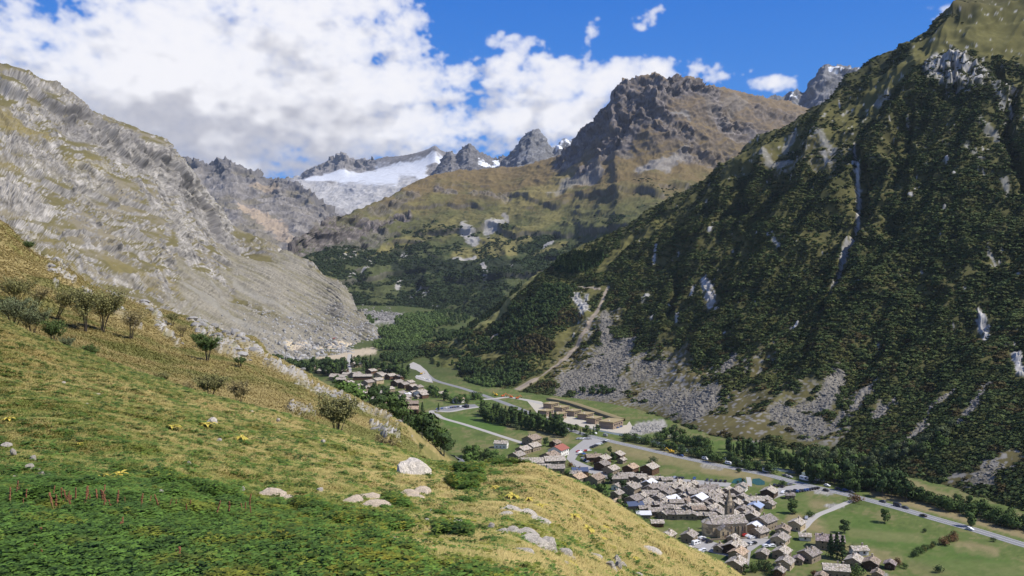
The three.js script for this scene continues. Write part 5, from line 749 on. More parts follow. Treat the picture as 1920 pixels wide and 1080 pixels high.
// crown of unit height: leaf sprays spread through lobes, shaded outwards
function crownGeo(kind, seed, n, leaf = kind === 'cone' ? 0.032 : 0.045) {
  const r = rng(seed), lobes = [], pos = [], nor = [], col = [], idx = [];
  if (kind === 'round') for (let i = 0; i < 11; i++) { const a = r() * 6.283, h = 0.3 + 0.58 * r(), w = 0.24 * Math.sin(clamp((h - 0.12) / 0.9) * Math.PI); lobes.push([Math.cos(a) * w, h, Math.sin(a) * w, 0.13 + 0.09 * r(), 0.8 + 0.45 * r()]); }
  if (kind === 'bush') for (let i = 0; i < 10; i++) { const a = r() * 6.283, w = 0.42 * Math.sqrt(r()); lobes.push([Math.cos(a) * w, 0.28 + 0.42 * r() * (1 - w), Math.sin(a) * w, 0.2 + 0.12 * r(), 0.8 + 0.45 * r()]); }
  if (kind === 'tall') for (let i = 0; i < 12; i++) { const h = 0.18 + 0.72 * i / 11, w = 0.06 + 0.05 * r(), a = r() * 6.283; lobes.push([Math.cos(a) * w, h, Math.sin(a) * w, 0.1 + 0.05 * Math.sin(h * 3.1), 0.8 + 0.4 * r()]); }
  for (let k = 0; k < n; k++) {
    let x, y, z, cx, cy, cz, tone;
    if (kind === 'cone') {
      const h = Math.pow(r(), 0.75), R = (1 - h) * 0.2 + 0.015, a = r() * 6.283, q = Math.sqrt(0.25 + 0.75 * r()) * R * (0.8 + 0.4 * Math.sin(h * 40)), dr = 0.25 * q;
      x = Math.cos(a) * q; z = Math.sin(a) * q; y = 0.1 + 0.9 * h - dr; cx = 0; cz = 0; cy = y - 0.06; tone = 0.75 + 0.5 * r();
    } else {
      const L = lobes[(r() * lobes.length) | 0], u = r() * 2 - 1, a = r() * 6.283, q = Math.sqrt(1 - u * u), R = L[3] * (0.65 + 0.4 * Math.cbrt(r()));
      x = L[0] + Math.cos(a) * q * R; y = L[1] + u * R * 0.85; z = L[2] + Math.sin(a) * q * R; [cx, cy, cz] = [L[0] * 0.6, L[1] - 0.04, L[2] * 0.6]; tone = L[4] * (0.75 + 0.5 * r());
    }
    let nx = x - cx, ny = y - cy, nz = z - cz, l = Math.hypot(nx, ny, nz) || 1; nx /= l; ny /= l; nz /= l;
    const s = leaf * (0.7 + 0.7 * r()), t = new THREE.Vector3(r() - 0.5, r() - 0.5, r() - 0.5).normalize(), N = new THREE.Vector3(nx + (r() - 0.5) * 1.1, ny + (r() - 0.5) * 1.1, nz + (r() - 0.5) * 1.1).normalize(), A = new THREE.Vector3().crossVectors(N, t).normalize().multiplyScalar(s), B = new THREE.Vector3().crossVectors(N, A).normalize().multiplyScalar(s * 0.8), o = pos.length / 3;
    for (const [p, q] of [[-1, -0.4], [0.2, -1], [1, 0.3], [-0.2, 1]]) { pos.push(x + A.x * p + B.x * q, y + A.y * p + B.y * q, z + A.z * p + B.z * q); nor.push(nx * 0.6 + N.x * 0.4, ny * 0.6 + N.y * 0.4 + 0.1, nz * 0.6 + N.z * 0.4); const w = tone; col.push(w, w * (0.97 + 0.06 * r()), w * 0.95); }
    idx.push(o, o + 1, o + 2, o, o + 2, o + 3);
  }
  const g = new THREE.BufferGeometry(); g.setAttribute('position', new THREE.Float32BufferAttribute(pos, 3)); g.setAttribute('normal', new THREE.Float32BufferAttribute(nor, 3)); g.setAttribute('color', new THREE.Float32BufferAttribute(col, 3)); g.setIndex(idx); return g;
}
function tube(pts, r0, r1, seg = 6, rad = 6) { const c = new THREE.CatmullRomCurve3(pts.map((p) => new THREE.Vector3(...p))), g = new THREE.TubeGeometry(c, seg, 1, rad, false), p = g.attributes.position, n = g.attributes.normal; for (let i = 0; i < p.count; i++) { const t = Math.floor(i / (rad + 1)) / seg, R = lerp(r0, r1, t), q = c.getPointAt(t); p.setXYZ(i, q.x + n.getX(i) * R, q.y + n.getY(i) * R, q.z + n.getZ(i) * R); } return g; }
function trunkGeo(kind, seed) {
  const r = rng(seed), h = kind === 'bush' ? 0.45 : kind === 'cone' ? 0.97 : 0.7, gs = [tube([[0, -0.06, 0], [0.01, h * 0.5, 0.01], [0, h, 0]], kind === 'bush' ? 0.02 : 0.026, 0.005)];
  if (kind !== 'cone') for (let i = 0; i < 5; i++) { const a = i * 1.3 + r(), y = kind === 'bush' ? 0.03 : 0.22 + 0.08 * i, w = kind === 'bush' ? 0.32 : kind === 'tall' ? 0.1 : 0.22; gs.push(tube([[0, y, 0], [Math.cos(a) * w * 0.6, y + 0.12, Math.sin(a) * w * 0.6], [Math.cos(a) * w, y + 0.26, Math.sin(a) * w]], 0.011, 0.003, 4, 5)); }
  return mergeGeometries(gs);
}
const protoTree = new Map();
function treeProto(kind, leaf, variant) {
  const key = kind + leaf + variant; if (protoTree.has(key)) return protoTree.get(key);
  const g = new THREE.Group(), s = kind.length * 31 + variant * 7;
  const gk = 'geo' + kind + variant; if (!protoTree.has(gk)) protoTree.set(gk, [crownGeo(kind, s, kind === 'cone' ? 620 : kind === 'bush' ? 420 : 640), trunkGeo(kind, s + 3)]);
  const [c, t] = protoTree.get(gk); part('trunk', t, kind === 'cone' ? barkMat : greyBark, g); part('crown', c, LEAF[leaf], g); protoTree.set(key, g); return g;
}
const treeRand = rng(99);
function tree(kind, leaf, pos, h, label, category, group, name, wide = 1) {
  const o = treeProto(kind, leaf, (treeRand() * 3) | 0).clone(); o.name = numbered(name || { round: 'broadleaf_tree', bush: 'shrub', tall: 'poplar_tree', cone: 'larch_tree' }[kind]); scene.add(o);
  o.position.copy(pos); const w = h * wide * (0.88 + 0.24 * treeRand()); o.scale.set(w, h, w); o.rotation.y = treeRand() * 6.28; return tag(o, label, category, group);
}
const pick = (a) => a[(treeRand() * a.length) | 0];
// belts of trees: along a surveyed line, count, spread (survey px), kinds, leaf colours, height range
const TONE = { green: 'bright green', mid: 'mid-green', dark: 'dark green', grey: 'grey-green', larch: 'soft green', russet: 'russet', olive: 'olive' }, SHAPE = { round: 'round-crowned tree', bush: 'bushy tree', tall: 'slender tree', cone: 'pointed tree' };
function belt(line, n, sx, sy, kinds, leaves, h0, h1, place, cat, where = onFloor, wide = 1) {
  const L = line.map((p) => new THREE.Vector2(...p)), len = []; let tot = 0; for (let i = 1; i < L.length; i++) { len.push(L[i].distanceTo(L[i - 1])); tot += len[i - 1]; }
  for (let k = 0; k < n; k++) {
    let s = (k + 0.2 + 0.6 * treeRand()) / n * tot, i = 0; while (i < len.length - 1 && s > len[i]) s -= len[i++]; const p = L[i].clone().lerp(L[i + 1], s / len[i]), px = p.x + (treeRand() - 0.5) * 2 * sx, q = where(px, p.y + (treeRand() - 0.5) * 2 * sy); q.y -= 0.15;
    const kind = pick(kinds), leaf = pick(leaves), third = ['the left third of ', 'the middle of ', 'the right third of '][Math.min(2, Math.floor(k / n * 3))]; const h = lerp(h0, h1, treeRand());
    if (Math.abs(px - 854) < 17 && place.includes('slope road')) continue;
    tree(kind, leaf, q, h, `${TONE[leaf]} ${SHAPE[kind]}, in ${third}${place}`, cat, (cat === 'shrub' ? 'shrubs in ' : 'trees in ') + place, null, wide);
  }
}
belt([[905, 787], [950, 797], [1000, 806], [1040, 814], [1062, 820]], 40, 3, 2, ['cone', 'cone', 'tall'], ['larch', 'mid', 'dark'], 12, 16, 'the dense row before the barracks', 'tree', onFloor, 1.4);
belt([[898, 776], [950, 787], [1000, 797], [1050, 806]], 34, 3, 2, ['cone', 'cone', 'tall'], ['larch', 'dark', 'mid'], 12, 16, 'the dense row before the barracks', 'tree', onFloor, 1.4);
belt([[1062, 806], [1085, 812], [1110, 815], [1122, 812]], 8, 3, 2, ['tall', 'cone', 'round'], ['mid', 'larch'], 6, 9, 'the riverside between barracks and junction', 'tree');
belt([[1165, 826], [1220, 836], [1290, 852], [1350, 866], [1400, 878], [1450, 888]], 42, 5, 4, ['bush', 'bush', 'round'], ['mid', 'dark', 'dark'], 6.5, 10, 'the willows along the road', 'tree', onFloor, 1.15);
belt([[1230, 824], [1290, 832], [1330, 846]], 16, 6, 5, ['round', 'bush'], ['mid', 'mid', 'dark'], 10, 14, 'the grove behind the roadside willows', 'tree');
belt([[1365, 848], [1420, 858], [1480, 876], [1515, 893]], 44, 6, 6, ['cone', 'cone', 'tall'], ['dark', 'mid', 'larch'], 10, 14, 'the larch grove beyond the road', 'tree');
belt([[1500, 858], [1545, 862], [1600, 872], [1640, 880]], 34, 6, 8, ['round', 'bush'], ['grey', 'mid', 'grey'], 9, 13, 'the willow wood at the slope foot', 'tree');
belt([[1520, 898], [1570, 902], [1610, 916], [1660, 926], [1700, 932]], 46, 8, 8, ['round', 'round', 'bush', 'cone'], ['dark', 'mid', 'dark'], 12, 17, 'the riverside grove behind the russet bush', 'tree');
belt([[1700, 935], [1760, 948], [1820, 964], [1880, 980], [1960, 1002]], 64, 7, 6, ['bush', 'round', 'bush'], ['mid', 'mid', 'dark'], 7, 10, 'the river hedge at the right edge', 'tree');
belt([[1640, 872], [1700, 858], [1740, 838], [1780, 815]], 34, 12, 10, ['round', 'bush'], ['grey', 'mid', 'grey'], 8, 12, 'the trees climbing the dark slope', 'tree', (x, y) => rightSide.stand(x, y));
// single trees
for (const [px, py, kind, leaf, h, label, wide = 1] of [
  [1659, 980, 'round', 'mid', 8.5, 'lone leaning round tree in the middle of the right green field', 1.0], [1820, 988, 'tall', 'mid', 9.5, 'lone slender poplar beside the road near the white car', 1.5], [1607, 942, 'bush', 'russet', 6.5, 'large russet and green bush where the lane meets the road', 1.5], [1735, 998, 'bush', 'dark', 3.2, 'small lone bush right of the lone field tree'], [1862, 1016, 'bush', 'dark', 3, 'small dark bush on the field edge of the road, far right', 1.4],
  [1487, 963, 'tall', 'mid', 9, 'slender tree in the walled meadow below the right parking lot', 1.6], [1518, 970, 'bush', 'dark', 5, 'round dark bush beside the lane in the walled meadow', 1.1], [1584, 1000, 'round', 'dark', 7.5, 'dark round tree at the right end of the lone big house', 1.2], [1470, 912, 'bush', 'dark', 5, 'round tree between the ponds and the road', 1.2],
  [1558, 1044, 'cone', 'dark', 12, 'dark conifer before the lone big house, left one of three', 1.35], [1569, 1047, 'cone', 'dark', 13.5, 'dark conifer before the lone big house, middle one of three', 1.3], [1580, 1050, 'cone', 'dark', 12.5, 'dark conifer before the lone big house, right one of three', 1.3], [1600, 1038, 'bush', 'dark', 5.5, 'dark bush at the gravel yard right of the three conifers'], [1590, 1054, 'bush', 'russet', 4, 'rusty bush right of the three conifers'],
  [1685, 1062, 'bush', 'russet', 5, 'rusty round bush right of the last small barns', 1.1], [1697, 1066, 'bush', 'mid', 3.6, 'small green bush beside the rusty round bush'], [1610, 1082, 'bush', 'mid', 7, 'leafy bush at the bottom edge before the large long house', 1.2], [1526, 1080, 'bush', 'russet', 4, 'rusty bush at the bottom edge left of the lower houses'], [1762, 1074, 'bush', 'dark', 5, 'dark bush at the bottom of the right field'],
  [1143, 908, 'round', 'dark', 8, 'dark tree at the upper edge of the old village roofs', 1.1], [1168, 924, 'round', 'dark', 9, 'dark tree left in the old village beside a stone house', 1], [1130, 941, 'round', 'mid', 12, 'big green tree at the lower edge of the bright meadow', 1.05], [1120, 938, 'round', 'mid', 9, 'green tree leaning against the big tree below the bright meadow', 1], [1023, 836, 'round', 'dark', 8, 'dark tree left of the red-roofed house', 1], [1151, 866, 'round', 'dark', 8, 'dark tree between the chalets in the upper village', 1], [1143, 850, 'round', 'mid', 6, 'green tree behind the chalets by the parked cars'],
  [1222, 868, 'bush', 'grey', 6.5, 'grey-green round tree behind the lone wooden chalet', 1.4], [1100, 897, 'bush', 'russet', 5.5, 'russet tree at the left edge of the upper village', 1.1], [1071, 876, 'bush', 'russet', 5, 'russet bush beside the stalls street'], [1110, 873, 'bush', 'olive', 3, 'yellowish bush on the slope below the stalls'], [1172, 946, 'tall', 'dark', 7, 'slim dark tree at the left edge of the old village', 1.5], [1182, 955, 'bush', 'dark', 5, 'dark bush below the navy roof'], [1103, 916, 'round', 'mid', 3, 'tiny tree standing in the bright meadow'],
  [962, 802, 'bush', 'grey', 5.5, 'grey-green willow on the field before the larch row, left of two', 1.4], [972, 806, 'bush', 'grey', 5.5, 'grey-green willow on the field before the larch row, right of two', 1.6], [1100, 820, 'bush', 'dark', 5, 'dark broad bush at the left side of the road junction', 1.5], [1060, 812, 'bush', 'olive', 4.5, 'brownish bush at the right end of the larch row', 1.3], [1181, 828, 'bush', 'dark', 6.5, 'dark bush at the river right of the road junction', 1.3], [792, 774, 'cone', 'dark', 12, 'tall slim conifer at the end of the hamlet by the car park', 1.2], [822, 771, 'cone', 'dark', 9, 'dark conifer at the left end of the hamlet car park', 1.3],
  [1385, 886, 'bush', 'dark', 4, 'small bush at the near road edge above the pond meadow'], [1392, 903, 'bush', 'olive', 3.5, 'reedy clump at the left pond'], [1384, 906, 'bush', 'grey', 2.6, 'low reed clump in the left pond corner'],
]) tree(kind, leaf, onFloor(px, py), h, label, kind === 'bush' ? 'bush' : 'tree', null, null, wide);
belt([[1712, 1046], [1735, 1032], [1755, 1022]], 9, 2, 2, ['bush'], ['mid', 'dark', 'olive'], 3.2, 4.6, 'the left half of the field hedge', 'shrub');
belt([[1765, 1022], [1780, 1016], [1793, 1010]], 7, 2, 2, ['bush'], ['russet', 'olive'], 4, 5.4, 'the right half of the field hedge', 'shrub', onFloor, 1.1);
// green belt at the near edge of the village and on the near slope
belt([[985, 878], [1010, 886], [1060, 897], [1100, 920], [1150, 950], [1190, 975], [1215, 990]], 22, 6, 4, ['bush', 'round'], ['green', 'mid', 'mid'], 5, 8, 'the belt between near hill and village', 'tree');
belt([[1400, 1075], [1430, 1070], [1450, 1078]], 6, 6, 3, ['bush', 'round'], ['dark', 'mid'], 5, 7, 'the bottom edge below the lane', 'tree');
const slope = (px, d) => hill.under(px, d);
for (let k = 0; k < 115; k++) {
  const t = Math.pow(treeRand(), 0.8), px = lerp(640, 985, t) + (treeRand() - 0.5) * 20, near = px > 760 ? lerp(0, 1, sstep(760, 950, px)) : 0, d = lerp(lerp(330, 240, sstep(760, 860, px)), 490, treeRand()) + near * 15;
  if (Math.abs(px - 854) < 17) continue;
  const q = slope(px, d), kind = pick(['round', 'round', 'bush', 'tall']), leaf = pick(['green', 'green', 'mid', 'mid', 'dark']); q.y -= 0.2; tree(kind, leaf, q, lerp(8, 12.5, treeRand()), `${TONE[leaf]} ${SHAPE[kind]}, in the ${d < 380 ? 'front' : 'rear'} ${px < 745 ? 'upper' : px < 850 ? 'middle' : 'lower'} part of the slope belt`, 'tree', 'trees of the belt below the rocky bank', 'broadleaf_tree', 1.05);
}
for (let k = 0; k < 22; k++) { const px = lerp(560, 760, treeRand()), d = lerp(440, 600, treeRand()), q = px < 2000 ? slope(px, d) : null; if (q) { q.y = Math.max(q.y, -0.5); const leaf = pick(['mid', 'green', 'dark']); tree('round', leaf, q, lerp(6, 9, treeRand()), `${TONE[leaf]} round-crowned tree, at the top end of the slope belt beside the hamlet`, 'tree', 'trees of the belt below the rocky bank', 'broadleaf_tree', 1.1); } }
belt([[805, 838], [850, 852], [900, 866], [950, 882]], 40, 8, 5, ['round', 'round', 'bush'], ['green', 'mid', 'mid'], 8.5, 12, 'the belt between slope road and fields', 'tree');
// hamlet trees
belt([[508, 690], [540, 696], [570, 702], [610, 700], [645, 700]], 56, 8, 6, ['cone', 'round', 'tall'], ['dark', 'mid', 'dark'], 17, 24, 'the grove left of the hamlet', 'tree');
belt([[665, 690], [700, 690], [740, 700], [765, 710]], 36, 10, 8, ['round', 'cone', 'tall'], ['dark', 'mid', 'dark'], 13, 18, 'the grove behind the hamlet', 'tree');
belt([[650, 730], [690, 745], [720, 740], [760, 755], [700, 728]], 30, 12, 8, ['round', 'tall', 'round'], ['dark', 'mid', 'mid'], 7, 11, 'the hamlet among its houses', 'tree');
belt([[795, 735], [830, 748], [870, 754], [900, 752]], 30, 9, 6, ['round', 'bush', 'tall'], ['dark', 'mid', 'green'], 7, 12, 'the grove right of the hamlet', 'tree');
belt([[620, 715], [650, 722], [640, 735], [690, 762]], 16, 8, 5, ['round', 'bush'], ['green', 'mid'], 7, 10, 'the near edge of the hamlet', 'tree');
// trees on the ski meadow and lower right slopes
for (const [px, py, h] of [[822, 690, 12], [851, 668, 10], [857, 680, 13], [866, 684, 14], [876, 676, 12], [846, 684, 9], [870, 690, 9], [905, 640, 9]]) tree(pick(['round', 'tall']), pick(['mid', 'dark']), rightSide.stand(px, py), h, 'dark tree standing in the ski meadow above the hamlet', 'tree', 'trees standing in the ski meadow', null, 1.1);
// ---------- woods and scrub that read as one mass ----------
function scatter(name, label, geo, mats, list, kind = 'stuff', category = 'vegetation') {
  const m = new THREE.InstancedMesh(geo, mats, list.length), M = new THREE.Matrix4(), q = new THREE.Quaternion(), e = new THREE.Euler(), s = new THREE.Vector3(), c = new THREE.Color();
  list.forEach(([p, h, w, tone, ry, tilt = 0], i) => { q.setFromEuler(e.set(tilt, ry, tilt * 0.5)); M.compose(p, q, s.set(w, h, w)); m.setMatrixAt(i, M); m.setColorAt(i, c.setRGB(...tone)); });
  m.name = numbered(name); m.castShadow = m.receiveShadow = true; scene.add(m); return tag(m, label, category, null, kind);
}
const clumpGeo = (seed, n, leaf) => crownGeo('bush', seed, n, leaf);
const scrubMat = std(1, 1, 1, 0.9, { vertexColors: true }); scrubMat.specularIntensity = 0.15;
{
  const list = [], r = rng(1234), P = rightSide, B = rightBare, more = [];
  for (let k = 0; k < 320000 && list.length < 80000; k++) {
    const i = r() * (P.NU - 1), j = r() * (P.NV - 1) * 0.985, p = P.ground(i, j), d = -p.z; if (r() > 0.35 + 0.65 * d / 1500) continue;
    const px = P.px0 + i * P.dpx, q = fbm(p.x / 75, p.y / 55, p.z / 75, 3), q2 = noise(p.x / 24, p.y / 20, p.z / 24), N = P.normal(i | 0, j | 0);
    const open = Math.max(inStrokes(B.meadow, p.x, p.y, p.z, 0.35 * q + 0.3 * q2), 0.97 * inStrokes(B.scree, p.x, p.y, p.z, 0.6 * q2 + 0.15 * q), inStrokes(B.run, p.x, p.y, p.z) , inStrokes(B.trail, p.x, p.y, p.z, -0.9));
    const rocky = Math.max(inStrokes(B.rock, p.x, p.y, p.z, 0.3 * q2 - 0.35), 0.75 * inStrokes(B.cliff, p.x, p.y, p.z, 0.4 * q2));
    const thin = inStrokes(B.thin, p.x, p.y, p.z, 0.6 * q + 0.45 * q2); let dens = 0.98 - 1.25 * open - 1.1 * rocky - 0.9 * thin; dens *= sstep(600, 520, p.y + 70 * q); dens *= 0.25 + 0.75 * sstep(-0.45, 0.0, q + 0.6 * q2 + 0.25 * sstep(1150, 1450, px)); dens *= lerp(0.5, 1, sstep(1040, 1160, px)); dens *= 1 - 0.5 * sstep(0.15, 0.45, fbm(p.x / 190 + 3, p.y / 120, p.z / 190, 3)) * sstep(60, 200, p.y); 
    if (r() > dens) continue;
    const low = sstep(200, 60, p.y), h = lerp(2, 6, r() * r()) * (px < 1000 ? 1.3 : 1), w = h * lerp(1.2, 1.9, r());
    const ru = noise(p.x / 40 + 50, p.y / 30, p.z / 40) + 0.6 * noise(p.x / 9, p.y / 9, p.z / 9 + 40), k2 = 0.72 + 0.56 * r(), c = [0.058, 0.08, 0.028];
    mixc(c, 0.085, 0.06, 0.026, sstep(0.4, 0.95, ru) * (0.4 + 0.45 * low)); mixc(c, 0.09, 0.092, 0.03, sstep(0.1, 0.8, -ru) * 0.7);
    p.y -= 0.35 * h; list.push([p, h, w, c.map((v) => v * k2), r() * 6.28]);
  }
    scatter('shrubbery', 'dense dark green alder scrub covering the right mountainside', clumpGeo(5, 60, 0.15), scrubMat, list);
}
{
  const list = [], r = rng(77), wood = (px, py, rx, ry, n, h0, h1, where, tone) => { for (let k = 0; k < n; k++) { const a = r() * 6.28, q = Math.sqrt(r()), p = where(px + Math.cos(a) * q * rx, py + Math.sin(a) * q * ry), h = lerp(h0, h1, r()), t = 0.75 + 0.5 * r(); p.y -= 0.4; list.push([p, h, h * lerp(0.6, 0.95, r()), tone.map((v) => v * t), r() * 6.28]); } };
  const G = [0.09, 0.135, 0.044], D = [0.052, 0.08, 0.03], B = [0.085, 0.072, 0.034], onRight = (x, y) => rightSide.stand(x, y);
  wood(790, 605, 50, 14, 260, 12, 17, onFloor, G); wood(760, 628, 50, 14, 240, 11, 16, onFloor, G); wood(720, 650, 20, 8, 70, 9, 13, onFloor, G); wood(830, 600, 50, 14, 160, 10, 15, onFloor, D); wood(810, 630, 60, 8, 170, 9, 13, onFloor, D); wood(770, 655, 40, 7, 130, 9, 14, onFloor, D); wood(690, 602, 16, 8, 60, 8, 12, onFloor, G); wood(745, 674, 30, 8, 90, 9, 14, onFloor, D); wood(720, 556, 40, 5, 60, 9, 13, onFloor, D); wood(690, 545, 30, 4, 40, 9, 12, onFloor, D);
  wood(770, 648, 50, 9, 200, 9, 14, onFloor, G); wood(850, 632, 40, 12, 80, 9, 13, onRight, D); wood(770, 668, 26, 6, 60, 8, 12, onFloor, D); wood(900, 650, 30, 12, 80, 6, 10, onRight, D); wood(950, 648, 34, 12, 70, 6, 10, onRight, D); wood(1060, 598, 34, 16, 70, 5, 8, onRight, B); wood(880, 690, 26, 14, 120, 7, 12, onRight, D); wood(930, 715, 46, 14, 150, 7, 12, onRight, D); wood(900, 725, 30, 8, 90, 8, 12, onRight, G); wood(960, 692, 34, 10, 60, 6, 10, onRight, D); wood(1000, 650, 40, 18, 130, 6, 10, onRight, B); wood(960, 620, 40, 16, 160, 7, 11, onRight, D); wood(1000, 590, 50, 26, 260, 7, 11, onRight, D); wood(1040, 560, 36, 24, 200, 7, 11, onRight, D); wood(850, 665, 20, 5, 40, 7, 10, onRight, D); wood(1120, 735, 36, 6, 40, 5, 7, onRight, D); wood(1020, 725, 26, 5, 30, 4, 7, onRight, B);
  scatter('woods', 'far-off broadleaf woods filling the valley head beyond the hamlet', crownGeo('round', 8, 220, 0.085), scrubMat, list);
  const con = []; for (let k = 0; k < 420; k++) { const a = r() * 6.28, q = Math.sqrt(r()), p = onRight(1085 + Math.cos(a) * q * 48, 496 + Math.sin(a) * q * 16 - Math.cos(a) * q * 8), h = lerp(9, 15, r()), t = 0.8 + 0.4 * r(); con.push([p, h, h * 1.1, [0.04 * t, 0.07 * t, 0.026 * t], r() * 6.28]); }
  for (let k = 0; k < 160; k++) { const t = r(), p = onRight(lerp(985, 870, t) + (r() - 0.5) * 16 - 14, lerp(520, 620, t) + (r() - 0.5) * 10), h = lerp(8, 13, r()), q = 0.8 + 0.4 * r(); con.push([p, h, h * 1.1, [0.042 * q, 0.068 * q, 0.028 * q], r() * 6.28]); }
  scatter('conifer_woods', 'dark conifer wood on the shoulder above the ski run', crownGeo('cone', 9, 180, 0.06), scrubMat, con);
  // scrub on the central massif
  const ms = []; for (let k = 0; k < 60000 && ms.length < 16000; k++) { const i = r() * (massif.NU - 1), j = r() * (massif.NV - 1) * 0.6, p = massif.ground(i, j); const q = fbm(p.x / 190, p.y / 120, p.z / 190, 5), q2 = fbm(p.x / 45 + 9, p.y / 30, p.z / 45, 4, 0.6); if (q + 0.55 * q2 + 0.5 * sstep(460, 200, p.y) - 0.34 < 0.06 || p.y > 560) continue; const h = lerp(4, 9, r()), t = 0.75 + 0.5 * r(); p.y -= 0.3 * h; ms.push([p, h, h * 1.5, [0.033 * t, 0.05 * t, 0.022 * t], r() * 6.28]); }
  scatter('shrubbery', 'dark green alder scrub on the lower slopes of the central massif', clumpGeo(6, 30, 0.2), scrubMat, ms);
}
// ---------- boulders ----------
function boulderGeo(seed, flat = 1, rough = 0.35, detail = 3) {
  const r = rng(seed), g0 = new THREE.IcosahedronGeometry(1, detail), p = g0.attributes.position, planes = []; for (let i = 0; i < 9; i++) planes.push([new THREE.Vector3(r() - 0.5, r() - 0.5, r() - 0.5).normalize(), 0.55 + 0.35 * r()]);
  const v = new THREE.Vector3(), o = r() * 50; for (let i = 0; i < p.count; i++) { v.fromBufferAttribute(p, i); let s = 1; for (const [n, d] of planes) { const q = v.dot(n); if (q > 0) s = Math.min(s, d / q); } s *= 1 + rough * 0.25 * fbm(v.x * 2 + o, v.y * 2, v.z * 2, 4); v.multiplyScalar(s); p.setXYZ(i, v.x, v.y * flat, v.z); }
  g0.computeVertexNormals(); return g0;
}
const graniteTex = (() => { const n = 256, d = new Uint8Array(n * n * 4), r = rng(8); for (let i = 0; i < n * n; i++) { const a = (i % n) / n * 6.283, b = (i / n | 0) / n * 6.283, q = fbm(Math.cos(a) * 1.3, Math.sin(a) * 1.3 + Math.cos(b) * 1.3, Math.sin(b) * 1.3, 5, 0.65), l = sstep(0.12, 0.4, fbm(Math.cos(a) * 2 + 9, Math.sin(a) * 2 + Math.cos(b) * 2, Math.sin(b) * 2, 4)), v = 224 + 42 * q + 24 * (r() - 0.5) - 40 * l; d[i * 4] = clamp(v, 0, 255); d[i * 4 + 1] = clamp(v * 0.975, 0, 255); d[i * 4 + 2] = clamp(v * 0.93, 0, 255); d[i * 4 + 3] = 255; } const t = new THREE.DataTexture(d, n, n); t.colorSpace = THREE.SRGBColorSpace; t.wrapS = t.wrapT = THREE.RepeatWrapping; t.magFilter = THREE.LinearFilter; t.repeat.set(3, 3); t.needsUpdate = true; return t; })();
const granite = std(0.84, 0.79, 0.72, 0.92, { map: graniteTex, bumpMap: graniteTex, bumpScale: 0.06 }), warmRock = std(0.84, 0.72, 0.58, 0.92, { map: graniteTex, bumpMap: graniteTex, bumpScale: 0.05 });
const bgeo = [0, 1, 2, 3, 4, 5].map((s) => boulderGeo(40 + s, 1, 0.6));
let bi = 0;
function rock(px, py, w, h, label, o = {}) {
  const p = hill.stand(px, py), d = -p.z, W = w / K * d / 2, H = h / K * d / 2 * (o.tall || 1.15), m = top('boulder', bgeo[(o.geo ?? bi++) % 6], o.warm ? warmRock : granite, label, 'rock', o.group);
  m.position.copy(p); m.position.y += H * (o.sink ?? (w < 17 ? 0.9 : 0.3)); m.scale.set(W * 1.25 * (o.wide || 1), H * 1.15, (o.deep ?? W * 1.25)); m.rotation.set(o.rx ?? 0.25, o.ry ?? bi * 1.3, o.rz ?? -0.15); if (o.ry === undefined && w / h > 2) m.rotation.y = 0.1; return m;
}
rock(778, 893, 56, 34, 'large pale slab boulder at the crest of the meadow beside the green patch', { rz: -0.62, ry: 0.1, rx: 0.5, deep: 1.1, geo: 0 });
for (const [px, py, w, h, l] of [[765, 931, 30, 16, 'left piece of the warm flat broken slab below the large slab boulder'], [788, 928, 32, 16, 'right piece of the warm flat broken slab below the large slab boulder'], [776, 937, 28, 10, 'lower piece of the warm flat broken slab below the large slab boulder'],
  [660, 944, 34, 16, 'left part of the warm flat ledge in bare soil at mid slope'], [692, 940, 36, 14, 'right part of the warm flat ledge in bare soil at mid slope'], [706, 956, 38, 13, 'pale flat slab just below the warm ledge'], [505, 937, 44, 14, 'pale flat ledge left of the warm ledges, larger piece'], [535, 940, 26, 11, 'pale flat ledge left of the warm ledges, smaller piece']]) rock(px, py, w, h * 1.4, l, { warm: true, rx: 0.45, rz: -0.1, ry: 0.1, tall: 0.62, wide: 1.2 });
for (const [px, py, w, h, l, z] of [[1001, 1028, 42, 30, 'largest square-cut slab of the cracked pale outcrop', -0.3], [1024, 1034, 34, 30, 'second slab of the cracked pale outcrop, right of the largest', 0.5], [1038, 1040, 18, 24, 'third narrow slab of the cracked pale outcrop', 0.6], [1058, 1048, 22, 20, 'fourth slab at the right end of the cracked outcrop', 0.2], [985, 1012, 36, 16, 'upper pale slab along the top of the cracked outcrop', -0.3], [958, 1006, 24, 14, 'left upper slab of the cracked outcrop', 0.2], [938, 1005, 22, 13, 'slanted small slab left of the cracked outcrop', 0.6], [982, 1042, 34, 14, 'thin dark-shaded slab below the cracked outcrop', -0.5], [1056, 1062, 18, 13, 'small block below the right end of the outcrop', 0], [1070, 1056, 14, 9, 'tiny block at the outcrop tail', 0]])
  rock(px, py, w, h * 1.25, l, { rx: 0.5, rz: z * 0.4, ry: z, sink: 0.35, tall: 0.85, wide: 1.2 });
for (const [px, py, w, h, l] of [[960, 963, 34, 9, 'long flat ledge high on the straw slope, left piece'], [985, 970, 34, 10, 'long flat ledge high on the straw slope, middle piece'], [1008, 981, 32, 11, 'long flat ledge high on the straw slope, right piece'], [950, 972, 26, 7, 'thin ledge just below the long flat ledge']]) rock(px, py, w, h * 1.5, l, { rx: 0.5, rz: -0.35, ry: 0.15, tall: 0.65, wide: 1.25 });
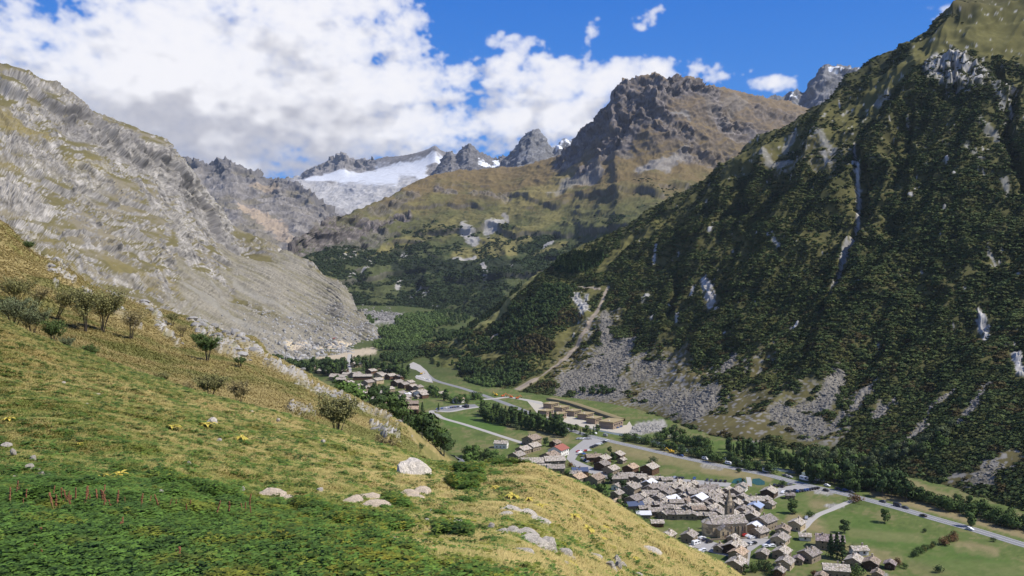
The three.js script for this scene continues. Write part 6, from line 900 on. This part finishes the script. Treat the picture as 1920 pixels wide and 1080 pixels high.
for (const [px, py, w, h, l] of [[1142, 1073, 22, 26, 'upright pale boulder at the bottom edge of the straw slope'], [1156, 1077, 12, 18, 'narrow upright rock beside the upright pale boulder'], [1160, 1062, 14, 16, 'pale rock above the upright boulder'], [1172, 1070, 14, 10, 'low pale rock right of the upright boulder'], [1110, 1050, 26, 9, 'flat rock half sunk in straw left of the upright boulder'], [1196, 1082, 20, 9, 'flat rock at the very bottom of the straw slope'], [1058, 1002, 10, 7, 'small lone stone in the middle of the straw slope'], [1220, 1041, 34, 8, 'dark thin ledge near the right crest of the straw slope'],
  [853, 988, 28, 14, 'pale rock among green plants at the centre bottom'], [832, 995, 10, 13, 'small upright stone left of the pale centre rock'], [880, 1001, 16, 8, 'low stone right of the pale centre rock'], [921, 998, 12, 14, 'small stone left of the cracked outcrop'], [808, 964, 10, 8, 'small stone in dry grass below the broken slab'], [738, 1018, 18, 9, 'flat pale stone at the edge of the green plants'], [817, 998, 9, 8, 'small stone in the green patch under the centre'], [800, 985, 8, 6, 'tiny stone among dead stalks at the centre'], [894, 890, 12, 6, 'small stone in the lush patch on the crest'],
  [222, 997, 20, 12, 'rounded pale stone in the green plants at lower left'], [226, 1007, 16, 12, 'white stone just below the rounded pale stone'], [198, 992, 16, 9, 'flat stone left of the rounded pale stone'], [257, 1005, 22, 8, 'flat pale stone right of the white stone'], [291, 930, 24, 12, 'pale pointed stone at the edge of the lush plants'], [397, 797, 18, 16, 'white stone beside the yellow plant on the upper meadow'], [354, 876, 6, 7, 'tiny white stone in the middle of the lower meadow'], [600, 926, 14, 8, 'small stone left of the warm ledge'], [606, 966, 10, 10, 'small stone at the upper edge of the lush plants'], [455, 928, 8, 10, 'small pale stone in short grass, centre left'],
  [62, 870, 12, 9, 'pale stone in the stone line at the left edge'], [54, 884, 14, 9, 'broad pale stone in the stone line at the left edge'], [80, 896, 12, 7, 'lower pale stone in the stone line at the left edge'], [70, 885, 10, 5, 'flat stone in the middle of the left stone line'], [12, 842, 16, 6, 'flat pale stone at the far left edge'], [106, 903, 9, 6, 'last small stone of the left stone line'], [30, 899, 8, 6, 'small stone under the left stone line'], [25, 862, 9, 14, 'dark upright stone at the left stone line'], [92, 898, 9, 6, 'small stone next to the last of the left line'],
  [183, 743, 12, 4, 'flat stone on the upper left meadow'], [120, 724, 8, 5, 'small stone on bare soil at the upper left meadow'], [160, 763, 8, 4, 'tiny flat stone below the upper left meadow stone'], [470, 775, 8, 4, 'small stone near the meadow crest at the centre'], [522, 796, 6, 8, 'small pale stone below the willow bush'], [605, 833, 8, 7, 'small pale stone on the meadow under the large willow'], [410, 830, 9, 6, 'small stone right of the yellow plants'], [562, 816, 8, 4, 'flat stone on the meadow left of the large willow']]) rock(px, py, w, h * 1.1, l);

// ---------- plants with yellow leaves ----------
const yellowLeaf = std(0.5, 0.4, 0.06, 0.75), limeLeaf = std(0.35, 0.38, 0.05, 0.7), stemMat = std(0.2, 0.16, 0.05, 0.9);
function bladeLeaf(len, w, lift, turn) { const g = new THREE.PlaneGeometry(w, len, 2, 5), p = g.attributes.position; for (let i = 0; i < p.count; i++) { const t = (p.getY(i) + len / 2) / len, x = p.getX(i) * Math.sin(Math.PI * clamp(0.12 + t * 0.86)); const a = lift - t * 1.1, q = t * len; p.setXYZ(i, x, Math.sin(Math.max(a, -0.3)) * q * 0.85 + 0.05 + Math.abs(p.getX(i)) * 0.3, Math.cos(a) * q); } g.rotateY(turn); g.computeVertexNormals(); return g; }
const gentian = (() => { const g = new THREE.Group(), r = rng(13); for (let k = 0; k < 9; k++) part('leaf', bladeLeaf(0.34 + 0.2 * r(), 0.15, 0.7 + 0.7 * r(), k * 0.75 + r()), yellowLeaf, g); const s = new THREE.CylinderGeometry(0.012, 0.02, 0.2, 6); s.translate(0, 0.1, 0); part('stem', s, stemMat, g); return g; })();
for (const [px, py, s, label] of [[16, 792, 0.9, 'yellow broad-leaved plant at the far left of the meadow'], [325, 812, 1.1, 'yellow broad-leaved plant in the middle of the meadow, left of the white stone'], [388, 808, 1.2, 'bright yellow plant leaning at the white stone'], [453, 830, 1.0, 'yellow plant on the meadow right of the white stone'], [226, 898, 1.1, 'yellow-green plant on the lower left meadow'], [192, 900, 0.7, 'small orange-yellow plant left of the yellow-green plant'], [148, 842, 0.5, 'tiny yellow plant on the left meadow'], [740, 886, 0.8, 'yellow plant left of the large slab boulder'], [400, 735, 0.8, 'yellow plant under the meadow crest shrubs'], [168, 745, 0.5, 'tiny yellow plant on the upper left meadow'],
  [928, 920, 0.8, 'yellow plant highest on the straw hill'], [962, 938, 1.1, 'yellow plant near the top of the straw hill'], [990, 944, 0.8, 'pale yellow plant right below the straw hill top'], [1010, 957, 1.1, 'yellow plant above the long flat ledge'], [1072, 979, 1.2, 'yellow plant in the middle of the straw hill'], [1100, 1003, 1.2, 'bright yellow plant below the middle of the straw hill'], [1129, 997, 0.9, 'yellow plant on the straw hill, left of an orange pair'], [1139, 1005, 0.8, 'orange-yellow plant on the straw hill beside its neighbour'], [1127, 1018, 0.7, 'low yellow plant on the straw hill below the orange pair'], [1157, 1014, 0.7, 'small yellow plant on the right of the straw hill'], [1191, 1058, 0.7, 'yellow plant near the bottom right of the straw hill'], [1075, 1068, 0.7, 'small yellow plant below the cracked outcrop']])
  { const p = hill.stand(px, py), o = gentian.clone(); o.name = numbered('yellow_plant'); scene.add(o); o.position.copy(p); o.position.y += 0.07; o.rotation.y = px; o.scale.setScalar(s * 0.95 * clamp(-p.z / 38, 0.7, 1.3)); tag(o, label, 'plant'); }

// ---------- rusty dock stalks ----------
const rustMat = std(0.23, 0.095, 0.045, 0.95), strawMat = std(0.4, 0.28, 0.13, 0.95);
const dock = [0, 1, 2].map((s) => { const g = new THREE.Group(), r = rng(60 + s), heads = []; part('stem', tube([[0, 0, 0], [0.02, 0.45, 0.01], [0.05 * (r() - 0.5), 1, 0]], 0.012, 0.006, 5, 5), strawMat, g); for (let k = 0; k < 46; k++) { const t = 0.4 + 0.58 * r(), a = r() * 6.28, b = new THREE.IcosahedronGeometry(0.022 + 0.02 * r(), 0); b.scale(1, 1.5, 1); b.translate(Math.cos(a) * 0.05 * r() * (1.3 - t), t, Math.sin(a) * 0.05 * r()); heads.push(b); } part('seed_head', mergeGeometries(heads), rustMat, g); return g; });
{
  const r = rng(321), spots = []; const add = (x0, y0, x1, y1, n, place) => { for (let k = 0; k < n; k++) spots.push([lerp(x0, x1, r()), lerp(y0, y1, r()), place]); };
  add(90, 945, 150, 968, 11, 'left end of the stalk line at the lush edge'); add(150, 942, 210, 965, 12, 'densest part of the stalk line at the lush edge'); add(210, 950, 290, 972, 8, 'middle of the stalk line at the lush edge'); add(290, 955, 370, 975, 7, 'right end of the stalk line at the lush edge'); add(0, 935, 60, 965, 6, 'far left edge of the lush plants'); add(400, 955, 480, 980, 7, 'upper edge of the lush plants, right of the line');
  add(55, 1045, 95, 1079, 9, 'bottom left corner of the lush plants'); add(70, 1000, 130, 1040, 4, 'lower left among the lush plants'); add(300, 1060, 350, 1079, 5, 'bottom edge of the lush plants'); add(190, 1005, 230, 1035, 4, 'lush plants beside the rounded pale stones');
  for (const [px, py, place] of spots) { const p = hill.stand(px, Math.min(py, 1079)), o = dock[(r() * 3) | 0].clone(); o.name = numbered('dock_stalk'); scene.add(o); o.position.copy(p); o.rotation.set((r() - 0.5) * 0.6, r() * 6, (r() - 0.5) * 0.7); { const q = lerp(0.16, 0.62, r()) * clamp(-p.z / 22, 0.5, 1.4); o.scale.set(q * 0.9, q, q * 0.9); } tag(o, 'rust-brown dry stalk, ' + place, 'dry stalk', 'dry stalks at the ' + place); }
}

// ---------- willows with bare stems on the bank ----------
function willow(seed, h, spread, stems, leaves, lean = [0, 0], size = 0.1) {
  const r = rng(seed), g = new THREE.Group(), bark = [], pos = [], nor = [], col = [], idx = [];
  for (let s = 0; s < stems; s++) {
    const a = s / stems * 6.28 + r(), w = spread * (0.35 + 0.65 * r()), H = h * (0.75 + 0.25 * r()), e = [Math.cos(a) * w + lean[0] * h, H, Math.sin(a) * w + lean[1] * h], m = [e[0] * 0.4, H * 0.5, e[2] * 0.4];
    bark.push(tube([[0.15 * Math.cos(a), -0.3, 0.15 * Math.sin(a)], m, e], 0.025 + 0.007 * h, 0.01, 8, 6));
    for (let b = 0; b < 10; b++) {
      const t = 0.08 + 0.92 * r(), bx = lerp(m[0], e[0], t), by = lerp(m[1], e[1], t), bz = lerp(m[2], e[2], t), ba = r() * 6.28, bl = h * (0.18 + 0.22 * r()), ex = bx + Math.cos(ba) * bl, ey = by + bl * (0.35 + 0.75 * r()), ez = bz + Math.sin(ba) * bl;
      bark.push(tube([[bx, by, bz], [(bx + ex) / 2, (by + ey) / 2 + 0.05 * bl, (bz + ez) / 2], [ex, ey, ez]], 0.018, 0.006, 3, 4));
      const n = Math.round(leaves * 1.5 / (stems * 10));
      for (let k = 0; k < n; k++) {
        const q = 0.2 + 0.95 * r(), c = new THREE.Vector3(lerp(bx, ex, q) + (r() - 0.5) * bl * 0.5, lerp(by, ey, q) + (r() - 0.5) * bl * 0.5, lerp(bz, ez, q) + (r() - 0.5) * bl * 0.5), N = new THREE.Vector3(r() - 0.5, r() - 0.1, r() - 0.5).normalize(), A = new THREE.Vector3(r() - 0.5, r() - 0.5, r() - 0.5).cross(N).normalize().multiplyScalar(size * (0.6 + 0.8 * r())), B = new THREE.Vector3().crossVectors(N, A).multiplyScalar(0.5), o = pos.length / 3, tone = 0.7 + 0.6 * r();
        for (const [u, v] of [[-1, 0], [0, -1], [1, 0], [0, 1]]) { pos.push(c.x + A.x * u + B.x * v, c.y + A.y * u + B.y * v, c.z + A.z * u + B.z * v); nor.push(N.x, N.y, N.z); col.push(tone, tone, tone * 0.9); } idx.push(o, o + 1, o + 2, o, o + 2, o + 3);
      }
    }
  }
  const lg = new THREE.BufferGeometry(); lg.setAttribute('position', new THREE.Float32BufferAttribute(pos, 3)); lg.setAttribute('normal', new THREE.Float32BufferAttribute(nor, 3)); lg.setAttribute('color', new THREE.Float32BufferAttribute(col, 3)); lg.setIndex(idx);
  return [mergeGeometries(bark), lg, g];
}
const willowLeaf = { olive: std(0.2, 0.19, 0.07, 0.85, { vertexColors: true }), brown: std(0.27, 0.22, 0.1, 0.9, { vertexColors: true }), green: std(0.085, 0.13, 0.03, 0.85, { vertexColors: true }), grey: std(0.15, 0.17, 0.085, 0.88, { vertexColors: true }) };
const darkBark = std(0.06, 0.048, 0.038, 0.95);
function bush(px, py, h, wide, leaf, label, o = {}) {
  const p = o.d ? hill.under(px, o.d) : hill.stand(px, py), H = h / K * -p.z, [b, l] = willow(Math.round(px * 7 + py), H, H * wide, o.stems || 7, o.leaves || 2600, o.lean || [0, 0], (o.size || 0.022) * H + 0.02);
  const t = thing(o.name || 'willow_bush', label, 'bush', p, 0); part('stems', b, darkBark, t); part('leaves', l, willowLeaf[leaf], t); return t;
}
bush(632, 806, 66, 0.55, 'olive', 'large olive willow bush on the crest at the centre left', { leaves: 5200, stems: 10, d: 66 });
bush(160, 628, 70, 0.22, 'olive', 'multi-stemmed willow tree on the bank, middle of three', { leaves: 2600, stems: 8 });
bush(190, 627, 66, 0.3, 'olive', 'multi-stemmed willow tree on the bank, right one of three', { leaves: 3000, stems: 8, lean: [0.12, 0] });
bush(104, 602, 50, 0.35, 'olive', 'willow tree on the bank leaning right, left one of three', { leaves: 2400, stems: 6, lean: [0.55, 0] });
bush(62, 588, 38, 0.4, 'brown', 'thin-leaved leaning shrub left of the willow trees', { leaves: 1200, stems: 5, lean: [0.5, 0] });
bush(242, 641, 48, 0.4, 'brown', 'thin brownish shrub right of the willow trees', { leaves: 1300, stems: 8, lean: [0.2, 0] });
bush(30, 575, 46, 0.7, 'olive', 'broad olive willow at the left edge of the bank', { leaves: 4000, stems: 9 });
bush(24, 612, 50, 0.8, 'grey', 'grey-green bush rising behind the meadow crest at the left edge', { leaves: 4200, stems: 9, d: 92 });
bush(60, 628, 44, 0.6, 'grey', 'grey-green bush behind the meadow crest, second from the left edge', { leaves: 3600, stems: 9, d: 92 });
bush(98, 648, 40, 0.45, 'green', 'darker green bush behind the meadow crest, third from the left edge', { leaves: 3600, stems: 9, d: 90 });
bush(125, 658, 26, 0.6, 'grey', 'low grey-green bush behind the meadow crest right of the darker green one', { leaves: 2400, d: 88 });
bush(170, 672, 30, 0.4, 'green', 'small green bush behind the crest under the willow trees', { leaves: 2000, d: 86 });
bush(300, 720, 26, 0.6, 'olive', 'low olive bush behind the crest in the middle of the left slope', { leaves: 2000, d: 82 });
bush(255, 703, 18, 0.8, 'olive', 'low shrub behind the crest left of the middle olive bush', { leaves: 1500, d: 82 });
bush(392, 748, 46, 0.55, 'olive', 'olive bush on the crest left of the small single tree', { leaves: 3200, stems: 8, d: 74 });
bush(348, 740, 24, 0.7, 'brown', 'low brownish bush on the crest left of the olive bush', { leaves: 1800, d: 76 });
bush(450, 752, 42, 0.4, 'brown', 'small single thin-leaved tree on the meadow crest', { leaves: 1700, stems: 4, d: 71 });
bush(720, 838, 32, 0.7, 'brown', 'straw-coloured bush on the crest right of the large willow', { leaves: 1500, d: 62 });
bush(387, 680, 36, 0.5, 'green', 'dark green bush against the grey rocks of the bank, lower one', { leaves: 3600, stems: 9, size: 0.03 }); bush(374, 655, 24, 0.6, 'green', 'dark green bush against the grey rocks of the bank, upper one', { leaves: 2600, size: 0.03 });
bush(448, 693, 16, 0.7, 'green', 'small dark bush at the foot of the bank rocks', { leaves: 1500, size: 0.035 }); bush(320, 615, 22, 0.7, 'olive', 'olive bush in the rocky cleft of the bank', { leaves: 1800 }); bush(340, 633, 20, 0.6, 'brown', 'brown bush below the olive one in the rocky cleft', { leaves: 1400 }); bush(53, 474, 16, 0.5, 'green', 'lone dark green bush among the rocks high on the left bank', { leaves: 1600, size: 0.04 });
bush(718, 804, 22, 0.5, 'green', 'lone dark green little tree on the rock edge above the belt', { leaves: 2400, size: 0.04, d: 205 });
bush(780, 846, 20, 0.6, 'green', 'green bush at the lower end of the rocky bank', { leaves: 1800, size: 0.035, d: 140 });

// ---------- grass and leafy ground cover ----------
function tuftGeo(seed, blades, spread, curl) {
  const r = rng(seed), pos = [], nor = [], col = [], idx = [];
  for (let b = 0; b < blades; b++) { const a = r() * 6.28, x = Math.cos(a) * spread * r(), z = Math.sin(a) * spread * r(), h = 0.55 + 0.45 * r(), l = curl * (0.4 + r()), da = r() * 6.28, ex = x + Math.cos(da) * l, ez = z + Math.sin(da) * l, w = 0.028 + 0.02 * r(), sx = -Math.sin(da) * w, sz = Math.cos(da) * w, o = pos.length / 3, t = 0.75 + 0.5 * r();
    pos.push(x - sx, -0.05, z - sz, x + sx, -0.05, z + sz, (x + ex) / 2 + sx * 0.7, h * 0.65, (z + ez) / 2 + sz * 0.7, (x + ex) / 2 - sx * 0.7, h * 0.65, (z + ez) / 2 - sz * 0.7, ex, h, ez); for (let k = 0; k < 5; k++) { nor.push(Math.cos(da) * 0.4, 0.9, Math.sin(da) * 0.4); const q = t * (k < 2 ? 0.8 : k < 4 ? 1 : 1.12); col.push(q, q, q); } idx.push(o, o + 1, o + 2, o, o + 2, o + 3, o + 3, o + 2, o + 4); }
  const g = new THREE.BufferGeometry(); g.setAttribute('position', new THREE.Float32BufferAttribute(pos, 3)); g.setAttribute('normal', new THREE.Float32BufferAttribute(nor, 3)); g.setAttribute('color', new THREE.Float32BufferAttribute(col, 3)); g.setIndex(idx); return g;
}
function herbGeo(seed, leaves) {
  const r = rng(seed), pos = [], nor = [], col = [], idx = [];
  for (let b = 0; b < leaves; b++) { const h = 0.2 + 0.75 * r(), a = r() * 6.28, q = 0.32 * Math.sqrt(r()) * (1.15 - 0.5 * h), x = Math.cos(a) * q, z = Math.sin(a) * q, L = 0.13 + 0.11 * r(), W = L * 0.42, dip = -0.1 + 0.5 * r(), cx = Math.cos(a), cz = Math.sin(a), o = pos.length / 3, t = 0.7 + 0.6 * r();
    const tip = [x + cx * L, h + dip * L, z + cz * L], mid = [x + cx * L * 0.45, h + L * 0.25, z + cz * L * 0.45]; pos.push(x, h, z, mid[0] - cz * W, mid[1] - 0.02, mid[2] + cx * W, ...tip, mid[0] + cz * W, mid[1] - 0.02, mid[2] - cx * W); for (let k = 0; k < 4; k++) { nor.push(cx * 0.5 + (r() - 0.5) * 1.1, 0.75, cz * 0.5 + (r() - 0.5) * 1.1); col.push(t, t, t * 0.95); } idx.push(o, o + 1, o + 2, o, o + 2, o + 3); }
  const g = new THREE.BufferGeometry(); g.setAttribute('position', new THREE.Float32BufferAttribute(pos, 3)); g.setAttribute('normal', new THREE.Float32BufferAttribute(nor, 3)); g.setAttribute('color', new THREE.Float32BufferAttribute(col, 3)); g.setIndex(idx); return g;
}
{
  const r = rng(4242), grass = [], straw = [], herb = [], P = hill;
  let jMax = 0; while (jMax < P.NV - 1 && P.pos[(jMax * P.NU + Math.round((300 - P.px0) / P.dpx)) * 3 + 2] > -82) jMax++;
  for (let k = 0; k < 2200000; k++) {
    const px = lerp(-90, 1480, r()), d = Math.sqrt(lerp(7 * 7, 84 * 84, r())); const p0 = EYE - (C3p(px) - 540) * 0; if (d > C3d(px) + 4) continue;
    const p = P.under(px, d), py = 540 + (EYE - p.y) * K / d; if (py > 1130) continue; if (r() > clamp(20 / d, 0.3, 1)) continue;
    const q = fbm(p.x / 14, p.y / 9, p.z / 14, 3), q2 = fbm(p.x / 1.1, p.y, p.z / 2.4, 2), lu = Math.max(inStrokes(hillBits.lush, p.x, p.y, p.z, 0.8 * q2 + 0.4 * noise(p.x * 1.3, 2, p.z * 0.6)), hillBits.lushNear(p.x, p.y, p.z, 0.2 * q2)), st = inStrokes(hillBits.straw, p.x, p.y, p.z, 0.5 * q + 0.3 * q2), so = inStrokes(hillBits.soil, p.x, p.y, p.z, 0.5 * q2); if (r() < so * 0.85) continue;
    const t = 0.55 + 0.8 * r(), e = -p.z / hillBits.edgeAt(px); const soft = clamp(lu + 0.7 * (r() - 0.5) * Math.min(1, lu * 2.5));
    const stray = r() < 0.02 * (1 - 0.7 * st) + 0.16 * sstep(1.7, 1.0, e) * sstep(700, 500, px); if (stray || r() < sstep(0.2, 1.0, soft + 0.5 * noise(p.x / 0.7, 5, p.z / 1.6) * Math.min(1, lu * 2.5))) { if (herb.length < 90000) { const yel = sstep(0.3, 0.7, noise(p.x / 1.8, 3, p.z / 1.8)), c = [0.08, 0.145, 0.026]; mixc(c, 0.2, 0.18, 0.024, clamp(0.5 * yel + sstep(0.55, 1, r()) * sstep(150, 800, px) * 0.8)); mixc(c, 0.045, 0.09, 0.024, sstep(0.2, 0.7, noise(p.x / 1.1, 9, p.z / 1.1)) * 0.6); herb.push([p, (stray ? 0.55 : 1) * lerp(0.1, 0.36, r() * r()) * (0.7 + d / 60), lerp(0.24, 0.48, r()) * (0.75 + d / 45), c.map((v) => v * t), r() * 6.28]); } continue; }
    const dryness = clamp(0.43 + 0.3 * q + 0.26 * q2 + 0.7 * st - 0.35 * lu - 0.5 * sstep(1.75, 1.0, e) * sstep(760, 600, px)), c = [0.235, 0.235, 0.056]; mixc(c, 0.46, 0.36, 0.14, sstep(0.1, 1.0, dryness + 0.12 + 0.5 * (r() - 0.5))); mixc(c, 0.125, 0.19, 0.036, clamp(sstep(0.0, 0.55, -0.3 * q - 0.5 * q2 + 0.8 * (r() - 0.5)) * 0.62 * (1 - 0.6 * st) + 0.7 * sstep(1.8, 1.0, e) * sstep(760, 600, px)));
    if (grass.length < 520000) grass.push([p, lerp(0.04, 0.1, r()) * (1 + 0.5 * st) * (0.8 + d / 110), lerp(0.18, 0.34, r()) * (0.6 + d / 70), c.map((v) => v * (0.6 + 0.4 * t)), r() * 6.28]);
  }
    const blade = std(1, 1, 1, 0.85, { vertexColors: true }); blade.specularIntensity = 0.2;
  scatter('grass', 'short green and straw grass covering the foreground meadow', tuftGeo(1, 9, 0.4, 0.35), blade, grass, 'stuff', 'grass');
  scatter('ground_cover', 'lush dark green leafy plants along the bottom of the meadow', herbGeo(2, 34), blade, herb, 'stuff', 'plants');
  // bank: coarse tussocks
  const tus = []; for (let k = 0; k < 300000 && tus.length < 90000; k++) { const px = lerp(-60, 820, r()), d = lerp(84, 340, Math.pow(r(), 1.4)); if (d > C6d(px) + 6) continue; const p = P.under(px, d), q = fbm(p.x / 14, p.y / 9, p.z / 14, 3), big = fbm(p.x / 45, p.y / 45, p.z / 45, 3), rk = inStrokes(hillBits.rock, p.x, p.y, p.z, 0.2); if (r() < rk * 0.9) continue; const t = 0.8 + 0.4 * r(), c = [0.36, 0.285, 0.115]; mixc(c, 0.2, 0.2, 0.06, sstep(0.0, 0.5, big + 0.5 * q)); tus.push([p, lerp(0.14, 0.32, r()), lerp(0.4, 0.9, r()) * (0.7 + d / 200), c.map((v) => v * t), r() * 6.28]); }
  scatter('grass', 'coarse yellow tussock grass on the rocky bank behind the meadow', tuftGeo(3, 9, 0.4, 0.35), blade, tus, 'stuff', 'grass');
  // loose stones: scree on the right slope, talus blocks on the left
  const sc = []; for (let k = 0; k < 120000 && sc.length < 16000; k++) { const i = r() * (rightSide.NU - 1), j = r() * (rightSide.NV - 1) * 0.6, p = rightSide.ground(i, j), m = inStrokes(rightBare.scree, p.x, p.y, p.z, 0.5 * noise(p.x / 12, p.y / 12, p.z / 12)); const edge = inStrokes(rightBare.scree, p.x, p.y, p.z, -0.5) * 0.08; if (r() > m * 0.9 + edge) continue; const s = 0.3 + 1.1 * Math.pow(r(), 4), t = 0.6 + 0.6 * r(); sc.push([p, s * 0.8, s * (1 + 0.4 * r()), [0.19 * t, 0.174 * t, 0.148 * t], r() * 6.28, r()]); }
  const stoneMat = std(1, 1, 1, 0.95); scatter('scree', 'loose grey boulders lying in the scree tongues of the right slope', boulderGeo(70, 1, 0.5, 1), stoneMat, sc, 'stuff', 'scree');
  const tl = []; for (let k = 0; k < 60000 && tl.length < 9000; k++) { const i = r() * (leftSide.NU - 1), j = Math.pow(r(), 1.6) * (leftSide.NV - 1) * 0.75, p = leftSide.ground(i, j), px = leftSide.px0 + i * leftSide.dpx; if (px < 380 || r() > sstep(380, 620, px)) continue; const low = sstep(140, 20, p.y), s = (0.4 + 2.6 * Math.pow(r(), 7)) * (0.6 + 0.8 * low), t = 0.65 + 0.6 * r(); tl.push([p, s, s * (1 + 0.5 * r()), [0.3 * t, 0.29 * t, 0.275 * t], r() * 6.28, r()]); }
  for (let k = 0; k < 900; k++) { const a = r() * 6.28, q = Math.sqrt(r()), p = onFloor(705 + Math.cos(a) * q * 52, 592 + Math.sin(a) * q * 9 + Math.cos(a) * q * 3), s = 1.2 + 4 * Math.pow(r(), 3), t = 0.7 + 0.5 * r(); tl.push([p, s, s * 1.3, [0.21 * t, 0.2 * t, 0.185 * t], r() * 6.28, r()]); }
  for (let k = 0; k < 500; k++) { const a = r() * 6.28, q = Math.sqrt(r()), p = onFloor(1215 + Math.cos(a) * q * 28, 803 + Math.sin(a) * q * 8), s = 0.4 + 1.4 * Math.pow(r(), 3), t = 0.8 + 0.5 * r(); tl.push([p, s, s * 1.3, [0.27 * t, 0.255 * t, 0.225 * t], r() * 6.28, r()]); }
  for (let k = 0; k < 60000; k++) { const px = lerp(-20, 800, r()), d = lerp(100, 340, r()); if (d > C6d(px)) continue; const p = hill.under(px, d), m = inStrokes(hillBits.rock, p.x, p.y, p.z, 0.5 * noise(p.x / 5, p.y / 5, p.z / 5)); if (r() > m * 0.02) continue; const s = (0.2 + 0.7 * Math.pow(r(), 3)) * (0.5 + d / 300), t = 0.75 + 0.5 * r(); tl.push([p, s * 0.9, s * (1.1 + 0.8 * r()), [0.25 * t, 0.238 * t, 0.22 * t], r() * 6.28, 0.7 * (r() - 0.5)]); }
  scatter('boulder_field', 'loose grey blocks strewn over the long talus and the rockslide', boulderGeo(71, 1, 0.5, 1), stoneMat, tl, 'stuff', 'boulders');
}
renderer.render(scene, camera);
